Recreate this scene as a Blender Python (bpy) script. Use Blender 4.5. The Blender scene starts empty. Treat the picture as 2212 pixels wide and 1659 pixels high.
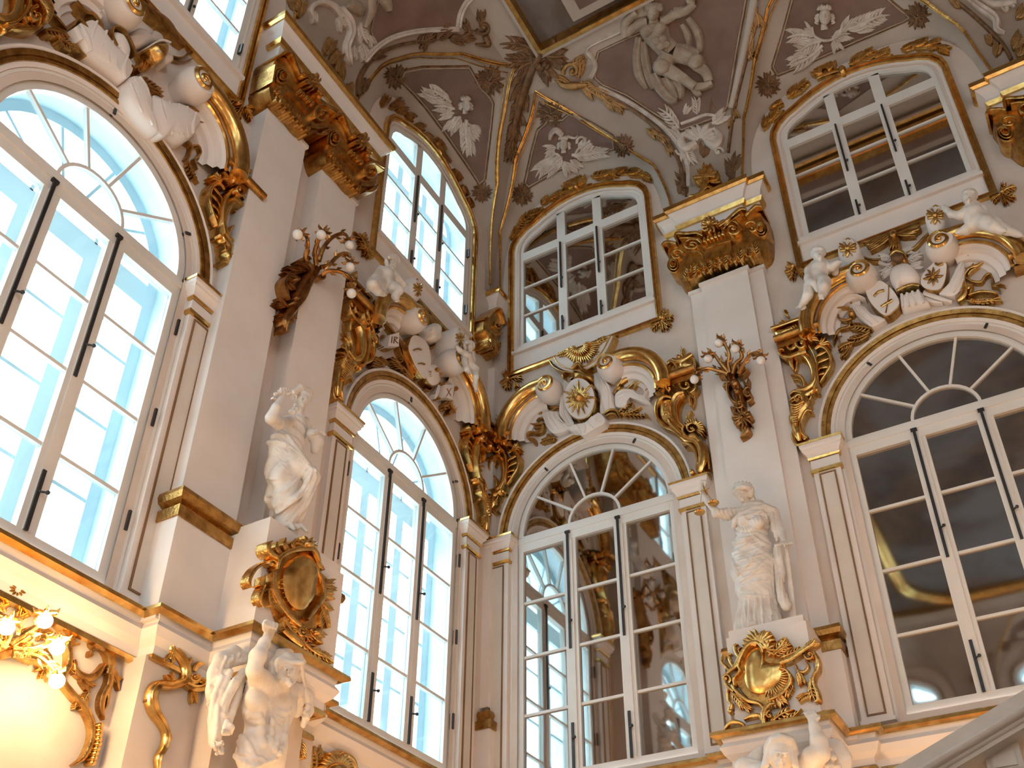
"""Palace stair hall: two storeys of arched windows meeting at a corner under a painted cove."""
EXPO = 1.12
SKY = 5.2
LAMP_E, LAMP_C = 5.5, (1.0, .62, .28)
HALL_E = 60
import bpy, bmesh, math, random
import numpy as np
from mathutils import Vector, Matrix
from mathutils.bvhtree import BVHTree
from mathutils.geometry import delaunay_2d_cdt
random.seed(7)
PI = math.pi
SC = bpy.context.scene
COL = SC.collection
# ------------------------------------------------------------------ camera
CAMP = Vector((7.472, -12.021, 0.0))
YAW, PIT, ROL = math.radians(120.599), math.radians(34.617), math.radians(.587)
FPX, PPX, PPY = 2250.707, 1106 - 10.84, 829.5 + 220.37
cd = Vector((math.cos(PIT)*math.cos(YAW), math.cos(PIT)*math.sin(YAW), math.sin(PIT)))
cr0 = Vector((math.sin(YAW), -math.cos(YAW), 0)); cu0 = cr0.cross(cd)
cr = math.cos(ROL)*cr0 + math.sin(ROL)*cu0
cu = -math.sin(ROL)*cr0 + math.cos(ROL)*cu0
camd = bpy.data.cameras.new('camera'); cam = bpy.data.objects.new('camera', camd); COL.objects.link(cam)
camd.sensor_fit = 'HORIZONTAL'; camd.sensor_width = 36; camd.lens = FPX/2212*36
camd.shift_x = 10.84/2212; camd.shift_y = 220.37/2212; camd.clip_start = .05; camd.clip_end = 300
cam.matrix_world = Matrix(((cr.x, cu.x, -cd.x, CAMP.x), (cr.y, cu.y, -cd.y, CAMP.y), (cr.z, cu.z, -cd.z, CAMP.z), (0, 0, 0, 1)))
SC.camera = cam
SC.view_settings.view_transform = 'Standard'; SC.view_settings.look = 'None'
SC.view_settings.gamma = 1; SC.view_settings.use_curve_mapping = False
SC.view_settings.exposure = EXPO
SC.cycles.use_denoising = True
SC.cycles.max_bounces = 9; SC.cycles.diffuse_bounces = 5; SC.cycles.glossy_bounces = 4
SC.cycles.transparent_max_bounces = 12; SC.cycles.transmission_bounces = 4
SC.cycles.sample_clamp_indirect = 8; SC.cycles.caustics_reflective = False; SC.cycles.caustics_refractive = False
# ------------------------------------------------------------------ world: bright overcast sky
w = bpy.data.worlds.new('overcast_sky'); SC.world = w; w.use_nodes = True
nt = w.node_tree; bg = nt.nodes['Background']
tc = nt.nodes.new('ShaderNodeTexCoord'); sp = nt.nodes.new('ShaderNodeSeparateXYZ'); rp = nt.nodes.new('ShaderNodeValToRGB')
nt.links.new(tc.outputs['Generated'], sp.inputs[0]); nt.links.new(sp.outputs['Z'], rp.inputs[0]); nt.links.new(rp.outputs[0], bg.inputs[0])
rp.color_ramp.elements[0].position = 0; rp.color_ramp.elements[0].color = (.60, .63, .65, 1)
rp.color_ramp.elements[1].position = .6; rp.color_ramp.elements[1].color = (.95, .98, 1.0, 1)
bg.inputs[1].default_value = SKY
def area(name, loc, rot, sx, sy, e, color, portal=False):
    l = bpy.data.lights.new(name, 'AREA'); l.shape = 'RECTANGLE'; l.size = sx; l.size_y = sy
    l.energy = e; l.color = color
    if portal: l.cycles.is_portal = True
    o = bpy.data.objects.new(name, l); COL.objects.link(o); o.location = loc; o.rotation_euler = rot
    return o
def bulb_light(name, loc, e, color, r=.06):
    l = bpy.data.lights.new(name, 'POINT'); l.energy = e; l.color = color; l.shadow_soft_size = r
    o = bpy.data.objects.new(name, l); COL.objects.link(o); o.location = loc
    return o
# candle lamps on the lower storey of the hall, below and behind the view
for k, (x, y, z) in enumerate([(1.2, -4.9, 1.2), (4.5, -1.2, 1.6), (9.6, -1.2, 1.6), (1.0, -10.5, 1.6), (12.9, -6, 2.2), (12.9, -13, 2.2), (4.5, -24, 2.2), (10, -24, 2.2), (1.0, -15.5, 1.8), (6.5, -4.0, -.6)]):
    bulb_light('hall_lamp', (x, y, z), HALL_E, (1.0, .60, .28), .25)
# ------------------------------------------------------------------ pixel -> real surface
def ray(u, v):
    return (cd + (u-PPX)/FPX*cr - (v-PPY)/FPX*cu)
def onwall(wall, u, v, d):
    """pixel -> wall-local (x to the right along the wall, z) on the plane that stands d in front of the glass line"""
    R = ray(u, v)
    if wall == 'B':
        t = (-d-CAMP.y)/R.y; P = CAMP+t*R; return (P.x, P.z)
    t = (d-CAMP.x)/R.x; P = CAMP+t*R; return (P.y, P.z)
def wl(wall, x, z, d):
    """wall-local -> world"""
    return Vector((x, -d, z)) if wall == 'B' else Vector((d, x, z))
ROT = {'A': PI/2, 'B': 0.0}
# ------------------------------------------------------------------ materials
def newmat(name):
    m = bpy.data.materials.new(name); m.use_nodes = True
    return m, m.node_tree, m.node_tree.nodes['Principled BSDF']
def noise_mix(nt, c1, c2, scale, detail=4, lo=.35, hi=.65, coords='Object', rough=.55):
    tcn = nt.nodes.new('ShaderNodeTexCoord'); n = nt.nodes.new('ShaderNodeTexNoise'); r = nt.nodes.new('ShaderNodeValToRGB')
    n.inputs['Scale'].default_value = scale; n.inputs['Detail'].default_value = detail; n.inputs['Roughness'].default_value = rough
    nt.links.new(tcn.outputs[coords], n.inputs['Vector']); nt.links.new(n.outputs['Fac'], r.inputs[0])
    r.color_ramp.elements[0].position = lo; r.color_ramp.elements[1].position = hi
    r.color_ramp.elements[0].color = (*c1, 1); r.color_ramp.elements[1].color = (*c2, 1)
    return r.outputs[0], n
def add_bump(nt, b, scale, strength, dist=.01, detail=5):
    tcn = nt.nodes.new('ShaderNodeTexCoord'); n = nt.nodes.new('ShaderNodeTexNoise'); bp = nt.nodes.new('ShaderNodeBump')
    n.inputs['Scale'].default_value = scale; n.inputs['Detail'].default_value = detail
    bp.inputs['Strength'].default_value = strength; bp.inputs['Distance'].default_value = dist
    nt.links.new(tcn.outputs['Object'], n.inputs['Vector']); nt.links.new(n.outputs['Fac'], bp.inputs['Height']); nt.links.new(bp.outputs[0], b.inputs['Normal'])
def plaster(name, c1, c2, scale=1.2, rough=.7, bump=.15, bs=60):
    m, nt, b = newmat(name); o, _ = noise_mix(nt, c1, c2, scale); nt.links.new(o, b.inputs['Base Color'])
    b.inputs['Roughness'].default_value = rough; add_bump(nt, b, bs, bump); return m
def gilt(name, c1, c2, rough=.24, bump=.5, bs=35, metal=1.0):
    m, nt, b = newmat(name); o, _ = noise_mix(nt, c1, c2, 9, 6, .3, .62); nt.links.new(o, b.inputs['Base Color'])
    b.inputs['Metallic'].default_value = metal; b.inputs['Roughness'].default_value = rough; add_bump(nt, b, bs, bump, .012); return m
M = {}
M['wall'] = plaster('cream_plaster', (.62, .51, .43), (.70, .60, .53))
M['white'] = plaster('white_paint', (.72, .64, .585), (.79, .72, .675), bump=.08)
M['joinery'] = plaster('joinery_paint', (.68, .64, .59), (.75, .71, .67), rough=.45, bump=.05)
M['cool_tinted_white'] = plaster('daylight_tinted_joinery', (.62, .74, .80), (.70, .81, .87), rough=.45, bump=.05)  # white joinery with the cool cast of daylight through glass put into its colour
M['marble'] = plaster('white_marble', (.66, .59, .52), (.80, .75, .70), scale=5, rough=.5, bump=.12, bs=30)
M['plaster_relief'] = plaster('stucco_relief', (.44, .36, .30), (.60, .53, .47), scale=6, rough=.7, bump=.2, bs=30)
M['plaster_figure'] = plaster('stone_grisaille', (.27, .20, .145), (.40, .32, .25), scale=5, rough=.7, bump=.2, bs=20)
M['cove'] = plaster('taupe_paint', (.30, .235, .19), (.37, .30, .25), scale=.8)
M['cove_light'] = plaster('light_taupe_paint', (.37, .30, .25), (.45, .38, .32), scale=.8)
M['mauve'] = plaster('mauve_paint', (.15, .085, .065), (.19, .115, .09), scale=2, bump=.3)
M['gold'] = gilt('gold_leaf', (.42, .19, .045), (.84, .53, .18))
M['gold_dark'] = gilt('aged_gold', (.26, .115, .03), (.60, .33, .10), rough=.33)
M['gold_smooth'] = gilt('burnished_gold', (.56, .29, .08), (.84, .54, .19), rough=.22, bump=.12, bs=8)
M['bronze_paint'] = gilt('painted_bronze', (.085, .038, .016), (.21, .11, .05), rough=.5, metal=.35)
M['vault_gold'] = gilt('dull_vault_gold', (.22, .11, .035), (.42, .24, .09), rough=.42, metal=.6)
M['sconce'] = gilt('bronze_gilding', (.20, .085, .025), (.48, .24, .08), rough=.3)
M['iron'] = plaster('black_iron', (.015, .015, .018), (.03, .028, .03), rough=.4)
M['panel'] = plaster('panel_paint', (.64, .56, .48), (.70, .63, .56))
M['stone'] = plaster('grey_stone', (.30, .27, .24), (.37, .34, .31), scale=4, rough=.55, bump=.25, bs=40)
M['floor'] = plaster('marble_floor', (.45, .40, .34), (.58, .52, .46), rough=.25)
M['facade'] = plaster('pale_facade', (.60, .66, .72), (.76, .82, .86), scale=2)
M['dark'] = plaster('dark_line_paint', (.16, .08, .03), (.26, .14, .06), rough=.5)
def mat_mirror():
    m, nt, b = newmat('old_mirror')
    b.inputs['Metallic'].default_value = 1; b.inputs['Base Color'].default_value = (.50, .475, .45, 1); b.inputs['Roughness'].default_value = .035
    add_bump(nt, b, .7, .12, .02, 1); return m
def mat_glass():
    m, nt, b = newmat('window_glass'); out = nt.nodes['Material Output']
    t = nt.nodes.new('ShaderNodeBsdfTransparent'); g = nt.nodes.new('ShaderNodeBsdfGlossy'); mx = nt.nodes.new('ShaderNodeMixShader')
    t.inputs[0].default_value = (.83, .96, 1.0, 1); g.inputs[0].default_value = (.9, .95, 1, 1); g.inputs[1].default_value = .04
    mx.inputs[0].default_value = .07
    nt.links.new(t.outputs[0], mx.inputs[1]); nt.links.new(g.outputs[0], mx.inputs[2]); nt.links.new(mx.outputs[0], out.inputs[0]); return m
M['mirror'] = mat_mirror(); M['glass'] = mat_glass()
def mat_bulb(name, col, s):
    m, nt, b = newmat(name); b.inputs['Base Color'].default_value = (*col, 1); b.inputs['Roughness'].default_value = .25
    b.inputs['Emission Color'].default_value = (*col, 1); b.inputs['Emission Strength'].default_value = s; return m
M['bulb_off'] = mat_bulb('opal_globe', (.80, .76, .72), 0.0)
M['bulb_on'] = mat_bulb('lit_globe', (1.0, .78, .42), 26.0)
def mat_painting():
    m, nt, b = newmat('ceiling_painting')
    o, n = noise_mix(nt, (.035, .03, .03), (.20, .13, .09), .55, 8, .3, .72, rough=.62)
    o2, n2 = noise_mix(nt, (0, 0, 0), (1, 1, 1), .23, 5, .45, .62)
    mx = nt.nodes.new('ShaderNodeMix'); mx.data_type = 'RGBA'; nt.links.new(o2, mx.inputs[0]); nt.links.new(o, mx.inputs[6])
    mx.inputs[7].default_value = (.17, .17, .18, 1); n2.inputs['Distortion'].default_value = 1.2; n.inputs['Distortion'].default_value = .8
    nt.links.new(mx.outputs[2], b.inputs['Base Color']); b.inputs['Roughness'].default_value = .8; return m
M['painting'] = mat_painting()
# ------------------------------------------------------------------ mesh collector
class MB:
    def __init__(s): s.v = []; s.f = []; s.m = []; s.mi = 0
    def add(s, vs, fs):
        o = len(s.v); s.v += [tuple(p) for p in vs]; s.f += [tuple(i+o for i in f) for f in fs]; s.m += [s.mi]*len(fs)
    def box(s, x0, x1, y0, y1, z0, z1):
        s.add([(x, y, z) for x in (x0, x1) for y in (y0, y1) for z in (z0, z1)],
              [(0, 1, 3, 2), (4, 6, 7, 5), (0, 4, 5, 1), (2, 3, 7, 6), (0, 2, 6, 4), (1, 5, 7, 3)])
    def prism(s, poly, y0, y1):
        """polygon in (x,z), extruded between y0 and y1"""
        n = len(poly)
        s.add([(x, y0, z) for x, z in poly]+[(x, y1, z) for x, z in poly],
              [tuple(range(n)), tuple(range(2*n-1, n-1, -1))]+[(i, i+n, (i+1) % n+n, (i+1) % n) for i in range(n)])
    def sheet(s, grid):
        n = len(grid[0]); vs = [p for r in grid for p in r]
        s.add(vs, [(i*n+j, i*n+j+1, (i+1)*n+j+1, (i+1)*n+j) for i in range(len(grid)-1) for j in range(n-1)])
    def tube(s, pts, rad, n=6, caps=True):
        pts = [Vector(p) for p in pts]; k = len(pts)
        if not hasattr(rad, '__len__'): rad = [rad]*k
        rings = []; up = None
        for i in range(k):
            t = (pts[min(i+1, k-1)]-pts[max(i-1, 0)])
            t = t.normalized() if t.length > 1e-9 else Vector((0, 0, 1))
            if up is None: up = t.orthogonal().normalized()
            up = (up-up.dot(t)*t); up = up.normalized() if up.length > 1e-6 else t.orthogonal().normalized()
            b = t.cross(up)
            rings.append([pts[i]+rad[i]*(math.cos(2*PI*j/n)*up+math.sin(2*PI*j/n)*b) for j in range(n)])
        vs = [p for r in rings for p in r]
        fs = [(i*n+j, i*n+(j+1) % n, (i+1)*n+(j+1) % n, (i+1)*n+j) for i in range(k-1) for j in range(n)]
        if caps: fs += [tuple(range(n-1, -1, -1)), tuple((k-1)*n+j for j in range(n))]
        s.add(vs, fs)
    def ball(s, c, r, nu=12, nv=8, sc=(1, 1, 1)):
        vs = []
        for i in range(nv+1):
            a = PI*i/nv
            for j in range(nu):
                b = 2*PI*j/nu; vs.append((c[0]+r*sc[0]*math.sin(a)*math.cos(b), c[1]+r*sc[1]*math.sin(a)*math.sin(b), c[2]+r*sc[2]*math.cos(a)))
        s.add(vs, [(i*nu+j, i*nu+(j+1) % nu, (i+1)*nu+(j+1) % nu, (i+1)*nu+j) for i in range(nv) for j in range(nu)])
    def build(s, name, mat, parent=None, smooth=False, loc=None, rotz=0, mats=None):
        me = bpy.data.meshes.new(name); me.from_pydata(s.v, [], s.f); me.validate()
        for mm in (mats or [mat]): me.materials.append(M[mm])
        if mats:
            for p, i in zip(me.polygons, s.m): p.material_index = i
        bm = bmesh.new(); bm.from_mesh(me); bmesh.ops.recalc_face_normals(bm, faces=bm.faces); bm.to_mesh(me); bm.free()
        if smooth:
            for p in me.polygons: p.use_smooth = True
            if smooth != 'all':
                try: me.set_sharp_from_angle(angle=math.radians(50))
                except Exception: pass
        o = bpy.data.objects.new(name, me); COL.objects.link(o)
        if parent: o.parent = parent
        if loc is not None: o.location = loc
        o.rotation_euler = (0, 0, rotz)
        return o
def empty(name, loc, rotz=0, **kw):
    o = bpy.data.objects.new(name, None); COL.objects.link(o); o.location = loc; o.rotation_euler = (0, 0, rotz); o.empty_display_size = .1
    return tag(o, **kw)
def tag(o, label=None, cat=None, group=None, kind=None):
    if label: o['label'] = label
    if cat: o['category'] = cat
    if group: o['group'] = group
    if kind: o['kind'] = kind
    return o
def copy_tree(o, parent=None):
    c = o.copy(); COL.objects.link(c)
    if parent: c.parent = parent
    for ch in list(o.children): copy_tree(ch, c)
    return c
def copy_thing(o, wall, x, z, d, mirror=False, label=None, group=None):
    c = copy_tree(o); c.location = wl(wall, x, z, d); c.rotation_euler = (0, 0, ROT[wall])
    c.scale = (-1 if mirror else 1, 1, 1)
    if label: c['label'] = label
    if group: c['group'] = group
    return c
def sweep(mb, path, prof, closed=False):
    """path: plan points (x,y), profile: (offset to the right of travel, z). mitred."""
    n = len(path); P = [Vector((p[0], p[1])) for p in path]; rows = []
    for i in range(n):
        a = P[i]-P[i-1] if (i > 0 or closed) else P[1]-P[0]
        b = P[(i+1) % n]-P[i] if (i < n-1 or closed) else P[-1]-P[-2]
        a = a.normalized(); b = b.normalized()
        na = Vector((a.y, -a.x)); nb = Vector((b.y, -b.x))
        k = (na+nb)/max(1+na.dot(nb), .25)
        rows.append([(P[i].x+k.x*o, P[i].y+k.y*o, z) for o, z in prof])
    if closed: rows.append(rows[0])
    mb.sheet(rows)
    if not closed:
        np_ = len(prof)
        mb.add(rows[0], [tuple(range(np_))]); mb.add(rows[-1], [tuple(range(np_-1, -1, -1))])
def catmull(pts, n=5, closed=False):
    P = [tuple(map(float, p)) for p in pts]; k = len(P); out = []
    if k < 3: 
        return [tuple(a+(b-a)*i/n for a, b in zip(P[0], P[1])) for i in range(n+1)]
    rng = range(k if closed else k-1)
    for i in rng:
        p0 = P[(i-1) % k] if (closed or i > 0) else P[0]; p1 = P[i]; p2 = P[(i+1) % k]; p3 = P[(i+2) % k] if (closed or i < k-2) else P[-1]
        for j in range(n):
            t = j/n
            out.append(tuple(.5*((2*b)+(-a+c)*t+(2*a-5*b+4*c-d)*t*t+(-a+3*b-3*c+d)*t*t*t) for a, b, c, d in zip(p0, p1, p2, p3)))
    if not closed: out.append(P[-1])
    return out
# ------------------------------------------------------------------ geometry constants
HW, ZS, ZL, ZT, ZC = 1.21, 4.73, 8.26, 8.54, 8.52
UW, UZ0, UZ1, UZ2 = 1.18, 12.557, 14.651, 14.86
WD = .08                                     # wall face in front of the glass line
BAYS = {'A': [-2.25, -7.99, -13.73], 'B': [1.905, 7.0, 12.1]}
CZ, CD, CH = 13.9, 2.35, 17.05               # cove: springing height, depth of frame, ceiling height
RX, RY = 14.0, -25.3
def arch_pts(r, zb, n=28, top=ZC):
    p = [(-r, zb)]; p += [(r*math.cos(PI-PI*i/n), top+r*math.sin(PI*i/n)) for i in range(n+1)]; p.append((r, zb)); return p
def upper_half():
    p = [(1.18, 14.6), (1.18, 14.9), (1.155, 15.03), (1.09, 15.14), (.98, 15.23), (.85, 15.29)]
    p += [(x, 15.58-.40*x*x) for x in (.68, .5, .33, .16, 0)]
    return p
def upper_pts(zb, o=0.0):
    h = upper_half(); h = h[::-1]
    pts = [(-x, z) for x, z in upper_half()][:-1] + h
    pts = [(-1.18, zb)]+pts+[(1.18, zb)]
    return offset2(pts, o)
def offset2(pts, o, closed=False):
    if abs(o) < 1e-9: return list(pts)
    n = len(pts); out = []
    for i in range(n):
        a = pts[i-1] if (i > 0 or closed) else None; b = pts[i]; c = pts[(i+1) % n] if (i < n-1 or closed) else None
        d1 = (Vector(b)-Vector(a)).normalized() if a else None; d2 = (Vector(c)-Vector(b)).normalized() if c else None
        if d1 is None: d1 = d2
        if d2 is None: d2 = d1
        n1 = Vector((-d1.y, d1.x)); n2 = Vector((-d2.y, d2.x)); k = (n1+n2)/max(1+n1.dot(n2), .3)
        out.append((b[0]+k.x*o, b[1]+k.y*o))
    return out
def band(mb, pts, prof, closed=False, dz=0.0):
    """sweep profile [(offset outwards, y)] along a path in the wall plane"""
    rows = []
    for o, y in prof:
        q = offset2(pts, o, closed)
        if closed: q = q+[q[0]]
        rows.append([(a, y, b-dz) for a, b in q])
    mb.sheet(rows)
def fill_holes(name, outer, holes, mat, wall, d, y=None):
    bm = bmesh.new(); eds = []
    for loop in [outer]+holes:
        vs = [bm.verts.new(wl(wall, x, z, d)) for x, z in loop]
        eds += [bm.edges.new((vs[i], vs[(i+1) % len(vs)])) for i in range(len(vs))]
    bmesh.ops.triangle_fill(bm, edges=eds, use_beauty=True)
    bmesh.ops.recalc_face_normals(bm, faces=bm.faces)
    nrm = Vector((1, 0, 0)) if wall == 'A' else Vector((0, -1, 0))
    if bm.faces[:] and sum((f.normal for f in bm.faces), Vector()).dot(nrm) < 0: bmesh.ops.reverse_faces(bm, faces=bm.faces)
    me = bpy.data.meshes.new(name); bm.to_mesh(me); bm.free(); me.materials.append(M[mat])
    o = bpy.data.objects.new(name, me); COL.objects.link(o); return o
# ------------------------------------------------------------------ lunettes and cove
def cove_d(z):                                # depth of the cove at height z
    t = min(1, max(0, (z-CZ)/(CH-CZ))); return .1+(CD-.1)*(1-math.sqrt(max(0, 1-t*t)))
# groin tables: per bay, side -> [(distance from bay centre, z)] from the springing to the apex
GR = {('B', 0): {-1: [(1.68, 13.9), (1.64, 14.8), (1.56, 15.38), (.85, 16.42), (0, 16.93)], 1: [(1.80, 13.9), (1.79, 14.6), (1.66, 15.3), (1.02, 16.06), (.45, 16.64), (0, 16.93)]},
      ('B', 1): {-1: [(2.03, 13.9), (2.01, 14.4), (1.77, 15.41), (1.28, 16.27), (.78, 16.76), (0, 16.99)], 1: [(2.0, 13.9), (1.98, 14.4), (1.82, 15.33), (1.45, 15.97), (.8, 16.7), (0, 16.99)]},
      ('A', 0): {1: [(2.0, 13.9), (1.95, 14.4), (1.75, 15.02), (1.33, 15.94), (.41, 16.73), (-.1, 16.97)], -1: [(2.24, 13.9), (2.24, 14.6), (2.03, 15.58), (1.61, 16.15), (.94, 16.66), (.1, 16.97)]}}
def groin(wall, i, side, z):
    T = GR.get((wall, i)) or GR[('B', 1)]
    T = T[side]; pr = T[0]
    for q in T[1:]:
        if z <= q[1]: return pr[0]+(q[0]-pr[0])*(z-pr[1])/(q[1]-pr[1])
        pr = q
    return T[-1][0]
def apexz(wall, i): return (GR.get((wall, i)) or GR[('B', 1)])[1][-1][1]
def wall_arch(i, wall, n):                    # the round-shouldered arch where a lunette meets the wall, left to right
    ex = {('B', 0): 1.62, ('A', 0): 1.85}.get((wall, i), 1.85)
    pts = []
    for k in range(n+1):
        a = PI*k/n; c, s_ = math.cos(a), math.sin(a)
        pts.append((-ex*math.copysign(abs(c)**.62, c), CZ+2.2*abs(s_)**.72))
    return pts
cove_parts = []
def lunette(wall, i):
    xc = BAYS[wall][i]; n = 36; W = wall_arch(i, wall, n)
    G = []
    for side, rng in ((-1, range(0, n//2)), (1, range(n//2, n+1))):
        for k in rng:
            t = abs(1-2*k/n)                  # 1 at springing, 0 at apex
            T = (GR.get((wall, i)) or GR[('B', 1)])[side]
            # walk the table by arc length
            L = [0]
            for a, b in zip(T, T[1:]): L.append(L[-1]+math.hypot(a[0]-b[0], (a[1]-b[1])))
            s_ = (1-t)*L[-1]; j = max(j for j in range(len(L)) if L[j] <= s_+1e-9); j = min(j, len(T)-2)
            f = (s_-L[j])/(L[j+1]-L[j]); x = T[j][0]+(T[j+1][0]-T[j][0])*f; z = T[j][1]+(T[j+1][1]-T[j][1])*f
            G.append((side*x, z))
    rows = []
    for q in range(11):
        f = q/10; row = []
        for k in range(n+1):
            a = W[k]; g = G[k]; dg = cove_d(g[1]); bulge = math.sin(PI*f)*.10*math.sin(PI*k/n)
            row.append(wl(wall, xc+a[0]*(1-f)+g[0]*f, a[1]*(1-f)+g[1]*f+bulge, WD*(1-f)+dg*f))
        rows.append(row)
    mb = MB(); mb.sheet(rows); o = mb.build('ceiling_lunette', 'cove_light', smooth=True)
    tag(o, kind='structure', cat='ceiling vault'); cove_parts.append(o)
    return o, [wl(wall, xc+g[0], g[1], cove_d(g[1])) for g in G], [wl(wall, xc+a[0], a[1], WD) for a in W]
def cove_patch(wall, x0f, x1f, z1, name='ceiling_cove'):
    rows = []
    tmax = math.asin(min(1, (z1-CZ)/(CH-CZ)))
    for k in range(25):
        z = CZ+(CH-CZ)*math.sin(tmax*k/24); a, b = x0f(z), x1f(z)
        rows.append([wl(wall, a+(b-a)*j/10, z, cove_d(z)) for j in range(11)])
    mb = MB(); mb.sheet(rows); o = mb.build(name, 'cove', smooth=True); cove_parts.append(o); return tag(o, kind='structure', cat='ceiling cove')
LUN = {}
LAB = {('A', 0): 'taupe vault over the daylit upper window next to the corner', ('A', 1): 'taupe vault over the cut-off window at upper left',
       ('A', 2): 'taupe vault over the window behind the viewer', ('B', 0): 'taupe vault over the mirrored upper window beside the corner',
       ('B', 1): 'taupe vault over the big mirrored upper window at right', ('B', 2): 'taupe vault beyond the mirrored window at right'}
for wall in 'AB':
    for i in range(3):
        LUN[(wall, i)] = lunette(wall, i); LUN[(wall, i)][0]['label'] = LAB[(wall, i)]
for wall in 'AB':
    C = BAYS[wall]; dirn = 1 if wall == 'B' else -1     # direction away from the corner
    for i in range(3):
        # near-corner side of bay i
        near, far = (-1, 1) if wall == 'B' else (1, -1)
        edge = (lambda z, i=i, c=C[i], near=near: c+near*groin(wall, i, near, z))
        if i == 0: inner = (lambda z: dirn*cove_d(z))
        else: inner = (lambda z, i=i, far=far, c=C[i-1]: c+far*groin(wall, i-1, far, z))
        o = cove_patch(wall, inner, edge, CH)
        o['label'] = 'taupe painted cove %s' % {('A', 0): 'in the corner on the daylit wall side', ('B', 0): 'in the corner on the mirrored wall side',
                ('A', 1): 'above the twin pilasters', ('B', 1): 'behind the seated grisaille youth'}.get((wall, i), 'further along the %s wall' % ('daylit' if wall == 'A' else 'mirrored'))
    end = RY if wall == 'A' else RX
    far = 1 if wall == 'B' else -1
    o = cove_patch(wall, (lambda z, c=C[2], far=far: c+far*groin(wall, 2, far, z)), (lambda z: end-far*cove_d(z) if wall == 'B' else end+cove_d(z)), CH)
    o['label'] = 'taupe painted cove at the far end of the %s wall' % ('daylit' if wall == 'A' else 'mirrored')
# ------------------------------------------------------------------ walls
def wall_mesh(wall, name, label):
    C = BAYS[wall]; holes = []
    x0, x1 = (RY, WD) if wall == 'A' else (WD, RX)
    order = [(i, C[i]) for i in range(3)]; order.sort(key=lambda q: q[1])
    outer = [(x0, -1.6), (x1, -1.6), (x1, CH+.3), (x0, CH+.3)]
    for i, c in order:
        holes.append([(c+a, z) for a, z in arch_pts(1.29, 4.62)])
        holes.append([(c+a, z) for a, z in upper_pts(12.46, .09)])
    o = fill_holes(name, outer, holes, 'wall', wall, WD); return tag(o, label, 'wall', kind='structure')
wall_mesh('A', 'wall_left', 'cream plaster wall pierced by tall daylit windows')
wall_mesh('B', 'wall_right', 'cream plaster wall carrying the dark mirrored windows')
mb = MB(); mb.box(-.5, RX+.1, RY-.1, .5, -1.8, -1.6); tag(mb.build('floor', 'floor'), 'pale marble floor of the stair hall, out of view', 'floor', kind='structure')
mb = MB(); mb.box(-.1, RX+.1, RY-.1, .1, CH+.3, CH+.4); tag(mb.build('light_stop_slab', 'cove'), 'added slab above the vaults, out of view, stopping light leaks', 'light_stop_slab', kind='structure')  # unseen slab added to keep sky light from leaking through the vault seams
# far walls, seen only in the mirrors: daylit windows at the back, side openings added for light
def far_wall(name, axis, pos, a0, a1, centres, label):
    bm = bmesh.new(); eds = []
    loops = [[(a0, -1.6), (a1, -1.6), (a1, CH+.3), (a0, CH+.3)]]
    for c in centres:
        loops.append([(c+a, z) for a, z in arch_pts(1.29, 4.62)]); loops.append([(c+a, z) for a, z in upper_pts(12.46, .09)])
    for L in loops:
        vs = [bm.verts.new((a, pos, z) if axis == 'y' else (pos, a, z)) for a, z in L]
        eds += [bm.edges.new((vs[k], vs[(k+1) % len(vs)])) for k in range(len(vs))]
    bmesh.ops.triangle_fill(bm, edges=eds, use_beauty=True)
    me = bpy.data.meshes.new(name); bm.to_mesh(me); bm.free(); me.materials.append(M['wall'])
    o = bpy.data.objects.new(name, me); COL.objects.link(o); return tag(o, label, 'wall', kind='structure')
far_wall('wall_back', 'y', RY+WD, 0, RX, [RX-12.1, 7.0, RX-1.905], 'cream back wall with daylit windows behind the viewer')
far_wall('wall_far_side', 'x', RX, RY, 0, [-20.5, -14.5], 'cream wall across the hall with openings added to let in more daylight')  # side openings added to brighten the hall
for axis in 'x':                             # plain coves above the two far walls
    rows = []
    for k in range(15):
        z = CZ+(CH-CZ)*math.sin(PI/2*k/14); d = cove_d(z)
        rows.append([(RX-d, RY+d, z), (RX-d, -d, z)] if axis == 'x' else [(d, RY+d, z), (RX-d, RY+d, z)])
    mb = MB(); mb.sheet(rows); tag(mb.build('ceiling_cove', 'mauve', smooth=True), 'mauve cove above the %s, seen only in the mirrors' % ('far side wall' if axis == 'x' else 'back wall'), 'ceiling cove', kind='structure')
# ceiling painting in its frame
mb = MB(); mb.box(CD-.05, RX-CD+.05, RY+CD-.05, -CD+.05, CH+.12, CH+.2)
tag(mb.build('ceiling', 'painting'), 'dark painted ceiling canvas framed by a gold line', 'ceiling', kind='structure')
rect = [(CD, -CD), (RX-CD, -CD), (RX-CD, RY+CD), (CD, RY+CD)]     # clockwise seen from above
mb = MB(); sweep(mb, rect, [(-.62, CH-.09), (-.62, CH-.14), (-.50, CH-.10), (-.10, CH-.02), (-.10, CH-.10), (-.05, CH-.10), (-.05, CH+.02)], closed=True)
fr = mb.build('ceiling_frame', 'cove_light'); tag(fr, 'wide taupe moulding round the ceiling canvas', 'ceiling frame', kind='structure')
mb = MB(); sweep(mb, rect, [(-.05, CH+.01), (-.05, CH-.09), (.03, CH-.09), (.05, CH+.12)], closed=True); mb.build('gilt_edge', 'gold_smooth', fr)
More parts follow.
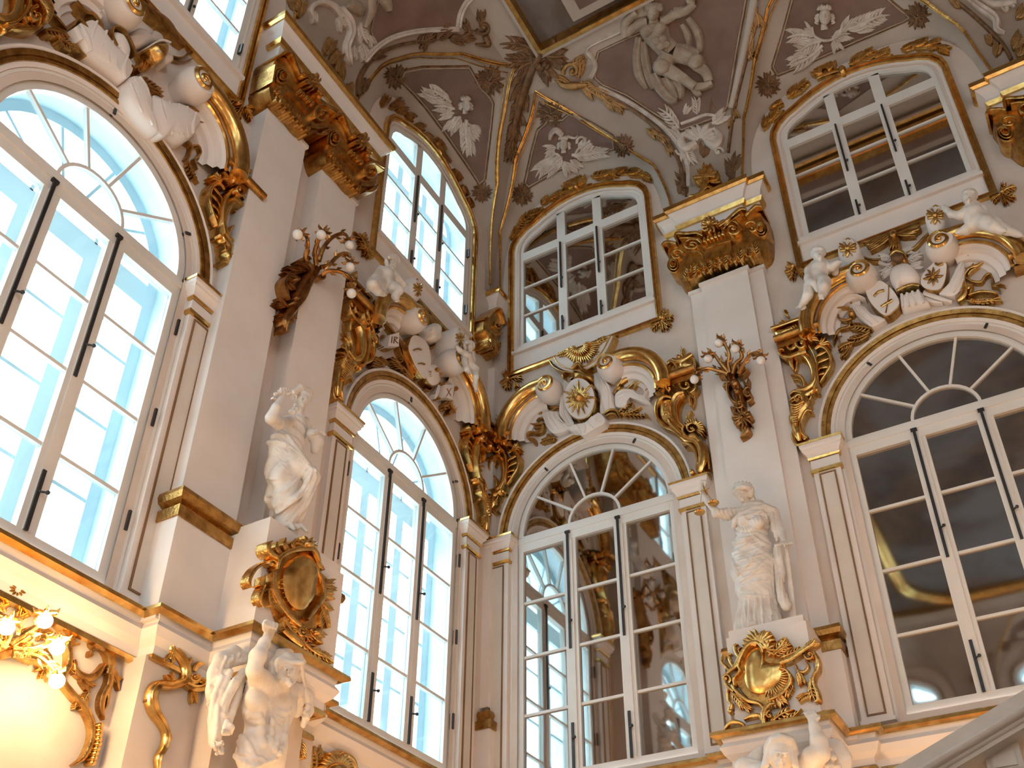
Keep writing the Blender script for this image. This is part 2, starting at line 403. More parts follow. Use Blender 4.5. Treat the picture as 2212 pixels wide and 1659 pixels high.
# inner gilded frame of the central painting (caught by the big mirror)
def rr(cx, cy, hx, hy, r):
    P = []
    for sx, sy, a0 in ((1, 1, 0), (-1, 1, 90), (-1, -1, 180), (1, -1, 270)):
        for k in range(9):
            a = math.radians(a0+90*k/8); P.append((cx+sx*(hx-r)+r*math.cos(a), cy+sy*(hy-r)+r*math.sin(a)))
    return P[::-1]
mb = MB(); sweep(mb, rr(RX/2, RY/2, 3.65, 9.95, 2.0), [(-.2, CH+.12), (-.2, CH-.05), (-.1, CH-.12), (0, CH-.06), (.1, CH-.14), (.22, CH-.04), (.22, CH+.12)], closed=True)
tag(mb.build('ceiling_frame', 'gold_smooth', smooth=True), 'burnished rounded frame of the central painting, seen in the mirror', 'picture frame', kind='structure')
# ------------------------------------------------------------------ arched windows of the lower storey
LX = [(-HW, -.515), (-.317, .317), (.515, HW)]          # the three lights
def sector(mb, r0, r1, a0, a1, y, dz, n=5):
    P = [(r0*math.cos(a0+(a1-a0)*k/n), ZC+r0*math.sin(a0+(a1-a0)*k/n)) for k in range(n+1)] if r0 > 0 else [(0, ZC)]
    Q = [(r1*math.cos(a1+(a0-a1)*k/n), ZC+r1*math.sin(a1+(a0-a1)*k/n)) for k in range(n+1)]
    mb.prism([(a, b-dz) for a, b in P+Q], y, y+.012)
def lower_window(pane_mat, dayl):
    z0 = 4.60; root = empty('window_1', (0, 0, 0)); Z = lambda z: z-z0
    mb = MB()
    for s_ in (-1, 1): mb.box(min(s_*HW, s_*1.30), max(s_*HW, s_*1.30), -.045, .05, 0, Z(ZC))
    mb.box(-HW, HW, -.045, .05, 0, Z(ZS)); mb.box(-HW, HW, -.05, .05, Z(ZL), Z(ZT)); mb.box(-1.30, 1.30, -.065, .0, Z(8.40), Z(8.50))
    for s_ in (-1, 1):
        mb.box(s_*.416-.099, s_*.416+.099, -.045, .05, Z(ZS), Z(ZL)); mb.box(s_*.416-.045, s_*.416+.045, -.065, .0, Z(ZS), Z(ZL))
    band(mb, arch_pts(HW, ZC, 28)[1:-1], [(0, .05), (0, -.045), (.09, -.045), (.09, .05)], dz=z0)
    mb.build('frame', 'joinery', root)
    mb = MB(); band(mb, arch_pts(1.29, 4.60), [(0, .05), (0, -.02), (.025, -.035), (.045, -.035), (.05, -.055), (.085, -.06), (.09, -.085), (.125, -.085), (.13, -.075)], dz=z0)
    mb.build('casing', 'joinery', root)
    for (a, b) in LX:
        for k in (1, 2, 3):
            mb = MB(); z = Z(ZL+(ZS-ZL)*k/4); mb.box(a, b, -.028, .028, z-.02, z+.02); mb.build('glazing_bar', 'joinery', root)
        for k in range(4):
            mb = MB(); mb.box(a, b, 0, .01, Z(ZL+(ZS-ZL)*(k+1)/4)+.002, Z(ZL+(ZS-ZL)*k/4)-.002); mb.build('pane', pane_mat, root)
    for k in range(1, 5):
        a = PI*k/5; mb = MB(); c, s_ = math.cos(a), math.sin(a); q = .017
        mb.prism([(r*c+t*s_*q, ZC+r*s_-t*c*q-z0) for r, t in ((.42, -1), (1.215, -1), (1.215, 1), (.42, 1))], -.028, .028); mb.build('glazing_bar', 'joinery', root)
    mb = MB(); band(mb, arch_pts(.405, ZC, 16)[1:-1], [(0, .028), (0, -.03), (.04, -.03), (.04, .028)], dz=z0); mb.build('fan_ring', 'joinery', root)
    for k in range(5):
        mb = MB(); sector(mb, .43, 1.22, PI*k/5, PI*(k+1)/5, 0, z0); mb.build('pane', pane_mat, root)
    mb = MB(); sector(mb, 0, .42, 0, PI, 0, z0, 10); mb.build('pane', pane_mat, root)
    for s_ in (-1, 1):                                  # bolts on the mullions
        for (za, zb, zh) in ((6.45, 8.36, 6.85), (4.72, 5.35, 5.12)):
            mb = MB(); mb.box(s_*.416-.018-.02, s_*.416+.018-.02, -.085, -.06, Z(za), Z(zb)); mb.build('bolt', 'iron', root)
            mb = MB(); mb.tube([(s_*.416-.02, -.08, Z(zh)), (s_*.416+.03, -.13, Z(zh))], .012, 6); mb.ball((s_*.416+.035, -.135, Z(zh)), .022, 8, 6); mb.build('handle', 'iron', root)
        mb = MB(); mb.box(s_*.416-.06, s_*.416+.02, -.085, -.05, Z(8.36), Z(8.40)); mb.build('bolt_cap', 'iron', root)
    for a in ((55, 125) if not dayl else (28, 95, 0)):
        a = math.radians(a); mb = MB(); r = 1.335; c, s_ = math.cos(a), math.sin(a)
        mb.prism([(r*c+u*c*.04+t*s_*.016, ZC-z0+.03+r*s_+u*s_*.04-t*c*.016) for u, t in ((-1, -1), (1, -1), (1, 1), (-1, 1))], -.10, -.02); mb.build('hinge', 'iron', root)
    if dayl:
        for z in (7.85, 6.6, 5.35):
            for s_ in (-1, 1):
                mb = MB(); mb.box(s_*1.35-.014, s_*1.35+.014, -.105, -.04, Z(z)-.11, Z(z)+.11); mb.build('hinge', 'iron', root)
        # deep white reveal and outer sash, cool daylight tint in their colour
        mb = MB(); band(mb, arch_pts(1.285, 4.60), [(0, .03), (0.0, .34), (-.12, .36), (-.12, .42), (0, .44), (0, .75)], dz=z0); mb.box(-1.285, 1.285, .03, .75, -.02, .02)
        mb.build('reveal', 'cool_tinted_white', root)
        mb = MB(); y0, y1 = .36, .42
        for s_ in (-1, 1): mb.box(s_*.416-.08, s_*.416+.08, y0-.006, y1+.006, Z(ZS)-.05, Z(ZL)-.02)
        mb.box(-1.25, 1.25, y0, y1, Z(ZL)-.04, Z(ZT)); mb.box(-1.25, 1.25, y0, y1, .02, .2)
        for k in (1, 2, 3):
            z = Z(ZL+(ZS-ZL)*k/4); mb.box(-1.25, 1.25, y0+.01, y1-.01, z-.02, z+.02)
        for k in range(1, 5):
            a = PI*k/5; c, s_ = math.cos(a), math.sin(a)
            mb.prism([(r*c+t*s_*.017, ZC+r*s_-t*c*.017-z0) for r, t in ((.42, -1), (1.2, -1), (1.2, 1), (.42, 1))], y0+.01, y1-.01)
        band(mb, arch_pts(.405, ZC, 14)[1:-1], [(0, y1), (0, y0), (.04, y0), (.04, y1)], dz=z0)
        mb.build('outer_sash', 'cool_tinted_white', root)
    if not dayl:
        mb = MB(); mb.prism([(a, b-z0) for a, b in arch_pts(1.29, 4.60, 16)], .04, .06); mb.build('light_stop_board', 'dark', root)  # added behind the mirror panes to block light from outside
    # archivolt: gilt, white, gilt round the arch
    mb = MB(); P = arch_pts(1.42, ZC, 34)[1:-1]; P = [(P[0][0], 8.57)]+P[1:-1]+[(P[-1][0], 8.57)]
    band(mb, P, [(0, -.07), (0, -.10), (.05, -.11)], dz=z0); band(mb, P, [(.17, -.14), (.20, -.16), (.215, -.15), (.215, -.07)], dz=z0)
    mb.build('archivolt', 'white', root)
    mb = MB(); band(mb, P, [(.05, -.10), (.055, -.125), (.09, -.13), (.092, -.115), (.105, -.115), (.107, -.14), (.165, -.155), (.17, -.13)], dz=z0)
    mb.build('gilt_archivolt', 'gold_dark', root)
    return root
def place(root, wall, x, z, d=0.0, **kw):
    root.location = wl(wall, x, z, d); root.rotation_euler = (0, 0, ROT[wall]); return tag(root, **kw)
wA = lower_window('glass', True); wB = lower_window('mirror', False)
place(wA, 'A', BAYS['A'][0], 4.60, kind='structure', cat='window', label='tall arched window with daylight next to the corner')
for i, lab in ((1, 'large daylit arched window at the left edge'), (2, 'daylit arched window behind the viewer, outside the frame')):
    c = copy_thing(wA, 'A', BAYS['A'][i], 4.60, 0, label=lab); c.name = 'window_%d' % (i+1)
place(wB, 'B', BAYS['B'][0], 4.60, kind='structure', cat='mirrored window', label='arched mirror window beside the corner reflecting the daylit wall'); wB.name = 'window_4'
for i, lab in ((1, 'wide arched mirror window at right reflecting the dark ceiling'), (2, 'arched mirror window beyond the right edge of the view')):
    c = copy_thing(wB, 'B', BAYS['B'][i], 4.60, 0, label=lab); c.name = 'window_%d' % (i+4)
# ------------------------------------------------------------------ round-shouldered windows of the upper storey
UX = [(-UW, -.46), (-.29, .29), (.46, UW)]
def crown_z(x): 
    H = sorted([(a, b) for a, b in upper_half() if b > 14.7]); x = abs(x)
    for (a, b), (c, d) in zip(H, H[1:]):
        if a <= x <= c: return b+(d-b)*(x-a)/(c-a+1e-9)
    return 14.9
def upper_window(pane_mat, dayl):
    z0 = 11.86; root = empty('window_7', (0, 0, 0)); Z = lambda z: z-z0
    mb = MB()
    for s_ in (-1, 1): mb.box(s_*.375-.085, s_*.375+.085, -.045, .05, Z(UZ0), Z(crown_z(.37))+.02)
    mb.box(-UW, UW, -.05, .05, Z(UZ1), Z(UZ2)); mb.box(-UW-.09, UW+.09, -.05, .05, Z(12.44), Z(UZ0))
    band(mb, upper_pts(12.44), [(0, .05), (0, -.045), (.095, -.045), (.095, .05)], dz=z0)
    mb.build('frame', 'joinery', root)
    for (a, b) in UX:
        for k in (1, 2):
            mb = MB(); z = Z(UZ1+(UZ0-UZ1)*k/3); mb.box(a, b, -.028, .028, z-.02, z+.02); mb.build('glazing_bar', 'joinery', root)
        for k in range(3):
            mb = MB(); mb.box(a, b, 0, .01, Z(UZ1+(UZ0-UZ1)*(k+1)/3)+.002, Z(UZ1+(UZ0-UZ1)*k/3)-.002); mb.build('pane', pane_mat, root)
        n = 10; xs = [a+(b-a)*k/n for k in range(n+1)]
        mb = MB(); mb.prism([(a, Z(UZ2))]+[(x, Z(crown_z(x))+.05) for x in xs]+[(b, Z(UZ2))], 0, .01); mb.build('pane', pane_mat, root)
    for s_ in (-1, 1):
        for (za, zb) in ((13.55, 14.72), (12.48, 12.85)):
            mb = MB(); mb.box(s_*.375-.03, s_*.375+.0, -.08, -.05, Z(za), Z(zb)); mb.build('bolt', 'iron', root)
            mb = MB(); mb.ball((s_*.375+.02, -.10, Z(za)+.2), .022, 8, 6); mb.build('handle', 'iron', root)
    mb = MB(); band(mb, upper_pts(12.30), [(.09, -.02), (.09, -.05), (.12, -.065), (.125, -.085), (.17, -.09)], dz=z0); mb.build('casing', 'white', root)
    mb = MB(); mb.box(-1.36, 1.36, -.16, .0, Z(12.30), Z(12.36)); mb.box(-1.33, 1.33, -.12, .0, Z(12.36), Z(12.46)); mb.box(-1.35, 1.35, -.095, -.05, .07, Z(12.30)); mb.build('sill', 'white', root)
    P = [(-1.35, 11.93)]+[(x, z) for x, z in upper_pts(12.4, .17)][1:-1]+[(1.35, 11.93)]
    mb = MB(); band(mb, P, [(-.005, -.09), (0, -.13), (.03, -.14), (.035, -.12), (.05, -.12), (.055, -.15), (.10, -.15), (.11, -.08)], closed=True, dz=z0)
    mb.build('gilt_frame', 'gold_smooth', root)
    if not dayl:
        mb = MB(); mb.prism([(a, b-z0) for a, b in upper_pts(12.44, .09)], .04, .06); mb.build('light_stop_board', 'dark', root)  # unseen board added to stop light leaking past the pane corners
    if dayl:
        for z in (14.3, 12.9):
            mb = MB(); mb.box(1.225, 1.25, -.11, -.04, Z(z)-.1, Z(z)+.1); mb.build('hinge', 'iron', root)
        mb = MB(); band(mb, upper_pts(12.44, .07), [(0, .03), (0, .34), (-.1, .36), (-.1, .42), (0, .44), (0, .75)], dz=z0); mb.box(-1.25, 1.25, .03, .75, Z(12.42), Z(12.46))
        mb.build('reveal', 'cool_tinted_white', root)
        mb = MB()
        for s_ in (-1, 1): mb.box(s_*.375-.07, s_*.375+.07, .354, .426, Z(12.5), Z(15.4))
        mb.box(-1.2, 1.2, .36, .42, Z(UZ1), Z(UZ2)); mb.box(-1.2, 1.2, .36, .42, Z(12.46), Z(12.62))
        for k in (1, 2): z = Z(UZ1+(UZ0-UZ1)*k/3); mb.box(-1.2, 1.2, .37, .41, z-.02, z+.02)
        mb.build('outer_sash', 'cool_tinted_white', root)
    return root
uA = upper_window('glass', True); uB = upper_window('mirror', False)
place(uA, 'A', -2.235, 11.86, kind='structure', cat='window', label='daylit upper window with rounded shoulders next to the corner'); uA.name = 'window_7'
for i, lab in ((1, 'daylit upper window cut off by the top edge at left'), (2, 'daylit upper window behind the viewer, outside the frame')):
    c = copy_thing(uA, 'A', BAYS['A'][i], 11.86, 0, label=lab); c.name = 'window_%d' % (i+7)
place(uB, 'B', 1.88, 11.86, kind='structure', cat='mirrored window', label='upper mirror window beside the corner with brown reflections'); uB.name = 'window_10'
for i, lab in ((1, 'upper mirror window at right reflecting streaked dark clouds'), (2, 'upper mirror window beyond the right edge of the view')):
    c = copy_thing(uB, 'B', BAYS['B'][i]+.01, 11.86, 0, label=lab); c.name = 'window_%d' % (i+10)
# ------------------------------------------------------------------ panelled impost pilasters beside the arches
def impost():
    root = empty('impost_pilaster', (0, 0, 0)); mb = MB()
    mb.box(-.18, .18, -.07, .0, 0, 3.52); mb.box(-.20, .20, -.085, 0, -.03, .02); mb.build('shaft', 'white', root)
    mb = MB(); mb.box(-.10, .10, -.078, -.06, .07, 3.46); mb.build('panel', 'panel', root)
    mb = MB(); band(mb, [(-.10, .07), (-.10, 3.46), (.10, 3.46), (.10, .07)], [(-.010, -.07), (-.010, -.088), (.010, -.088), (.010, -.07)], closed=True); mb.build('gilt_line', 'dark', root)
    pl = [(-.18, 0), (-.18, -.07), (.18, -.07), (.18, 0)]; pl = pl[::1]
    def ring(prof, m, nm):
        mb = MB(); sweep(mb, [(-p[0], p[1]) for p in pl], prof); mb.build(nm, m, root)
    # travel so that the right-hand side faces out into the room
    pl[:] = [(.18, 0.02), (.18, -.07), (-.18, -.07), (-.18, 0.02)]
    def ring(prof, m, nm):
        mb = MB(); sweep(mb, list(reversed(pl)), prof); mb.build(nm, m, root)
    ring([(-.02, 3.49), (.03, 3.50), (.035, 3.545), (-.02, 3.55)], 'gold_smooth', 'gilt_band')
    ring([(-.02, 3.55), (.012, 3.55), (.012, 3.70), (-.02, 3.70)], 'white', 'neck')
    ring([(-.02, 3.70), (.03, 3.71), (.04, 3.74), (-.02, 3.75)], 'gold_smooth', 'gilt_band')
    ring([(-.02, 3.75), (.03, 3.75), (.05, 3.80), (.085, 3.84), (.085, 3.87), (.105, 3.89), (.105, 3.935), (-.02, 3.935)], 'white', 'cap')
    ring([(-.02, 3.935), (.115, 3.935), (.12, 3.965), (-.02, 3.97)], 'gold_smooth', 'gilt_band')
    return root
imp = impost(); first = True
IL = {('A', 0, 1): 'panelled impost pilaster in the corner, on the daylit wall', ('A', 0, -1): 'panelled impost pilaster left of the daylit arch, behind the garland statue',
      ('A', 1, 1): 'panelled impost pilaster right of the large left window', ('A', 1, -1): 'panelled impost pilaster beyond the left edge',
      ('B', 0, -1): 'panelled impost pilaster in the corner, on the mirrored wall', ('B', 0, 1): 'panelled impost pilaster behind the scales of the crowned statue',
      ('B', 1, -1): 'panelled impost pilaster left of the wide mirror window', ('B', 1, 1): 'panelled impost pilaster beyond the right edge'}
for (wall, i, s_), lab in IL.items():
    x = BAYS[wall][i]+s_*1.60
    c = imp if first else copy_tree(imp); first = False
    place(c, wall, x, 4.59, WD, kind='structure', cat='pilaster', label=lab, group='impost pilasters beside the arches')
# ------------------------------------------------------------------ great pilasters, pedestals, cornices
def pilaster_b(xc, z0=5.78, z1=12.10):
    root = empty('pilaster', (0, 0, 0)); h = z1-z0; mb = MB()
    mb.box(-.60, .60, -.12, 0, 0, h); mb.build('back_shaft', 'white', root)
    mb = MB(); mb.box(-.38, .38, -.22, -.1, 0, h); mb.build('shaft', 'white', root)
    mb = MB(); mb.box(-.63, .63, -.15, 0, h-.07, h); mb.box(-.41, .41, -.25, 0, h-.07, h); mb.build('astragal', 'white', root)
    return root
pB = pilaster_b(0); place(pB, 'B', 4.47, 5.78, WD, kind='structure', cat='pilaster', label='broad white pilaster behind the statue with the scales')
c = copy_thing(pB, 'B', 9.55, 5.78, WD, label='broad white pilaster past the right edge, only its capital in view')
def pilaster_a(hw):
    root = empty('pilaster', (0, 0, 0)); h = 12.10-5.78; mb = MB(); mb.box(-hw, hw, -.24, 0, 0, h); mb.build('shaft', 'white', root)
    mb = MB(); mb.box(-hw-.03, hw+.03, -.27, 0, h-.06, h); mb.build('astragal', 'white', root); return root
pA = pilaster_a(.39); place(pA, 'A', -5.90, 5.78, WD, kind='structure', cat='pilaster', label='left one of the twin beige pilasters by the large window')
copy_thing(pA, 'A', -4.75, 5.78, WD, label='right one of the twin beige pilasters, behind the branched sconce')
for x in (-11.64, -10.49): copy_thing(pA, 'A', x, 5.78, WD, label='beige pilaster further along the daylit wall, out of view', group='pilasters behind the viewer')
# corner pillar
mb = MB(); mb.box(.0, .22, -.22, .0, 5.78, 12.1); mb.box(.0, .27, -.27, 0, 3.0, 5.45)
tag(mb.build('trim_1', 'white'), 'slim square pillar standing in the corner of the hall', 'corner pillar', kind='structure')
# low plinths under the pilasters, with their gilded bases
def plinth(wall, x0, x1, d, label, g=(0.03, 5.78)):
    root = empty('plinth', (0, 0, 0)); place(root, wall, (x0+x1)/2, 4.35, WD, kind='structure', cat='pilaster plinth', label=label)
    hw = (x1-x0)/2; mb = MB(); mb.box(-hw, hw, -(d-WD), 0.0, 0, 1.12); mb.build('die', 'white', root)
    P = [(-hw, 0.0), (-hw, -(d-WD)), (hw, -(d-WD)), (hw, 0.0)]
    mb = MB(); sweep(mb, P, [(-.05, 1.10), (.02, 1.10), (.025, 1.22), (-.02, 1.24), (-.03, 1.27), (.04, 1.30), (.06, 1.36), (.05, 1.41), (-.08, 1.44)]); 
    mb.box(-hw+.05, hw-.05, -(d-WD)+.05, 0, 1.1, 1.435); mb.build('gilt_base', 'gold_dark', root); return root
plinth('A', -6.36, -3.90, .44, 'white plinth with gilded base under the twin pilasters')
plinth('B', 3.80, 5.18, .36, 'white plinth with gilded base behind the scales statue pedestal')
# the corner plinth is square and turns the corner
mb = MB(); mb.box(0, .30, -.30, 0, 4.35, 5.45); o = mb.build('trim_2', 'white'); tag(o, 'corner plinth with a gilded moulding below the slim pillar', 'corner plinth', kind='structure')
mb = MB(); sweep(mb, [(0.05, -.30), (.30, -.30), (.30, -.05)], [(-.05, 5.42), (.03, 5.42), (.035, 5.54), (-.01, 5.56), (-.02, 5.60), (.0, 5.64), (-.02, 5.70), (-.10, 5.74)]); mb.build('gilt_base', 'gold_dark', o)
# pedestals that carry the two statues
def pedestal(wall, x0, x1, d, label):
    root = empty('pedestal', (0, 0, 0)); place(root, wall, (x0+x1)/2, 4.45, WD, cat='pedestal', label=label); hw = (x1-x0)/2; D = d-WD
    mb = MB(); mb.box(-hw-.03, hw+.03, -D-.03, 0, 0, 1.17); mb.build('die', 'white', root)
    mb = MB(); mb.box(-hw, hw, -D, 0, 1.17, 1.27); mb.build('top_step', 'white', root); return root
pedB = pedestal('B', 4.02, 4.93, .90, 'white stepped pedestal under the statue with the scales')
pedA = pedestal('A', -5.60, -4.45, .90, 'white stepped pedestal under the garland statue')
# ------------------------------------------------------------------ string cornice running round both walls
PATH = [(.30, RY), (.30, -11.9), (.30, -6.37), (.50, -6.37), (.50, -5.70), (1.0, -5.70), (1.0, -4.32), (.50, -4.32), (.50, -3.88), (.30, -3.88), (.30, -.42), (.36, -.42), (.36, -.36),
        (.42, -.36), (.42, -.30), (3.47, -.30), (3.47, -.38), (3.75, -.38), (3.75, -1.0), (5.08, -1.0), (5.08, -.38), (5.42, -.38), (5.42, -.26), (RX, -.26)]
o_ = [(x, y) for x, y in PATH]
def cornice(name, prof, mat, parent=None, label=None):
    mb = MB(); sweep(mb, o_, prof); o = mb.build(name, mat, parent); 
    if label: tag(o, label, 'cornice', kind='structure')
    return o
sc_ = cornice('trim_3', [(-.32, 4.46), (-.04, 4.40), (-.06, 4.34), (-.02, 4.28), (-.06, 4.20), (-.12, 4.14), (-.12, 4.06), (-.15, 4.04), (-.32, 4.03)], 'white', None, 'white string cornice with gilded edges running under all the lower windows')
cornice('gilt_edge', [(-.10, 4.455), (.02, 4.47), (.05, 4.45), (.055, 4.41), (-.01, 4.38), (-.03, 4.40), (-.10, 4.40)], 'gold_smooth', sc_)
cornice('gilt_band', [(-.16, 4.045), (-.105, 4.045), (-.10, 3.995), (-.16, 3.99)], 'gold_smooth', sc_)
# wall below the cornice: piers that carry on down
def low_pier(name, wall, x0, x1, d, label):
    mb = MB(); hw = (x1-x0)/2; mb.box(-hw, hw, -(d-WD), 0, -1.6, 4.03); o = mb.build(name, 'wall'); place(o, wall, (x0+x1)/2, 0, WD); return tag(o, label, 'pier', kind='structure')
low_pier('trim_4', 'A', -6.30, -3.95, .36, 'broad beige pier below the cornice with gilt scrollwork')
low_pier('trim_5', 'A', -5.58, -4.42, .62, 'narrow beige pier behind the winged bearded figure')
low_pier('trim_6', 'B', 3.55, 5.34, .24, 'pale pier below the cornice of the mirrored wall')
low_pier('trim_7', 'B', 3.95, 4.93, .50, 'narrow pier behind the winged female figure')
mb = MB(); mb.box(.0, .27, -.27, 0, -1.6, 4.03); tag(mb.build('trim_8', 'wall'), 'pale corner pier below the cornice', 'pier', kind='structure')
# ------------------------------------------------------------------ entablature blocks over the capitals
def entab(wall, steps, label, kind='thing'):
    """steps: plan outline from the left end to the right end, wall-local x and depth"""
    xc = (steps[0][0]+steps[-1][0])/2; root = empty('entablature', (0, 0, 0)); place(root, wall, xc, 13.18, WD, cat='entablature block', kind='structure', label=label)
    P = [(x-xc, -(d-WD)) for x, d in steps]
    def sw(nm, prof, mat):
        mb = MB(); sweep(mb, P, [(a, b-13.18) for a, b in prof]); mb.build(nm, mat, root)
    sw('frieze', [(-.30, 13.16), (-.14, 13.16), (-.14, 13.44), (-.30, 13.44)], 'white')
    sw('gilt_band', [(-.25, 13.42), (-.10, 13.43), (-.07, 13.50), (-.25, 13.51)], 'gold_smooth')
    sw('cyma', [(-.25, 13.50), (-.09, 13.50), (-.10, 13.58), (-.06, 13.68), (.0, 13.74), (.0, 13.78), (-.25, 13.79)], 'white')
    sw('corona', [(-.30, 13.76), (.02, 13.76), (.05, 13.80), (.055, 13.88), (.01, 13.94), (-.45, 13.95)], 'gold_smooth')
    return root
entab('B', [(3.50, .02), (3.50, .40), (3.74, .40), (3.74, .48), (5.10, .48), (5.10, .40), (5.36, .40), (5.36, .02)], 'white and gold entablature block above the gilded capital on the mirrored wall')
entab('B', [(8.64, .02), (8.64, .40), (8.86, .40), (8.86, .48), (10.2, .48), (10.2, .40), (10.45, .40), (10.45, .02)], 'white and gold entablature block at the right edge')
entab('A', [(-6.44, .02), (-6.44, .44), (-3.86, .44), (-3.86, .02)], 'long white and gold entablature above the twin capitals')
entab('A', [(-12.2, .02), (-12.2, .44), (-9.6, .44), (-9.6, .02)], 'long entablature further along the daylit wall, out of view')
mb = MB(); CP = [(.02, -.34), (.34, -.34), (.34, -.02)]
sweep(mb, CP, [(-.30, 13.16), (-.14, 13.16), (-.14, 13.44), (-.30, 13.44)]); sweep(mb, CP, [(-.2, 13.50), (-.09, 13.50), (-.10, 13.58), (-.06, 13.68), (.0, 13.74), (.0, 13.78), (-.2, 13.79)])
o = mb.build('trim_9', 'white'); tag(o, 'small entablature block in the corner above the corner capital', 'entablature block', kind='structure')
mb = MB(); sweep(mb, CP, [(-.25, 13.43), (-.10, 13.44), (-.08, 13.49), (-.25, 13.50)]); sweep(mb, CP, [(-.30, 13.77), (.02, 13.77), (.04, 13.80), (.04, 13.86), (.0, 13.90), (-.34, 13.92)]); mb.build('gilt_band', 'gold_smooth', o)
# exterior seen through the daylit windows
mb = MB(); mb.box(-9.2, -9.0, -14, 9, -2, 8.8)
for k in range(9): mb.box(-9.02, -8.85, -13+k*2.4, -12.6+k*2.4, -2, 8.8)
mb.box(-9.2, -8.6, -14, 9, 8.8, 9.3); tag(mb.build('building', 'facade'), 'pale palace wing seen bleached out through the windows', 'building', kind='structure')
# ------------------------------------------------------------------ relief carving traced on the real wall and vault surfaces
def plane_surf(wall, d):
    N = Vector((1, 0, 0)) if wall == 'A' else Vector((0, -1, 0))
    def f(u, v):
        R = ray(u, v)
        if wall == 'B': t = (-d-CAMP.y)/R.y
        else: t = (d-CAMP.x)/R.x
        return CAMP+t*R, N
    return f
_bv = []
def cove_surf(lift=0.0):
    if not _bv:
        V_, F_ = [], []
        for o in cove_parts:
            k = len(V_); V_ += [tuple(v.co) for v in o.data.vertices]; F_ += [tuple(i+k for i in p.vertices) for p in o.data.polygons]
        for (w_, d_) in (('A', WD), ('B', WD)):
            k = len(V_); V_ += [tuple(wl(w_, x, z, d_)) for x, z in ((-20 if w_ == 'A' else 0, 11), (0 if w_ == 'A' else 14, 11), (0 if w_ == 'A' else 14, 16.3), (-20 if w_ == 'A' else 0, 16.3))]; F_ += [(k, k+1, k+2, k+3)]
        k = len(V_); V_ += [(0, 0, CH), (RX, 0, CH), (RX, RY, CH), (0, RY, CH)]; F_ += [(k, k+1, k+2, k+3)]
        _bv.append(BVHTree.FromPolygons(V_, F_))
    bv = _bv[0]
    def f(u, v):
        R = ray(u, v).normalized(); loc, n, i, dist = bv.ray_cast(CAMP, R)
        if loc is None: loc = CAMP+R*17; n = -R
        if n.dot(R) > 0: n = -n
        return loc, n
    return f
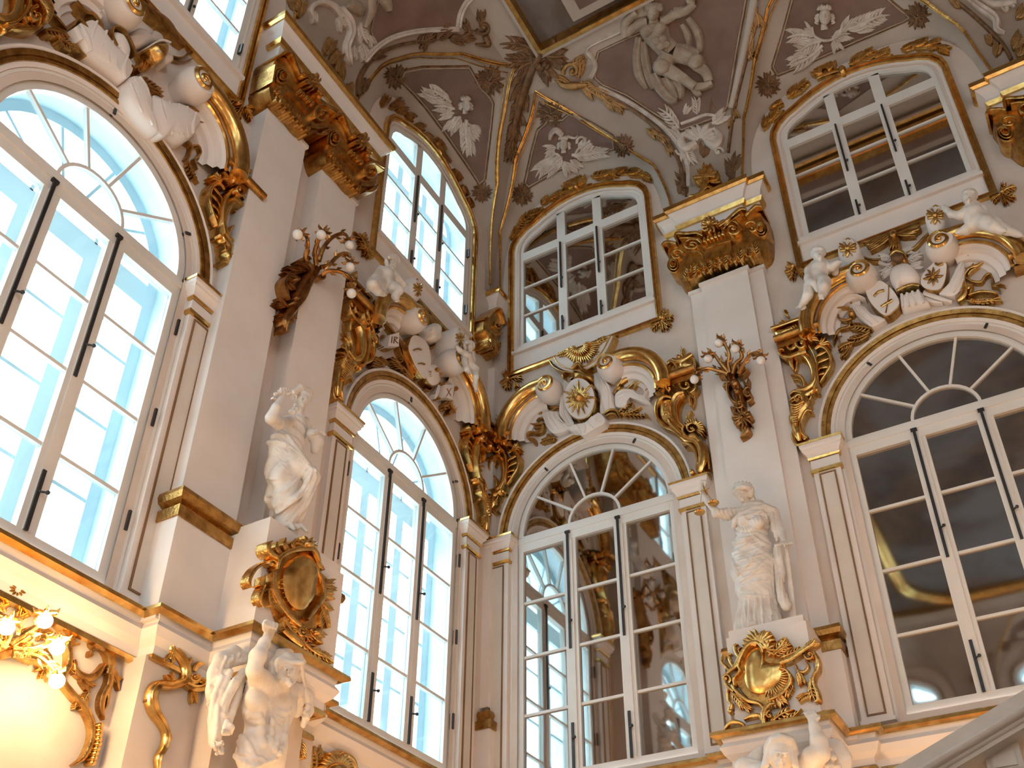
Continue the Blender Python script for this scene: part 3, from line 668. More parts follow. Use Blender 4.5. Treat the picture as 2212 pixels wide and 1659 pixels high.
class Rel:
    """collects relief strokes for one part; coordinates (X0,Y0,scale) = traced crop"""
    def __init__(s, surf, tr, up=0.0, skirt=.03, hk=1.0):
        s.mb = MB(); s.surf = surf; s.tr = tr; s.up = up; s.sk = skirt; s.hk = hk
    def P(s, x, y):
        return s.surf(s.tr[0]+x/s.tr[2], s.tr[1]+y/s.tr[2])
    def mpp(s, x, y):
        p, n = s.P(x, y); return (p-CAMP).length/FPX/s.tr[2]
    def stroke(s, pts, ws, h=None, up=0.0, groove=False, n=4, raw=False):
        if not hasattr(ws, '__len__'): ws = [ws, ws]
        k = len(pts)
        if len(ws) != k:
            a, b = ws[0], ws[-1]
            ws = [a+(b-a)*i/(k-1) for i in range(k)] if k > 1 else ws
        q = catmull([(p[0], p[1], w_) for p, w_ in zip(pts, ws)], n) if not raw else [(p[0], p[1], w_) for p, w_ in zip(pts, ws)]
        m = s.mpp(*pts[len(pts)//2]); wm = max(w_ for _, _, w_ in q)
        if h is None: h = .42*wm*m
        h *= s.hk
        prof = [(-1, 0), (-.9, .5), (-.5, .92), (0, .55), (.5, .92), (.9, .5), (1, 0)] if groove else [(-1, 0), (-.88, .55), (-.4, .92), (.4, .92), (.88, .55), (1, 0)]
        rows = []
        K = len(q)
        for i, (x, y, w_) in enumerate(q):
            a = q[max(i-1, 0)]; b = q[min(i+1, K-1)]; tx, ty = b[0]-a[0], b[1]-a[1]; L = math.hypot(tx, ty) or 1; nx, ny = -ty/L, tx/L
            w_ = max(w_, 1.0); row = []; f = (w_/wm)**.7
            for kk, hh in prof:
                P, N = s.P(x+nx*kk*w_/2, y+ny*kk*w_/2)
                row.append(P+N*(s.up+up-(s.sk+up if abs(kk) == 1 else 0)+h*f*hh))
            rows.append(row)
        s.mb.sheet(rows); c = len(prof)
        s.mb.add(rows[0], [tuple(range(c))]); s.mb.add(rows[-1], [tuple(range(c-1, -1, -1))])
        return s
    def leaf(s, x0, y0, x1, y1, w_, bend=0.0, up=0.0, lobes=5, curl=.25):
        """acanthus leaf: a rib with curling lobes"""
        dx, dy = x1-x0, y1-y0; L = math.hypot(dx, dy); tx, ty = dx/L, dy/L; nx, ny = -ty, tx
        def at(t): 
            b = bend*L*math.sin(PI*t*.9); return (x0+dx*t+nx*b, y0+dy*t+ny*b)
        s.stroke([at(t) for t in (0, .3, .6, .85, 1)], [w_*.18, w_*.22, w_*.18, w_*.13, w_*.04], up=up+.012, n=3)
        for i in range(lobes):
            t = .08+.72*i/lobes; px, py = at(t); ll = w_*(.62-.30*abs(t-.35))*1.05
            for sd in (-1, 1):
                fx, fy = tx*.75+nx*sd*.8, ty*.75+ny*sd*.8; cx_, cy_ = tx*curl-nx*sd*.15, ty*curl-ny*sd*.15
                s.stroke([(px, py), (px+fx*ll*.55, py+fy*ll*.55), (px+fx*ll+cx_*ll, py+fy*ll+cy_*ll)], [w_*.12, w_*.17, w_*.03], up=up, n=3)
        return s
    def fan(s, cx, cy, r0, r1, a0, a1, n, w_, up=0.0, curl=0.12, jit=.08, squash=1.0):
        rd = random.Random(int(cx*7+cy))
        for i in range(n):
            a = math.radians(a0+(a1-a0)*(i/(n-1) if n > 1 else 0)); R = r1*(1+rd.uniform(-jit, jit)); cl = curl*(1 if i < n/2 else -1)
            pts = [(cx+r*math.cos(a+cl*q), cy-r*math.sin(a+cl*q)*squash) for r, q in ((r0, 0), (r0+(R-r0)*.4, .2), (r0+(R-r0)*.75, .7), (R, 1.6))]
            s.stroke(pts, [w_*.5, w_, w_*.75, w_*.08], up=up, n=3)
        return s
    def vol(s, cx, cy, r, a0, turns, w_, up=0.0, w1=None, sq=1.0):
        n = max(8, int(abs(turns)*12)); pts = []
        for i in range(n+1):
            t = i/n; a = math.radians(a0)+2*PI*turns*t; rr_ = r*(1-t*.86); pts.append((cx+rr_*math.cos(a), cy-rr_*math.sin(a)*sq))
        s.stroke(pts, [w_+((w1 or w_*.45)-w_)*i/n for i in range(n+1)], up=up, n=1, raw=True)
        s.boss(cx, cy, w_*.55, up=up); return s
    def boss(s, cx, cy, r, up=0.0, h=None, sq=1.0, n=10):
        m = s.mpp(cx, cy); h = (r*m*.8 if h is None else h)
        rings = []
        for f, g in ((1, 0), (.92, .45), (.65, .82), (.3, .97)):
            row = []
            for j in range(n+1):
                a = 2*PI*j/n; P, N = s.P(cx+r*f*math.cos(a), cy+r*f*sq*math.sin(a)); row.append(P+N*(s.up+up-(s.sk+up if f == 1 else 0)+h*g))
            rings.append(row)
        s.mb.sheet(rings); s.mb.add(rings[-1][:-1], [tuple(range(n))]); return s
    def plate(s, poly, h, up=0.0, flat=False, smooth=True, n=4):
        q = catmull(poly, n, closed=True) if smooth else [tuple(map(float, p)) for p in poly]
        cx = sum(p[0] for p in q)/len(q); cy = sum(p[1] for p in q)/len(q); rings = []
        for f, g in (((1, 0), (1, .999), (.5, 1), (.0, 1)) if flat else ((1, 0), (.94, .5), (.75, .85), (.4, 1), (0, 1.03))):
            row = []
            for (x, y) in q+[q[0]]:
                P, N = s.P(cx+(x-cx)*f, cy+(y-cy)*f); row.append(P+N*(s.up+up-(s.sk+up if (f == 1 and g == 0) else 0)+h*g))
            rings.append(row)
        s.mb.sheet(rings); return s
    def beads(s, pts, r, n, up=0.0):
        L = [0]; 
        for a, b in zip(pts, pts[1:]): L.append(L[-1]+math.hypot(b[0]-a[0], b[1]-a[1]))
        for i in range(n):
            t = L[-1]*i/max(n-1, 1); j = max(k for k in range(len(L)) if L[k] <= t+1e-6); j = min(j, len(L)-2); f = (t-L[j])/(L[j+1]-L[j])
            s.boss(pts[j][0]+(pts[j+1][0]-pts[j][0])*f, pts[j][1]+(pts[j+1][1]-pts[j][1])*f, r, up=up, n=7)
        return s
    def done(s, name, mat, root):
        mi = root.matrix_basis.inverted(); v = [tuple(mi @ Vector(p)) for p in s.mb.v]; s.mb.v = v
        return s.mb.build(name, mat, root, smooth=True)
def run(rel, items):
    for it in items:
        k = it[0]; a = it[1:]; kw = a[-1] if isinstance(a[-1], dict) else {}; a = a[:-1] if kw else a
        if k == 's' and len(a) >= 3 and not hasattr(a[1], '__len__'): a = (a[0], [a[1], a[2]])+tuple(a[3:])
        {'s': rel.stroke, 'l': rel.leaf, 'f': rel.fan, 'v': rel.vol, 'b': rel.boss, 'p': rel.plate, 'd': rel.beads}[k](*a, **kw)
    return rel
def ornament(name, label, cat, wall, d, tr, anchor, parts, skirt=None, group=None, kind=None, hk=1.0, up=0.0):
    """wall 'A'/'B' = flat wall plane at depth d, 'C' = vault surface"""
    if wall == 'C': surf = cove_surf(); P, N = surf(tr[0]+anchor[0]/tr[2], tr[1]+anchor[1]/tr[2]); root = empty(name, P)
    else:
        surf = plane_surf(wall, d); x, z = onwall(wall, tr[0]+anchor[0]/tr[2], tr[1]+anchor[1]/tr[2], d)
        root = empty(name, wl(wall, x, z, WD), ROT[wall])
    root.matrix_basis = Matrix.Translation(root.location) @ Matrix.Rotation(root.rotation_euler.z, 4, 'Z')
    tag(root, label, cat, group, kind); sk = skirt if skirt is not None else (max(.02, d-WD+.01) if wall != 'C' else .03)
    for pn, mat, items in parts:
        if pn[-1] == '*':
            for it in items: run(Rel(surf, tr, up, sk, hk), [it]).done(pn[:-1], mat, root)
            continue
        rs = [run(Rel(surf, tr, up, sk, hk), [it]) for it in items]; bb = []
        for r in rs:
            a_ = np.array([tuple(v) for v in r.mb.v]); bb.append((a_.min(0), a_.max(0)))
        cl = list(range(len(rs)))
        def find(i):
            while cl[i] != i: i = cl[i]
            return i
        for i in range(len(rs)):
            for j in range(i):
                if (bb[i][0] <= bb[j][1]).all() and (bb[j][0] <= bb[i][1]).all(): cl[find(i)] = find(j)
        for g in sorted(set(find(i) for i in range(len(rs)))):
            m = [rs[i] for i in range(len(rs)) if find(i) == g]
            for r in m[1:]: m[0].mb.add(r.mb.v, r.mb.f)
            m[0].done(pn, mat, root)
    return root
# ------------------------------------------------------------------ gilded serpents beside the arches
Z6 = (1660, 660, 5.027)
serp_parts = [
 ('crest', 'gold', [('f', 370, 430, 70, 205, 168, 8, 17, 34, {'up': .10}), ('f', 560, 470, 20, 120, 60, 15, 4, 26, {'up': .08}), ('s', [(215, 440), (240, 390), (300, 360), (380, 350), (460, 390), (500, 450)], [30, 45, 50, 50, 45, 25], {'up': .12}),
   ('l', 215, 240, 110, 190, 50, .1), ('l', 210, 235, 130, 130, 45, -.1), ('s', [(255, 230), (235, 170), (250, 150)], 22, 6), ('s', [(215, 110), (180, 85), (175, 50), (200, 50)], [22, 20, 12, 6]), ('b', 265, 165, 16), ('s', [(240, 235), (200, 180), (160, 160)], [26, 22, 6])]),
 ('ledge', 'gold_smooth', [('s', [(55, 300), (170, 265), (300, 218), (410, 185)], 34, 34, {'up': .12}), ('p', [(70, 320), (200, 285), (330, 235), (330, 290), (210, 350), (130, 385), (85, 375)], .12)]),
 ('head', 'gold', [('v', 395, 480, 62, 180, 1.0, 30, {'up': .16}), ('s', [(330, 470), (300, 500), (270, 520), (230, 500), (200, 440)], [40, 45, 34, 24, 8], {'up': .10}), ('s', [(430, 540), (340, 570), (260, 600), (180, 595), (140, 555), (155, 515), (195, 525)], [60, 50, 42, 34, 26, 20, 10], {'up': .10}),
   ('s', [(262, 600), (258, 660), (285, 722)], [40, 44, 12], {'up': .05}), ('s', [(310, 600), (300, 680), (285, 720)], [24, 20, 6]), ('b', 470, 420, 22, {'up': .15}), ('s', [(300, 330), (260, 400), (200, 400), (160, 375)], [40, 44, 30, 8], {'up': .08}), ('s', [(340, 330), (390, 400), (450, 440)], [30, 50, 20], {'up': .14})]),
 ('body', 'gold_smooth', [('s', [(360, 560), (430, 590), (480, 650), (515, 740), (515, 830), (480, 900), (410, 940), (320, 945)], [50, 80, 92, 88, 76, 66, 50, 14], {'up': .07}), ('s', [(470, 500), (520, 580), (555, 680), (560, 770), (555, 860), (525, 945)], [20, 22, 20, 18, 22, 30], {'up': .14}),
   ('s', [(520, 900), (480, 960), (400, 1010), (420, 1080), (350, 1170), (300, 1260), (310, 1340), (330, 1430), (350, 1500)], [60, 70, 90, 110, 130, 130, 100, 90, 30], {'up': .05})]),
 ('wing', 'gold', [('s', [(520, 500), (580, 470), (650, 510), (690, 590), (680, 680), (630, 770), (570, 860)], [30, 40, 46, 44, 36, 26, 8], {'up': .06}), ('s', [(515, 570), (580, 540), (640, 510)], [14, 34, 16], {'up': .03}), ('s', [(540, 640), (600, 610), (660, 590)], [14, 36, 16], {'up': .03}),
   ('s', [(555, 700), (605, 685), (655, 680)], [14, 34, 16], {'up': .03}), ('s', [(560, 765), (590, 755), (630, 745)], [14, 30, 14], {'up': .03})]),
 ('flame*', 'gold', [('s', [(395, 930), (400, 850), (350, 775), (245, 765)], [30, 40, 26, 5], {'up': .03}), ('s', [(380, 930), (370, 840), (320, 800), (265, 810)], [24, 30, 20, 5]), ('s', [(370, 930), (330, 880), (295, 855)], [24, 24, 5]), ('s', [(430, 1000), (350, 955), (290, 945), (240, 985)], [36, 34, 24, 5], {'up': .04}),
   ('s', [(390, 1030), (310, 1000), (235, 1050)], [34, 30, 5], {'up': .04}), ('s', [(370, 1060), (320, 1040), (260, 1075)], [40, 30, 5], {'up': .05}), ('v', 340, 1050, 55, 60, .8, 26, {'up': .08})]+
   [('s', [(262+i*3, 1122+i*27), (330, 1135+i*25), (415-i*12, 1092+i*28)], [8, 20, 8], {'up': .13}) for i in range(9)]),
 ('tail', 'gold_smooth', [('s', [(490, 1175), (430, 1170), (385, 1240), (365, 1330), (385, 1420), (440, 1470)], [24, 30, 34, 30, 26, 14], {'up': .08}), ('s', [(285, 1370), (280, 1450), (320, 1530), (400, 1520), (465, 1480)], [30, 40, 36, 34, 16], {'up': .05}), ('v', 410, 1465, 36, 0, 1, 22, {'up': .06}), ('s', [(470, 975), (480, 1020), (455, 1070)], [24, 22, 8], {'up': .08}), ('b', 540, 950, 24, {'up': .08})])]
serp = ornament('gilded_serpent', 'gilded flame-crested serpent left of the wide mirror arch', 'gilded ornament', 'B', .16, Z6, (330, 1500), serp_parts, hk=1.15)
sx = serp.location.x-BAYS['B'][1]; sz = serp.location.z
copy_thing(serp, 'B', BAYS['B'][0]+sx+.03, sz, WD, False, 'gilded serpent in the corner, left of the narrower mirror arch')
copy_thing(serp, 'A', BAYS['A'][0]+sx, sz, WD, False, 'gilded serpent left of the daylit arch, beside the right twin pilaster')
copy_thing(serp, 'A', BAYS['A'][0]-sx, sz, WD, True, 'gilded serpent in the corner, right of the daylit arch')
copy_thing(serp, 'A', BAYS['A'][1]-sx, sz, WD, True, 'gilded serpent right of the large left window')
copy_thing(serp, 'A', BAYS['A'][1]+sx, sz, WD, False, 'gilded serpent left of the large left window, cut by the picture edge')
Z1 = (1400, 740, 5.1875)
ornament('gilded_serpent', 'gilded scaly serpent right of the narrower mirror arch, under the sconce globe', 'gilded ornament', 'B', .16, Z1, (620, 1480), [
 ('crest', 'gold', [('f', 270, 470, 50, 200, 185, 55, 11, 40, {'up': .10}), ('s', [(250, 280), (300, 260), (350, 310), (370, 400), (350, 460)], [30, 44, 44, 36, 20], {'up': .12}), ('s', [(180, 300), (200, 370), (260, 430)], [30, 50, 24], {'up': .09}), ('s', [(85, 585), (140, 555), (200, 590)], [6, 40, 30], {'up': .05}),
    ('l', 380, 200, 360, 40, 60, .1), ('l', 400, 190, 500, 130, 60, -.1), ('b', 340, 160, 26), ('b', 400, 160, 26), ('b', 450, 155, 24), ('s', [(320, 210), (400, 190), (490, 190)], [20, 44, 20])]),
 ('ledge', 'gold_smooth', [('s', [(310, 250), (380, 270), (450, 240), (530, 190)], [40, 60, 56, 30], {'up': .14}), ('p', [(400, 240), (540, 190), (552, 320), (460, 350), (390, 380), (350, 300)], .16), ('s', [(390, 350), (450, 335)], 16, 12, {'up': .17}), ('s', [(380, 390), (450, 365)], 16, 12, {'up': .17})]),
 ('head', 'gold_smooth', [('v', 275, 560, 60, 30, .9, 28, {'up': .12}), ('v', 450, 510, 75, 150, .9, 24, {'up': .10, 'w1': 20}), ('s', [(530, 460), (560, 510), (540, 570), (500, 600)], [20, 24, 22, 16], {'up': .10}), ('s', [(485, 620), (490, 680), (492, 730)], [30, 36, 12], {'up': .06}), ('s', [(520, 600), (515, 670), (500, 730)], [16, 16, 6]), ('s', [(460, 640), (465, 700)], [16, 6])]),
 ('body', 'gold_smooth', [('s', [(430, 610), (360, 640), (320, 720), (320, 820), (350, 920), (420, 990)], [50, 84, 90, 84, 76, 50], {'up': .09, 'groove': True}), ('s', [(400, 1090), (470, 1120), (560, 1140), (610, 1210), (630, 1310), (610, 1430), (600, 1490)], [70, 90, 110, 110, 110, 100, 60], {'up': .08}), ('s', [(420, 1180), (500, 1190), (570, 1280), (590, 1400)], [24, 34, 36, 14], {'up': .14}), ('s', [(640, 1140), (680, 1260), (700, 1440)], [24, 30, 24], {'up': .04}),
    ('s', [(250, 880), (300, 970), (400, 1060)], [60, 80, 60], {'up': .03})]),
 ('wing', 'gold', [('s', [(280, 640), (190, 625), (125, 680), (105, 780), (125, 880), (200, 960), (300, 1010), (420, 1120)], [20, 34, 44, 46, 44, 40, 34, 20], {'up': .05}), ('v', 215, 710, 42, 0, .9, 22, {'up': .05}), ('v', 215, 820, 40, 0, .9, 22, {'up': .05}), ('v', 235, 900, 36, 0, .9, 22, {'up': .05}), ('p', [(150, 660), (270, 650), (300, 740), (300, 860), (330, 960), (220, 930), (150, 860), (130, 750)], .05)]),
 ('mask', 'gold', [('v', 520, 1010, 62, 90, 1, 28, {'up': .12}), ('f', 530, 1000, 50, 125, 150, -30, 12, 28, {'up': .08}), ('s', [(480, 930), (450, 860), (500, 775)], [34, 30, 5], {'up': .05}), ('s', [(500, 940), (490, 880), (540, 890)], [20, 20, 5]), ('s', [(440, 990), (430, 1050), (480, 1110)], [16, 26, 14], {'up': .14}), ('s', [(500, 1110), (560, 1100), (610, 1160)], [40, 50, 20], {'up': .14})]),
 ('tail', 'gold', [('b', 520, 1490, 30, {'up': .1}), ('s', [(490, 1480), (540, 1500), (620, 1500), (690, 1470)], [20, 36, 34, 20], {'up': .04})])], hk=1.1)
# ------------------------------------------------------------------ broken scroll pediments over the arches
def pediment():
    root = empty('scroll_pediment', (0, 0, 0)); z0 = 10.3
    for s_ in (-1, 1):
        pth = [(1.44, 10.28), (1.43, 10.48), (1.35, 10.72), (1.22, 10.91), (1.04, 11.05), (.84, 11.12), (.66, 11.12)]
        Q = catmull(pth, 5); Q2 = [(s_*x, z-z0) for x, z in Q]
        def seq(off, d): 
            P = offset2(Q2, off*s_*1.0); return [(x, -(d-WD), z) for x, z in P]
        mb = MB(); mb.tube(seq(0, .40), [.115]*len(Q2), 10); mb.build('gilt_roll', 'gold_smooth', root, smooth=True)
        mb = MB(); mb.tube(seq(.15, .34), [.03]*len(Q2), 6); mb.build('gilt_bead', 'gold_smooth', root, smooth=True)
        mb = MB(); rows = [seq(o, d) for o, d in ((-.06, WD), (-.06, .36), (.17, .34), (.19, .28), (.24, .27), (.25, .21), (.33, .19), (.34, .13), (.40, .12), (.41, WD))]; mb.sheet(rows); mb.build('white_moulding', 'white', root, smooth=True)
        # volute drum
        c = (s_*.56, 11.02-z0); mb = MB(); n = 28
        R_ = [(.0, .52), (.10, .52), (.125, .50), (.15, .50), (.175, .45), (.195, .36), (.195, .26), (.17, .18), (.15, WD)]
        rows = [[(c[0]+r*1.12*math.cos(2*PI*j/n), -(d-WD), c[1]+r*1.12*math.sin(2*PI*j/n)) for j in range(n+1)] for r, d in R_]; mb.sheet(rows); mb.build('drum', 'white', root, smooth=True)
        mb = MB(); pts = []; rad = []
        for i in range(34):
            t = i/33; a = PI/2+s_*(-0.0)-s_*(-1)*2*PI*1.6*t*(1); r = .15*(1-t*.88); pts.append((c[0]+r*math.cos(a), -(.50+.03*t-WD), c[1]+r*math.sin(a))); rad.append(.040*(1-t*.6))
        mb.tube(pts, rad, 6); mb.ball((c[0], -(.53-WD), c[1]), .03, 8, 6); mb.tube([(s_*.68, -(.42-WD), 11.12-z0), (s_*.60, -(.47-WD), 11.16-z0), (s_*.56, -(.50-WD), 11.17-z0)], [.10, .06, .035], 8)
        mb.build('gilt_volute', 'gold_smooth', root, smooth=True)
        mb = MB(); mb.box(min(s_*1.30, s_*1.92), max(s_*1.30, s_*1.92), -.22, 0, 10.28-z0, 10.38-z0); mb.tube([(s_*1.28, -.26, .13), (s_*1.93, -.26, .13)], .06, 10); mb.build('ledge', 'gold_dark', root, smooth=True)
    return root
ped = pediment(); place(ped, 'B', BAYS['B'][1], 10.3, WD, cat='scroll pediment', label='broken gilded scroll pediment over the wide mirror arch at right')
copy_thing(ped, 'B', BAYS['B'][0], 10.3, WD, label='broken gilded scroll pediment over the mirror arch with the sun shield')
copy_thing(ped, 'A', BAYS['A'][0], 10.3, WD, label='broken gilded scroll pediment over the daylit arch next to the corner')
copy_thing(ped, 'A', BAYS['A'][1], 10.3, WD, label='broken gilded scroll pediment over the large left window')
# ------------------------------------------------------------------ trophies of arms between the scrolls
def cloth(poly, folds, h=.06, w_=26, up=0.0):
    return [('p', poly, h, {'up': up})]+[('s', f, [w_*.4]+[w_]*(len(f)-2)+[w_*.4] if len(f) > 2 else w_, {'up': up+h*.75, 'h': .03}) for f in folds]
def shield(poly, w_=18, up=.05, h=.05): 
    return [('p', poly, h, {'up': up, 'flat': True})], [('s', poly+[poly[0]], w_, w_, {'up': up+h*.6})]
def ell(cx, cy, rx, ry, n=14, rot=0):
    r = math.radians(rot); return [(cx+rx*math.cos(2*PI*i/n)*math.cos(r)-ry*math.sin(2*PI*i/n)*math.sin(r), cy+rx*math.cos(2*PI*i/n)*math.sin(r)+ry*math.sin(2*PI*i/n)*math.cos(r)) for i in range(n)]
T1 = (1100, 720, 6.506)
def orn1(name, label, cat, anchor, parts, d=.15, **k): return ornament(name, label, cat, 'B', d, T1, anchor, parts, **k)
E1 = ell(1045, 990, 212, 282, 16, -4)
orn1('sun_shield', 'oval white shield with a gilded sun face, above the narrower mirror arch', 'shield', (1045, 990), [('face_plate', 'white', [('p', E1, .06, {'up': .10, 'flat': True})]), ('rim', 'gold_smooth', [('s', E1+[E1[0]], 20, 20, {'up': .13})]),
  ('sun', 'gold', [('b', 1040, 985, 62, {'up': .18, 'h': .07}), ('f', 1040, 985, 50, 215, 0, 337, 16, 34, {'up': .172, 'curl': .0, 'jit': .25}), ('f', 1040, 985, 50, 140, 11, 349, 16, 30, {'up': .172, 'curl': .05}), ('s', [(1015, 960), (1040, 950), (1070, 962)], 12, 12, {'up': .235}), ('s', [(1040, 965), (1038, 1000)], 12, 16, {'up': .23}), ('s', [(1020, 1015), (1058, 1015)], 9, 9, {'up': .23})])], up=0.0)
orn1('stucco_banner', 'narrow white stucco banner left of the sun shield', 'banner', (800, 1000), [('cloth', 'white', cloth([(780, 650), (830, 690), (885, 790), (835, 900), (810, 1050), (840, 1150), (900, 1250), (930, 1300), (850, 1340), (770, 1250), (708, 1150), (712, 1000), (735, 850), (758, 720)], [[(785, 680), (770, 850), (750, 1000), (740, 1140), (800, 1260)], [(810, 720), (800, 900), (780, 1050), (790, 1170), (860, 1280)], [(840, 760), (815, 860)]], w_=30)),
  ('spear_tip*', 'gold', [('s', [(780, 660), (775, 620), (785, 585)], [16, 34, 4], {'up': .05}), ('s', [(870, 660), (905, 635)], 14, 8, {'up': .04}), ('s', [(845, 680), (920, 690)], 12, 8)])])
orn1('stucco_banner', 'spread white stucco banner below the sun shield at left', 'banner', (650, 1300), [('cloth', 'white', cloth([(470, 1112), (700, 1108), (715, 1190), (790, 1300), (900, 1310), (870, 1350), (780, 1400), (640, 1430), (560, 1370), (505, 1270)], [[(520, 1130), (560, 1260), (640, 1380)], [(580, 1130), (620, 1240), (720, 1370)], [(640, 1125), (680, 1220), (800, 1350)], [(690, 1120), (730, 1230), (850, 1330)]], w_=28)),
  ('spear_tip*', 'gold', [('s', [(545, 1045), (620, 1035), (700, 1050)], [4, 24, 14]), ('s', [(590, 1095), (640, 1050), (690, 1010)], [14, 18, 4]), ('s', [(690, 1075), (600, 1020)], 12, 4)])])
orn1('stucco_drapery', 'white stucco drapery hanging over the crown of the narrower mirror arch', 'drapery', (1100, 1370), [('cloth', 'white', cloth([(830, 1350), (960, 1310), (1080, 1290), (1200, 1200), (1290, 1140), (1370, 1200), (1385, 1290), (1250, 1370), (1130, 1440), (1050, 1475), (980, 1410), (890, 1410)], [[(870, 1370), (980, 1340), (1050, 1450)], [(1080, 1300), (1110, 1370), (1090, 1440)], [(1200, 1210), (1150, 1300), (1220, 1370)], [(1290, 1160), (1240, 1260), (1330, 1290)]], w_=30, up=.04))], d=.2)
orn1('stucco_banner', 'broad white stucco banner right of the sun shield', 'banner', (1350, 900), [('cloth', 'white', cloth([(1205, 560), (1290, 590), (1390, 690), (1450, 800), (1470, 950), (1500, 1070), (1420, 1110), (1330, 1160), (1280, 1130), (1285, 950), (1245, 820), (1195, 720)], [[(1230, 600), (1300, 750), (1330, 950), (1350, 1110)], [(1270, 620), (1370, 760), (1410, 950), (1420, 1080)], [(1320, 640), (1420, 790), (1450, 960)]], w_=34))])
orn1('stucco_drapery', 'fluttering white stucco cloth at the right of the sun shield', 'drapery', (1700, 900), [('cloth', 'white', cloth([(1500, 850), (1600, 790), (1760, 800), (1800, 860), (1900, 880), (1935, 950), (2000, 995), (1880, 980), (1750, 930), (1685, 905), (1660, 1010), (1600, 1060), (1500, 1050), (1480, 930)], [[(1520, 880), (1620, 830), (1740, 840), (1860, 920)], [(1530, 930), (1600, 900), (1650, 880)], [(1540, 1030), (1590, 960), (1640, 900)], [(1960, 820), (1925, 880), (1930, 950), (1990, 990)]], w_=24))])
orn1('gilded_palm', 'gilded palm and trident above the fluttering stucco cloth', 'gilded ornament', (1600, 780), [('palm', 'gold', [('p', [(1560, 700), (1600, 620), (1680, 565), (1730, 590), (1700, 650), (1620, 710), (1570, 730)], .05), ('s', [(1530, 760), (1600, 680), (1690, 590)], 30, 20, {'up': .04, 'groove': True}), ('s', [(1470, 850), (1510, 790), (1560, 760)], 40, 20), ('s', [(1470, 800), (1550, 790), (1640, 780)], [14, 30, 8])]),
  ('trident', 'gold', [('s', [(1650, 790), (1720, 720), (1790, 650)], 16, 20), ('s', [(1660, 770), (1690, 720)], 18, 4), ('s', [(1740, 790), (1800, 700), (1870, 660), (1930, 680), (1965, 740), (1920, 800), (1930, 870), (1900, 900)], 18, 12)])])
orn1('gilded_palm', 'gilded laurel spray lying on the crown of the narrower mirror arch', 'gilded ornament', (1600, 1150), [('leaf*', 'gold', [('s', [(1350, 1150), (1440, 1100), (1530, 1110), (1560, 1180)], [20, 34, 34, 14], {'up': .05}), ('s', [(1370, 1185), (1450, 1150), (1520, 1160)], [14, 24, 10], {'up': .05}), ('l', 1530, 1130, 1740, 980, 70, -.1), ('l', 1560, 1140, 1850, 1020, 80, .1), ('l', 1600, 1160, 1960, 1180, 70, -.05), ('s', [(1730, 1050), (1740, 1000), (1735, 980)], 20, 6), ('s', [(1900, 1130), (1940, 1150), (1965, 1200)], 22, 5)])])
orn1('gilded_snake', 'dull gold snake with torch flames at the left end of the sun shield trophy', 'gilded ornament', (380, 1350), [('snake', 'gold_dark', [('s', [(475, 1290), (460, 1370), (380, 1400), (290, 1395), (262, 1440), (290, 1490), (350, 1490), (360, 1560)], [40, 50, 48, 44, 40, 40, 40, 30])]),
  ('flame*', 'gold_dark', [('s', [(460, 1110), (380, 1125), (280, 1115)], [24, 36, 5]), ('s', [(470, 1200), (420, 1195), (380, 1225)], [20, 24, 5]), ('s', [(480, 1260), (380, 1280), (285, 1265)], [30, 30, 5]), ('s', [(480, 1320), (400, 1320), (340, 1330)], [24, 20, 5])]), ('laurel', 'gold_dark', [('l', 650, 1470, 440, 1550, 90, .1), ('l', 620, 1460, 520, 1420, 60, 0)])])
orn1('gilded_helmet', 'dull gold plumed helmet above the sun shield', 'gilded ornament', (1040, 600), [('helmet', 'gold_dark', [('p', [(925, 560), (1000, 500), (1090, 520), (1195, 600), (1190, 700), (1040, 690), (925, 720)], .12), ('s', [(930, 550), (1010, 500), (1060, 560), (1130, 620)], [40, 60, 50, 20], {'up': .12, 'groove': True}), ('s', [(950, 590), (1040, 600), (1120, 650)], [24, 30, 10], {'up': .14}), ('s', [(1000, 490), (1030, 470), (1070, 520)], [20, 34, 10], {'up': .14})])])
orn1('gilded_shell_fan', 'gilded sunburst fan under the corner mirror window, framed by a curved moulding', 'gilded ornament', (1010, 300), [('backing', 'white', [('p', [(600, 370), (680, 470), (800, 530), (920, 545), (1060, 520), (1210, 440), (1340, 300), (1420, 150), (1450, 40), (1250, 110), (1000, 220), (800, 290)], .02, {'flat': True})]),
  ('moulding*', 'gold_smooth', [('s', [(568, 385), (630, 480), (750, 545), (900, 560), (1060, 535), (1220, 455), (1370, 300), (1450, 150), (1490, 40)], 18, 18, {'up': .03}), ('s', [(640, 340), (690, 430), (790, 495), (900, 512), (1040, 492), (1190, 410), (1310, 280), (1390, 140), (1440, 35)], 16, 16, {'up': .03})]),
  ('sunburst', 'gold', [('f', 1020, 205, 110, 265, 196, 376, 22, 34, {'up': .05, 'squash': .92, 'curl': 0.0}), ('f', 1020, 205, 60, 150, 200, 372, 14, 30, {'up': .09, 'curl': 0}), ('l', 1150, 200, 1420, 80, 100, -.05, {'up': .04}), ('l', 900, 280, 680, 340, 90, .05, {'up': .04})])], d=.20)
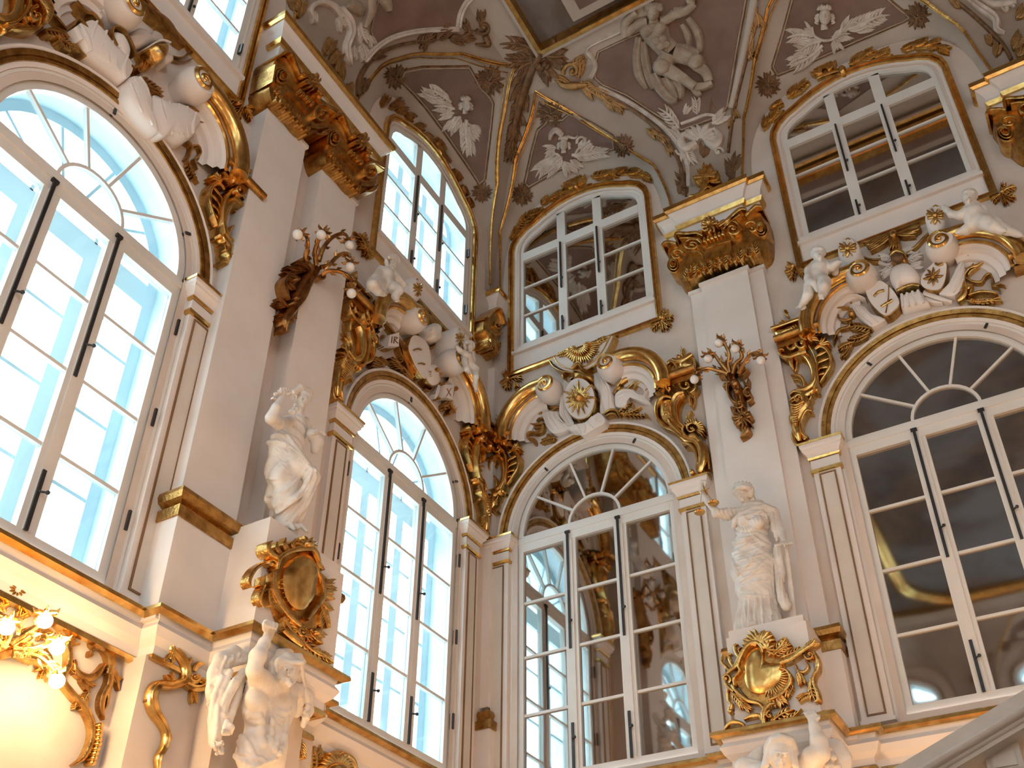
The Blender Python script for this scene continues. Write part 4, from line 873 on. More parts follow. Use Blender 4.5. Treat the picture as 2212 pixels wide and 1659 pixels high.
# ---- trophy over the wide mirror arch
T2 = (1700, 480, 4.3203)
def orn2(name, label, cat, anchor, parts, d=.16, **k): return ornament(name, label, cat, 'B', d, T2, anchor, parts, **k)
a, b = shield([(748, 650), (810, 640), (880, 585), (970, 640), (1035, 720), (1062, 800), (1000, 875), (930, 908), (850, 850), (780, 760)], 14)
orn2('bar_shield', 'white shield with two gilded bars over the wide mirror arch', 'shield', (900, 760), [('field', 'white', a), ('rim', 'gold_dark', b), ('bar*', 'gold', [('s', [(828, 738), (870, 695), (925, 682)], 22, 22, {'up': .11}), ('s', [(895, 835), (950, 800), (1000, 772)], 24, 26, {'up': .11}), ('s', [(968, 620), (962, 760), (940, 890)], 8, 12, {'up': .11})])])
a, b = shield([(1265, 620), (1275, 540), (1340, 460), (1400, 415), (1490, 415), (1500, 500), (1480, 600), (1430, 668), (1330, 665)], 14)
orn2('star_shield', 'white shield with a spiky gilded star, right of the stucco cuirass', 'shield', (1380, 550), [('field', 'white', a), ('rim', 'gold_dark', b), ('star', 'gold_dark', [('f', 1375, 555, 12, 90, 0, 320, 9, 26, {'up': .11, 'curl': .1, 'jit': .2}), ('b', 1375, 555, 28, {'up': .11}), ('s', [(1395, 430), (1430, 445), (1470, 430)], 20, 30, {'up': .10})])])
orn2('stucco_cuirass', 'white stucco cuirass with a gilded belt at the crown of the wide mirror arch', 'armour', (1150, 600), [('breastplate', 'white', [('p', [(1000, 470), (1140, 430), (1220, 480), (1265, 560), (1235, 620), (1100, 650), (1040, 685), (985, 620), (968, 540)], .22)]),
  ('belt', 'gold', [('s', [(1045, 690), (1120, 655), (1190, 635), (1255, 645)], 24, 26, {'up': .13})]), ('skirt', 'white', cloth([(1055, 710), (1150, 670), (1255, 660), (1300, 720), (1335, 780), (1200, 812), (1080, 832), (1060, 770)], [[(1080, 700), (1090, 820)], [(1130, 690), (1150, 815)], [(1180, 675), (1215, 800)], [(1230, 665), (1290, 780)]], h=.08, w_=30))])
orn2('gilded_helmet', 'gilded open helmet above the stucco cuirass', 'gilded ornament', (1060, 390), [('helmet', 'gold', [('p', [(985, 390), (1015, 330), (1035, 280), (1075, 330), (1130, 370), (1140, 430), (1070, 450), (1000, 450)], .2), ('s', [(990, 395), (1040, 350), (1100, 360), (1140, 400)], [20, 30, 30, 14], {'up': .2})]), ('visor', 'bronze_paint', [('p', [(1000, 400), (1050, 370), (1110, 380), (1120, 420), (1060, 445), (1010, 435)], .04, {'up': .2})]),
  ('plumes', 'white', [('l', 990, 340, 845, 350, 80, .15), ('l', 1000, 400, 870, 480, 90, -.1), ('l', 980, 440, 890, 530, 70, .1), ('s', [(860, 380), (930, 400), (980, 380)], 40, 20), ('l', 1110, 380, 1270, 300, 90, -.1), ('l', 1060, 280, 1180, 240, 80, .1), ('l', 1140, 420, 1260, 380, 90, .1)])])
orn2('stucco_banner', 'white stucco banner under the shield with bars', 'banner', (760, 880), [('cloth', 'white', cloth([(600, 780), (720, 790), (800, 870), (930, 912), (880, 960), (800, 992), (720, 940), (640, 860)], [[(630, 800), (700, 880), (800, 970)], [(680, 800), (760, 890), (860, 950)], [(560, 720), (640, 700), (740, 730)]], w_=26)), ('lance', 'gold', [('s', [(360, 825), (480, 812), (590, 800)], [6, 20, 14], {'up': .03})])])
orn2('stucco_banner', 'white stucco banner behind the shield with the star', 'banner', (1580, 560), [('cloth', 'white', cloth([(1500, 600), (1590, 420), (1650, 370), (1665, 480), (1640, 620), (1560, 705), (1440, 695), (1420, 680)], [[(1640, 400), (1600, 520), (1520, 660)], [(1650, 480), (1610, 600), (1560, 680)]], w_=26)), ('lance', 'gold', [('s', [(1690, 330), (1740, 280), (1795, 245)], [24, 16, 4], {'up': .03})])])
orn2('stucco_drapery', 'white stucco sash trailing from the cuirass along the arch', 'drapery', (1420, 710), [('cloth', 'white', [('s', [(1280, 660), (1380, 700), (1480, 730), (1540, 735)], [60, 50, 34, 10]), ('s', [(1290, 720), (1380, 745), (1450, 750)], [40, 30, 8])])])
orn2('gilded_torch', 'gilded quiver with arrows at the right of the trophy over the wide mirror arch', 'gilded ornament', (1660, 620), [('quiver', 'gold', [('s', [(1590, 735), (1650, 680), (1660, 600), (1640, 550)], [50, 70, 60, 30]), ('s', [(1650, 640), (1720, 600), (1700, 700)], [30, 50, 10]), ('s', [(1650, 500), (1700, 430), (1780, 400), (1860, 345)], [10, 24, 26, 4]), ('s', [(1670, 470), (1740, 380)], 18, 4), ('s', [(1690, 490), (1720, 450), (1800, 400)], [8, 20, 4])]),
  ('ribbon*', 'gold_dark', [('s', [(1660, 510), (1730, 550), (1810, 555), (1850, 500), (1900, 482), (1915, 540), (1910, 590), (1960, 600), (1990, 640)], [14, 20, 22, 20, 18, 14, 14, 12, 6]), ('s', [(1930, 590), (1990, 575), (2035, 590)], 10, 5)]), ('palm', 'gold', [('l', 1680, 735, 1990, 690, 60, .1), ('l', 1700, 740, 2010, 735, 50, 0), ('s', [(1700, 700), (1820, 665), (1970, 680)], [10, 24, 5], {'up': .05})])])
orn2('gilded_ribbon', 'dull gold knotted ribbon at the left of the trophy over the wide mirror arch', 'gilded ornament', (500, 950), [('ribbon*', 'gold_dark', [('s', [(470, 850), (490, 895), (540, 915), (600, 900)], 18, 20), ('s', [(590, 930), (570, 975), (490, 1000), (450, 1060), (430, 1140)], [20, 24, 22, 20, 6]), ('s', [(470, 1040), (490, 1120)], 12, 4), ('b', 600, 850, 34), ('v', 590, 720, 40, 180, .7, 14)])])
orn2('gilded_spray', 'gilded acanthus spray on the left haunch of the wide mirror arch', 'gilded ornament', (620, 1060), [('leaf*', 'gold_dark', [('l', 790, 1000, 570, 990, 90, .1), ('l', 770, 1030, 560, 1090, 90, -.1), ('l', 620, 1120, 480, 1200, 80, .1), ('l', 590, 1150, 490, 1260, 60, -.1)])])
orn2('gilded_wings', 'spread gilded feathers under the big mirrored upper window', 'gilded ornament', (980, 140), [('feather*', 'gold_dark', [('s', [(1000, 130), (850, 160), (685, 190)], [40, 50, 8])]+[('s', [(980-i*30, 130+i*5), (900-i*36, 200+i*4), (780+i*14-i*22, 275-i*16)], [24, 30, 6], {'up': .02}) for i in range(5)]+
  [('s', [(1010+i*20, 120-i*6), (1090+i*34, 130-i*14), (1200+i*10, 130-i*26)], [24, 30, 6], {'up': .02}) for i in range(5)]+[('s', [(960+i*26, 160), (975+i*24, 220), (960+i*30, 265)], [30, 34, 8], {'up': .03}) for i in range(4)]+[('b', 1000, 135, 40, {'up': .04})]),
  ('moulding_strip*', 'gold_dark', [('s', [(1110, 300), (1200, 225), (1270, 150), (1330, 95)], 16, 18), ('s', [(700, 320), (780, 345), (880, 352)], 14, 16), ('s', [(720, 345), (800, 365), (880, 370)], 8, 10)])])
def medallion(wall, tr, cx, cy, rx, ry, d, label, rot=0):
    """rounded white cartouche with a gilded two-headed eagle under a small crown"""
    P = ell(cx, cy, rx, ry, 14, rot); k = rx/105; l = ry/135
    f = lambda x, y: (cx+(x)*k, cy+(y)*l)
    ea = [('b', *f(0, 5), 26*k, {'up': .155, 'sq': l/k}), ('s', [f(5, 10), f(0, 50), f(-8, 85)], [34*k, 44*k, 14*k], {'up': .145})]
    for s_ in (-1, 1):
        ea += [('s', [f(s_*8, -5), f(s_*22, -45), f(s_*40, -52)], [16*k, 12*k, 5*k], {'up': .155}), ('s', [f(s_*15, 5), f(s_*50, -20), f(s_*75, -45)], [20*k, 34*k, 8*k], {'up': .145}), ('s', [f(s_*15, 12), f(s_*55, 0), f(s_*80, -10)], [20*k, 34*k, 8*k], {'up': .145}), ('s', [f(s_*12, 20), f(s_*48, 25), f(s_*72, 30)], [18*k, 28*k, 8*k], {'up': .145}), ('s', [f(s_*8, 35), f(s_*35, 60), f(s_*45, 75)], [12*k, 10*k, 4*k], {'up': .145})]
    return ornament('eagle_cartouche', label, 'cartouche', wall, d, tr, (cx, cy), [('body', 'white', [('p', P, .14, {'flat': False})]), ('eagle', 'gold', ea), ('crown', 'gold_dark', [('s', [f(-20, -88), f(0, -100), f(20, -88)], 14*k, 14*k, {'up': .12}), ('b', *f(0, -100), 8*k, {'up': .12})])])
medallion('B', T2, 590, 300, 108, 132, .34, 'white eagle cartouche held by the putto at the left of the wide mirror arch')
medallion('B', (1480, 400, 2.963), 1615, 235, 76, 92, .34, 'white eagle cartouche held by the reclining putto at upper right')
# ---- trophy over the daylit arch next to the corner
T3 = (700, 540, 4.608)
def orn3(name, label, cat, anchor, parts, d=.18, **k): return ornament(name, label, cat, 'A', d, T3, anchor, parts, **k)
a, b = shield([(800, 950), (840, 872), (935, 905), (990, 990), (1012, 1120), (1000, 1240), (950, 1300), (885, 1215), (830, 1100), (796, 1010)], 11)
orn3('bar_shield', 'tall white shield with two small gilded bars over the daylit arch', 'shield', (900, 1090), [('field', 'white', a), ('rim', 'gold', b), ('bar*', 'gold_dark', [('s', [(832, 1022), (870, 1008), (912, 1018)], 14, 16, {'up': .11}), ('s', [(878, 1155), (910, 1150), (946, 1162)], 14, 16, {'up': .11})])])
E3 = ell(1050, 1255, 72, 112, 12, -10)
orn3('sun_shield', 'scalloped white shield with a gilded sun over the daylit arch', 'shield', (1050, 1255), [('field', 'white', [('p', E3, .07, {'up': .04})]), ('rim', 'gold_dark', [('s', E3+[E3[0]], 9, 9, {'up': .05})]), ('sun', 'gold', [('b', 1065, 1215, 26, {'up': .11}), ('f', 1060, 1230, 14, 80, 180, 350, 13, 12, {'up': .10, 'curl': 0})])])
orn3('stucco_book', 'open white tablet with a gilded cross near the right foot of the daylit arch crest', 'tablet', (1215, 1425), [('leaf_sheet', 'white', [('p', [(1168, 1352), (1268, 1352), (1248, 1505), (1178, 1475)], .06, {'flat': True, 'smooth': False})]), ('cross_mark', 'gold_dark', [('s', [(1190, 1390), (1230, 1465)], 8, 8, {'up': .06}), ('s', [(1235, 1385), (1185, 1470)], 8, 8, {'up': .06}), ('s', [(1268, 1355), (1250, 1500)], 6, 6, {'up': .05})])])
orn3('stucco_scroll', 'square white sheet with gilded letters over the daylit arch', 'tablet', (650, 910), [('leaf_sheet', 'white', [('p', [(612, 862), (705, 840), (700, 978), (592, 975)], .05, {'flat': True, 'smooth': False, 'up': .03})]), ('letter*', 'bronze_paint', [('s', [(632, 880), (625, 945)], 7, 7, {'up': .085}), ('s', [(655, 882), (648, 950)], 7, 7, {'up': .085}), ('s', [(660, 885), (685, 895), (660, 915), (690, 950)], 7, 7, {'up': .085})])])
orn3('gilded_staff', 'dull gold staff slanting across the daylit arch crest', 'gilded ornament', (780, 960), [('staff', 'gold_dark', [('s', [(585, 680), (680, 800), (760, 920), (800, 1060), (840, 1180), (890, 1270)], [26, 22, 24, 26, 30, 24]), ('b', 588, 672, 24), ('s', [(730, 900), (760, 1010), (810, 1120)], [8, 12, 8]), ('s', [(850, 1150), (880, 1230), (860, 1280)], 20, 10)]), ('ribbon*', 'gold_dark', [('s', [(512, 810), (545, 860), (535, 920), (570, 955)], 12, 16), ('b', 592, 858, 15), ('s', [(590, 960), (640, 990), (690, 985)], 10, 8)])])
orn3('stucco_bust', 'small white stucco helmet over the daylit arch', 'armour', (1015, 850), [('helmet', 'marble', [('p', [(960, 800), (1000, 760), (1055, 780), (1072, 830), (1058, 880), (1070, 940), (985, 930), (968, 870)], .14, {'up': .1}), ('s', [(965, 835), (1010, 850), (1060, 835)], 14, 14, {'up': .2})]), ('plume', 'gold_dark', [('s', [(985, 930), (1010, 990), (1060, 980), (1080, 940)], [20, 26, 24, 12], {'up': .06}), ('s', [(1000, 930), (1035, 1040)], 30, 30, {'up': .02})])])
orn3('gilded_wings', 'dull gold eagle wing under the daylit upper window', 'gilded ornament', (980, 640), [('wing', 'gold_dark', [('s', [(890, 570), (960, 620), (1040, 700)], [60, 90, 50]), ('s', [(930, 520), (990, 620), (1050, 700)], [30, 44, 20], {'up': .03})]+[('s', [(960+i*22, 620+i*10), (985+i*26, 690+i*6), (1005+i*30, 740+i*4)], [20, 24, 6], {'up': .04}) for i in range(5)])], d=.14)
orn3('gilded_spray', 'gilded leaves lying on the left haunch of the daylit arch', 'gilded ornament', (640, 1110), [('leaf*', 'gold_dark', [('l', 600, 1150, 480, 1080, 70, .1), ('l', 640, 1140, 560, 1060, 60, -.1), ('l', 560, 1160, 470, 1130, 50, 0), ('l', 780, 1190, 640, 1080, 70, .1), ('v', 760, 1090, 36, 200, .8, 18), ('l', 840, 1240, 720, 1150, 60, .1), ('l', 880, 1290, 830, 1180, 50, -.1)])])
orn3('gilded_spray', 'gilded leaves and ribbons on the right haunch of the daylit arch', 'gilded ornament', (1230, 1520), [('leaf*', 'gold_dark', [('l', 1120, 1340, 1230, 1310, 50, .1), ('s', [(1140, 1390), (1110, 1440), (1160, 1480)], 30, 14), ('l', 1190, 1560, 1250, 1500, 60, .1), ('l', 1240, 1640, 1330, 1570, 60, -.1), ('s', [(1270, 1470), (1260, 1540), (1310, 1620)], [16, 34, 10]), ('b', 1308, 1380, 28), ('s', [(1290, 1400), (1280, 1470)], 16, 8), ('s', [(1090, 1350), (1060, 1400), (1010, 1380)], 16, 8), ('v', 1215, 1580, 34, 0, .8, 16)]), ('ring', 'white', [('s', [(1140, 1350), (1120, 1430), (1100, 1480)], [30, 40, 14])])])
medallion('A', T3, 862, 412, 58, 132, .34, 'white eagle cartouche beside the seated putto above the daylit arch', -8)
medallion('A', T3, 1285, 905, 52, 128, .34, 'white eagle cartouche held by the small putto near the corner', -6)
orn3('curved_moulding', 'dull gold curved moulding under the daylit upper window', 'gilded ornament', (1150, 880), [('moulding*', 'gold_dark', [('s', [(1070, 860), (1130, 880), (1200, 850), (1240, 790)], 14, 14), ('s', [(1080, 880), (1140, 905), (1215, 875)], 8, 8), ('s', [(880, 800), (940, 860), (1000, 900)], 30, 14)])], d=.14)
# ---- trophy over the large left window
T4 = (0, 0, 4.809)
def orn4(name, label, cat, anchor, parts, d=.2, **k): return ornament(name, label, cat, 'A', d, T4, anchor, parts, **k)
orn4('stucco_quiver', 'fluted white stucco quiver over the large left window', 'stucco ornament', (1000, 450), [('cloth', 'white', cloth([(900, 215), (960, 235), (1050, 330), (1180, 500), (1300, 600), (1370, 720), (1330, 830), (1260, 870), (1150, 760), (900, 580), (820, 500), (760, 400), (722, 300), (790, 262)], [[(960, 250), (900, 400), (920, 480)], [(1060, 350), (1000, 500), (1010, 600)], [(1130, 450), (1060, 600), (1090, 680)], [(1200, 530), (1140, 680), (1190, 770)], [(1280, 600), (1230, 740), (1260, 850)], [(780, 280), (850, 420), (900, 560)], [(730, 320), (790, 450)]], h=.10, w_=60)),
  ('edge', 'gold_dark', [('s', [(722, 300), (765, 225), (820, 260), (868, 330)], 14, 12, {'up': .08}), ('s', [(780, 20), (880, 130), (960, 160), (1030, 260), (1075, 380)], [30, 40, 40, 36, 12], {'up': .02})])])
orn4('stucco_drapery', 'long white stucco drapery falling over the arch of the large left window', 'drapery', (1450, 1050), [('cloth', 'white', cloth([(1290, 830), (1400, 800), (1470, 900), (1540, 1080), (1545, 1280), (1610, 1420), (1500, 1330), (1350, 1150), (1270, 1000)], [[(1330, 850), (1400, 980), (1440, 1150), (1530, 1330)], [(1390, 830), (1460, 970), (1500, 1150)], [(1300, 900), (1340, 1040), (1420, 1200)]], h=.12, w_=44))])
orn4('stucco_skirt', 'pleated white stucco skirt of a cuirass over the large left window', 'armour', (1780, 1270), [('cloth', 'white', cloth([(1540, 1000), (1700, 1060), (1900, 1110), (2060, 1240), (1990, 1420), (1870, 1510), (1740, 1440), (1650, 1452), (1580, 1360), (1530, 1200)], [[(1600, 1060), (1640, 1250), (1740, 1420)], [(1700, 1090), (1720, 1250), (1800, 1440)], [(1800, 1110), (1790, 1280), (1850, 1460)], [(1890, 1140), (1860, 1300), (1900, 1460)], [(1980, 1200), (1940, 1330), (1950, 1420)]], h=.12, w_=56)), ('edge', 'gold_dark', [('s', [(1910, 1120), (1980, 1130), (2050, 1170)], 20, 10, {'up': .03}), ('s', [(2060, 1260), (2130, 1280), (2200, 1330)], 20, 8)])])
orn4('gilded_helmet', 'gilded helmet with a white rim above the large left window', 'gilded ornament', (1560, 600), [('helmet', 'gold', [('p', [(1462, 530), (1560, 495), (1650, 520), (1640, 640), (1570, 712), (1490, 620)], .22)]), ('rim', 'marble', [('s', [(1465, 535), (1550, 500), (1648, 522)], [16, 30, 16], {'up': .2}), ('s', [(1500, 600), (1550, 625), (1590, 612)], [10, 24, 10], {'up': .2})]), ('plumes', 'wall', [('p', [(1330, 380), (1440, 290), (1530, 380), (1590, 320), (1690, 380), (1700, 470), (1560, 460), (1400, 500)], .12, {'up': -.05}), ('p', [(1660, 560), (1750, 600), (1760, 660), (1700, 690), (1650, 620)], .1)])])
orn4('gilded_ring', 'dull gold oval ring among the stucco arms over the large left window', 'gilded ornament', (1230, 480), [('ring', 'gold_dark', [('s', [(1155, 515), (1110, 410), (1130, 320), (1210, 340), (1290, 450), (1330, 540), (1350, 620)], 18, 14, {'up': .1}), ('s', [(1230, 640), (1300, 690), (1370, 720), (1410, 700)], [14, 30, 26, 8], {'up': .05})]), ('disc', 'white', [('p', [(1150, 350), (1230, 370), (1300, 480), (1320, 600), (1250, 640), (1180, 540), (1135, 430)], .1)])])
orn4('gilded_spray', 'dull gold acanthus between the drapery and the pleated skirt at upper left', 'gilded ornament', (1600, 920), [('leaf*', 'gold_dark', [('l', 1440, 800, 1700, 950, 130, .1), ('l', 1470, 880, 1690, 1080, 110, -.1), ('l', 1440, 760, 1500, 640, 100, .1)])])
orn4('gilded_mask', 'large gilded rocaille mask at the crown of the large left window', 'gilded ornament', (330, 150), [('rocaille', 'gold', [('s', [(330, 10), (400, 80), (440, 180), (410, 280)], [90, 110, 90, 40], {'up': .1}), ('v', 330, 190, 90, 90, .9, 50, {'up': .08}), ('l', 300, 280, 130, 300, 100, .1), ('b', 140, 285, 34), ('s', [(230, 80), (220, 170), (260, 260)], [50, 60, 30], {'up': .04}), ('l', 420, 60, 470, 0, 60, 0)]), ('leaf*', 'gold_dark', [('l', 440, 290, 100, 310, 90, .05), ('l', 460, 310, 720, 400, 110, -.1), ('l', 600, 360, 800, 500, 100, .1), ('l', 560, 280, 700, 420, 80, -.1), ('s', [(760, 450), (830, 530), (900, 585)], [40, 30, 6])])])
orn4('gilded_lance', 'thin gilded lance left of the stucco quiver', 'gilded ornament', (610, 200), [('lance', 'gold_dark', [('s', [(490, 90), (600, 190), (700, 310)], [10, 24, 14])])])
orn4('gilded_wings', 'dark gilded feathers under the cut-off upper window at left', 'gilded ornament', (1660, 250), [('feather*', 'gold_dark', [('s', [(1420, 0), (1530, 130), (1700, 260), (1850, 430)], [60, 110, 130, 60])]+[('s', [(1500+i*60, 60+i*60), (1580+i*50, 180+i*50), (1640+i*52, 300+i*40)], [40, 50, 12], {'up': .04}) for i in range(6)])], d=.14)
orn4('curved_moulding', 'dull gold curved moulding below the cut-off upper window', 'gilded ornament', (1850, 560), [('moulding*', 'gold_dark', [('s', [(1650, 480), (1740, 560), (1860, 600), (1940, 570), (1990, 520)], 18, 18), ('s', [(1700, 560), (1790, 620), (1900, 640), (2010, 600)], 10, 10)])], d=.14)
orn4('stucco_scroll_end', 'white stucco scroll hanging above the quiver at upper left', 'stucco ornament', (1180, 130), [('scroll', 'white', [('s', [(1060, 100), (1130, 170), (1230, 300)], [90, 120, 90], {'up': .02})])])
T5 = (400, 300, 4.367)
ornament('gilded_spray', 'dark gilded ribbon bows right of the large left arch', 'gilded ornament', 'A', .14, T5, (80, 180), [('ribbon*', 'gold_dark', [('s', [(20, 30), (60, 80), (30, 170), (0, 190)], [40, 30, 26, 10]), ('s', [(60, 70), (120, 60), (150, 120), (120, 170), (90, 200), (120, 290)], [20, 18, 18, 18, 22, 6]), ('l', 20, 200, 130, 420, 60, .05)])])
# ------------------------------------------------------------------ gilded capitals
TC = (1420, 360, 5.923)
capB = ornament('gilded_capital', 'gilded composite capital on the broad white pilaster', 'capital', 'B', .33, TC, (800, 1350), [
 ('bell', 'gold_dark', [('p', [(115, 1095), (290, 1005), (560, 960), (720, 930), (900, 830), (1120, 650), (1375, 595), (1440, 970), (1340, 1180), (900, 1310), (390, 1520), (250, 1440), (155, 1250)], .10, {'n': 3})]),
 ('abacus', 'gold', [('s', [(105, 1100), (140, 1050), (220, 1045), (290, 1060)], 30, 34, {'up': .16}), ('s', [(285, 1010), (310, 955), (430, 960), (560, 950), (640, 990)], [30, 40, 44, 40, 20], {'up': .20}), ('s', [(850, 870), (950, 790), (1050, 700), (1120, 650), (1190, 655)], [20, 40, 46, 44, 30], {'up': .20}), ('s', [(1170, 720), (1230, 650), (1300, 590), (1380, 595)], [30, 36, 40, 34], {'up': .16}), ('s', [(340, 1020), (450, 1010), (600, 1030)], 18, 18, {'up': .2}), ('s', [(900, 900), (1000, 800), (1110, 720)], 18, 18, {'up': .2})]),
 ('volute', 'gold', [('v', 500, 1090, 125, 20, 1.6, 40, {'up': .18, 'sq': .68})]), ('volute', 'gold', [('v', 1015, 890, 118, 160, -1.6, 40, {'up': .18, 'sq': .95})]), ('volute', 'gold', [('v', 290, 1190, 90, 20, 1.2, 36, {'up': .12, 'sq': .9})]), ('volute', 'gold', [('v', 1240, 845, 95, 160, -1.2, 36, {'up': .12})]),
 ('flower', 'gold', [('f', 730, 850, 14, 110, 0, 324, 10, 40, {'up': .22, 'curl': .3}), ('b', 725, 830, 34, {'up': .24}), ('l', 640, 920, 560, 960, 60, 0, {'up': .2}), ('l', 820, 850, 930, 790, 60, 0, {'up': .2})]),
 ('egg*', 'gold_smooth', [('b', 655+i*47, 1030-i*17, 22, {'up': .18, 'sq': 1.7}) for i in range(6)]),
 ('necking', 'gold_dark', [('p', [(640, 1150), (985, 1040), (1000, 1180), (650, 1290)], .04, {'up': .12, 'flat': True, 'smooth': False}), ('s', [(630, 1150), (800, 1090), (1000, 1030)], 16, 16, {'up': .17}), ('s', [(420, 1180), (560, 1160), (620, 1200), (640, 1290)], 30, 20, {'up': .15})]),
 ('shell', 'gold', [('s', ell(235, 1300, 80-k*22, 95-k*26, 8)+[(235+80-k*22, 1300)], 14, 14, {'up': .08+.02*k}) for k in range(3)]), ('shell', 'gold', [('s', ell(1350, 850, 80-k*22, 95-k*26, 8)+[(1350+80-k*22, 850)], 14, 14, {'up': .08+.02*k}) for k in range(3)]),
 ('leaf*', 'gold', [('l', 400+i*100, 1500-i*33, 420+i*98, 1330-i*34, 120, .12*(-1)**i, {'up': .12, 'lobes': 4}) for i in range(10)]+[('l', 450+i*105, 1450-i*34, 445+i*100, 1380-i*34, 70, .1, {'up': .17, 'lobes': 3}) for i in range(9)])], hk=1.1)
copy_thing(capB, 'B', capB.location.x+5.08, capB.location.z, WD, False, 'gilded composite capital cut by the right edge')
TA = (560, 110, 2.885)
capA = ornament('gilded_capital', 'gilded capital of the left twin pilaster', 'capital', 'A', .36, TA, (180, 440), [
 ('bell', 'gold_dark', [('p', [(38, 210), (62, 70), (100, 38), (150, 50), (200, 175), (300, 250), (435, 405), (430, 480), (385, 545), (310, 560), (230, 535), (150, 440), (60, 350), (30, 250)], .12, {'n': 3})]),
 ('abacus', 'gold', [('s', [(80, 60), (105, 38), (150, 46), (175, 110), (205, 185)], 18, 16, {'up': .16}), ('s', [(300, 320), (360, 360), (438, 405)], 16, 18, {'up': .16}), ('s', [(310, 340), (370, 380), (430, 425)], 9, 9, {'up': .17}), ('s', [(60, 110), (50, 170), (40, 220)], 14, 12, {'up': .12})]),
 ('shell', 'gold', [('s', ell(98, 185, 50-k*14, 60-k*16, 8)+[(98+50-k*14, 185)], 9, 9, {'up': .10+.03*k}) for k in range(3)]),
 ('flower', 'gold', [('f', 260, 235, 8, 58, 0, 324, 9, 22, {'up': .22, 'curl': .3}), ('b', 262, 232, 16, {'up': .24}), ('l', 290, 280, 330, 320, 40, 0, {'up': .2}), ('l', 230, 210, 205, 180, 36, 0, {'up': .2})]),
 ('egg*', 'gold_smooth', [('b', 195+i*19, 285+i*19, 11, {'up': .17, 'sq': 1.5}) for i in range(5)]),
 ('volute', 'gold', [('v', 335, 425, 62, 60, 1.5, 18, {'up': .18, 'sq': 1.0})]), ('volute', 'gold', [('v', 80, 275, 24, 60, 1.2, 10, {'up': .12})]),
 ('necking', 'gold_dark', [('s', [(125, 285), (190, 345), (255, 415)], 10, 10, {'up': .16}), ('s', [(270, 490), (330, 500), (380, 490)], 30, 26, {'up': .12}), ('b', 370, 530, 20, {'up': .12}), ('s', [(300, 540), (350, 545), (395, 510)], 16, 12, {'up': .14})]),
 ('leaf*', 'gold', [('l', 70+i*27, 350+i*29, 82+i*27, 300+i*29, 46, .1*(-1)**i, {'up': .12, 'lobes': 3}) for i in range(8)]+[('l', 78+i*27, 362+i*28, 85+i*27, 336+i*28, 30, .1, {'up': .17, 'lobes': 3}) for i in range(7)])], hk=1.1)
copy_thing(capA, 'A', capA.location.y+1.15, capA.location.z, WD, False, 'gilded capital of the right twin pilaster')
ornament('gilded_capital', 'small gilded capital in the corner of the hall', 'capital', 'A', .24, (700, 540, 4.608), (1640, 1000), [
 ('bell', 'gold_dark', [('p', [(1570, 690), (1650, 608), (1700, 625), (1745, 760), (1722, 880), (1690, 960), (1700, 1080), (1640, 1015), (1590, 1000), (1600, 900), (1550, 800)], .12)]),
 ('abacus', 'gold', [('s', [(1565, 700), (1650, 612), (1700, 630), (1740, 760)], 22, 22, {'up': .14})]), ('volute', 'gold', [('v', 1665, 780, 50, 90, 1.2, 20, {'up': .16})]),
 ('leaf*', 'gold', [('l', 1600+i*40, 1000+i*22, 1600+i*38, 900+i*14, 70, .1, {'up': .1, 'lobes': 3}) for i in range(3)]+[('s', [(1600, 830), (1650, 870), (1720, 850)], 16, 16, {'up': .12})])])
# ------------------------------------------------------------------ rocaille above and at the feet of the upper windows
TU = (1000, 0, 2.962)
topB = ornament('gilded_garland', 'gilded garland along the top of the mirrored upper window beside the corner', 'gilded ornament', 'B', .13, TU, (750, 1180), [
 ('leaf*', 'gold', [('l', 300, 1530, 320, 1440, 70, .2), ('l', 330, 1480, 440, 1400, 60, -.15), ('l', 360, 1420, 380, 1330, 50, .1), ('l', 400, 1380, 520, 1330, 70, .1), ('l', 500, 1310, 540, 1240, 60, .15), ('l', 540, 1290, 660, 1240, 70, -.1), ('l', 820, 1130, 960, 1090, 80, .12), ('l', 900, 1120, 1000, 1120, 60, -.1), ('l', 960, 1100, 1050, 1070, 60, .15), ('l', 1040, 1110, 1150, 1080, 80, .12), ('l', 1120, 1110, 1210, 1150, 70, -.1), ('l', 680, 1220, 800, 1200, 60, -.1)]),
 ('shell', 'gold', [('f', 725, 1195, 16, 95, 40, 190, 9, 26, {'up': .03}), ('b', 725, 1195, 22, {'up': .04}), ('s', [(640, 1240), (720, 1215), (830, 1180)], 26, 20)])])
ornament('gilded_garland', 'gilded garland with a shell along the top of the big mirrored upper window', 'gilded ornament', 'B', .13, (1480, 0, 2.963), (1000, 420), [
 ('leaf*', 'gold', [('l', 500, 830, 520, 740, 70, .1), ('l', 530, 780, 600, 680, 80, .1), ('l', 540, 700, 630, 660, 60, -.1), ('l', 650, 620, 720, 550, 80, .1), ('l', 700, 600, 800, 520, 70, -.1), ('l', 1050, 420, 1150, 330, 90, .1), ('l', 1100, 400, 1230, 330, 90, -.1), ('l', 1200, 370, 1310, 310, 80, .1), ('l', 1450, 300, 1550, 260, 90, .1), ('l', 1530, 300, 1640, 280, 80, -.1), ('l', 1600, 300, 1690, 330, 70, -.1), ('l', 1380, 320, 1480, 280, 60, 0)]),
 ('shell', 'gold', [('f', 900, 470, 20, 100, 40, 190, 9, 28, {'up': .03}), ('b', 1010, 460, 26, {'up': .04}), ('s', [(840, 500), (920, 470), (1030, 440)], 30, 22), ('s', [(900, 500), (980, 480), (1050, 440)], 20, 14)])])
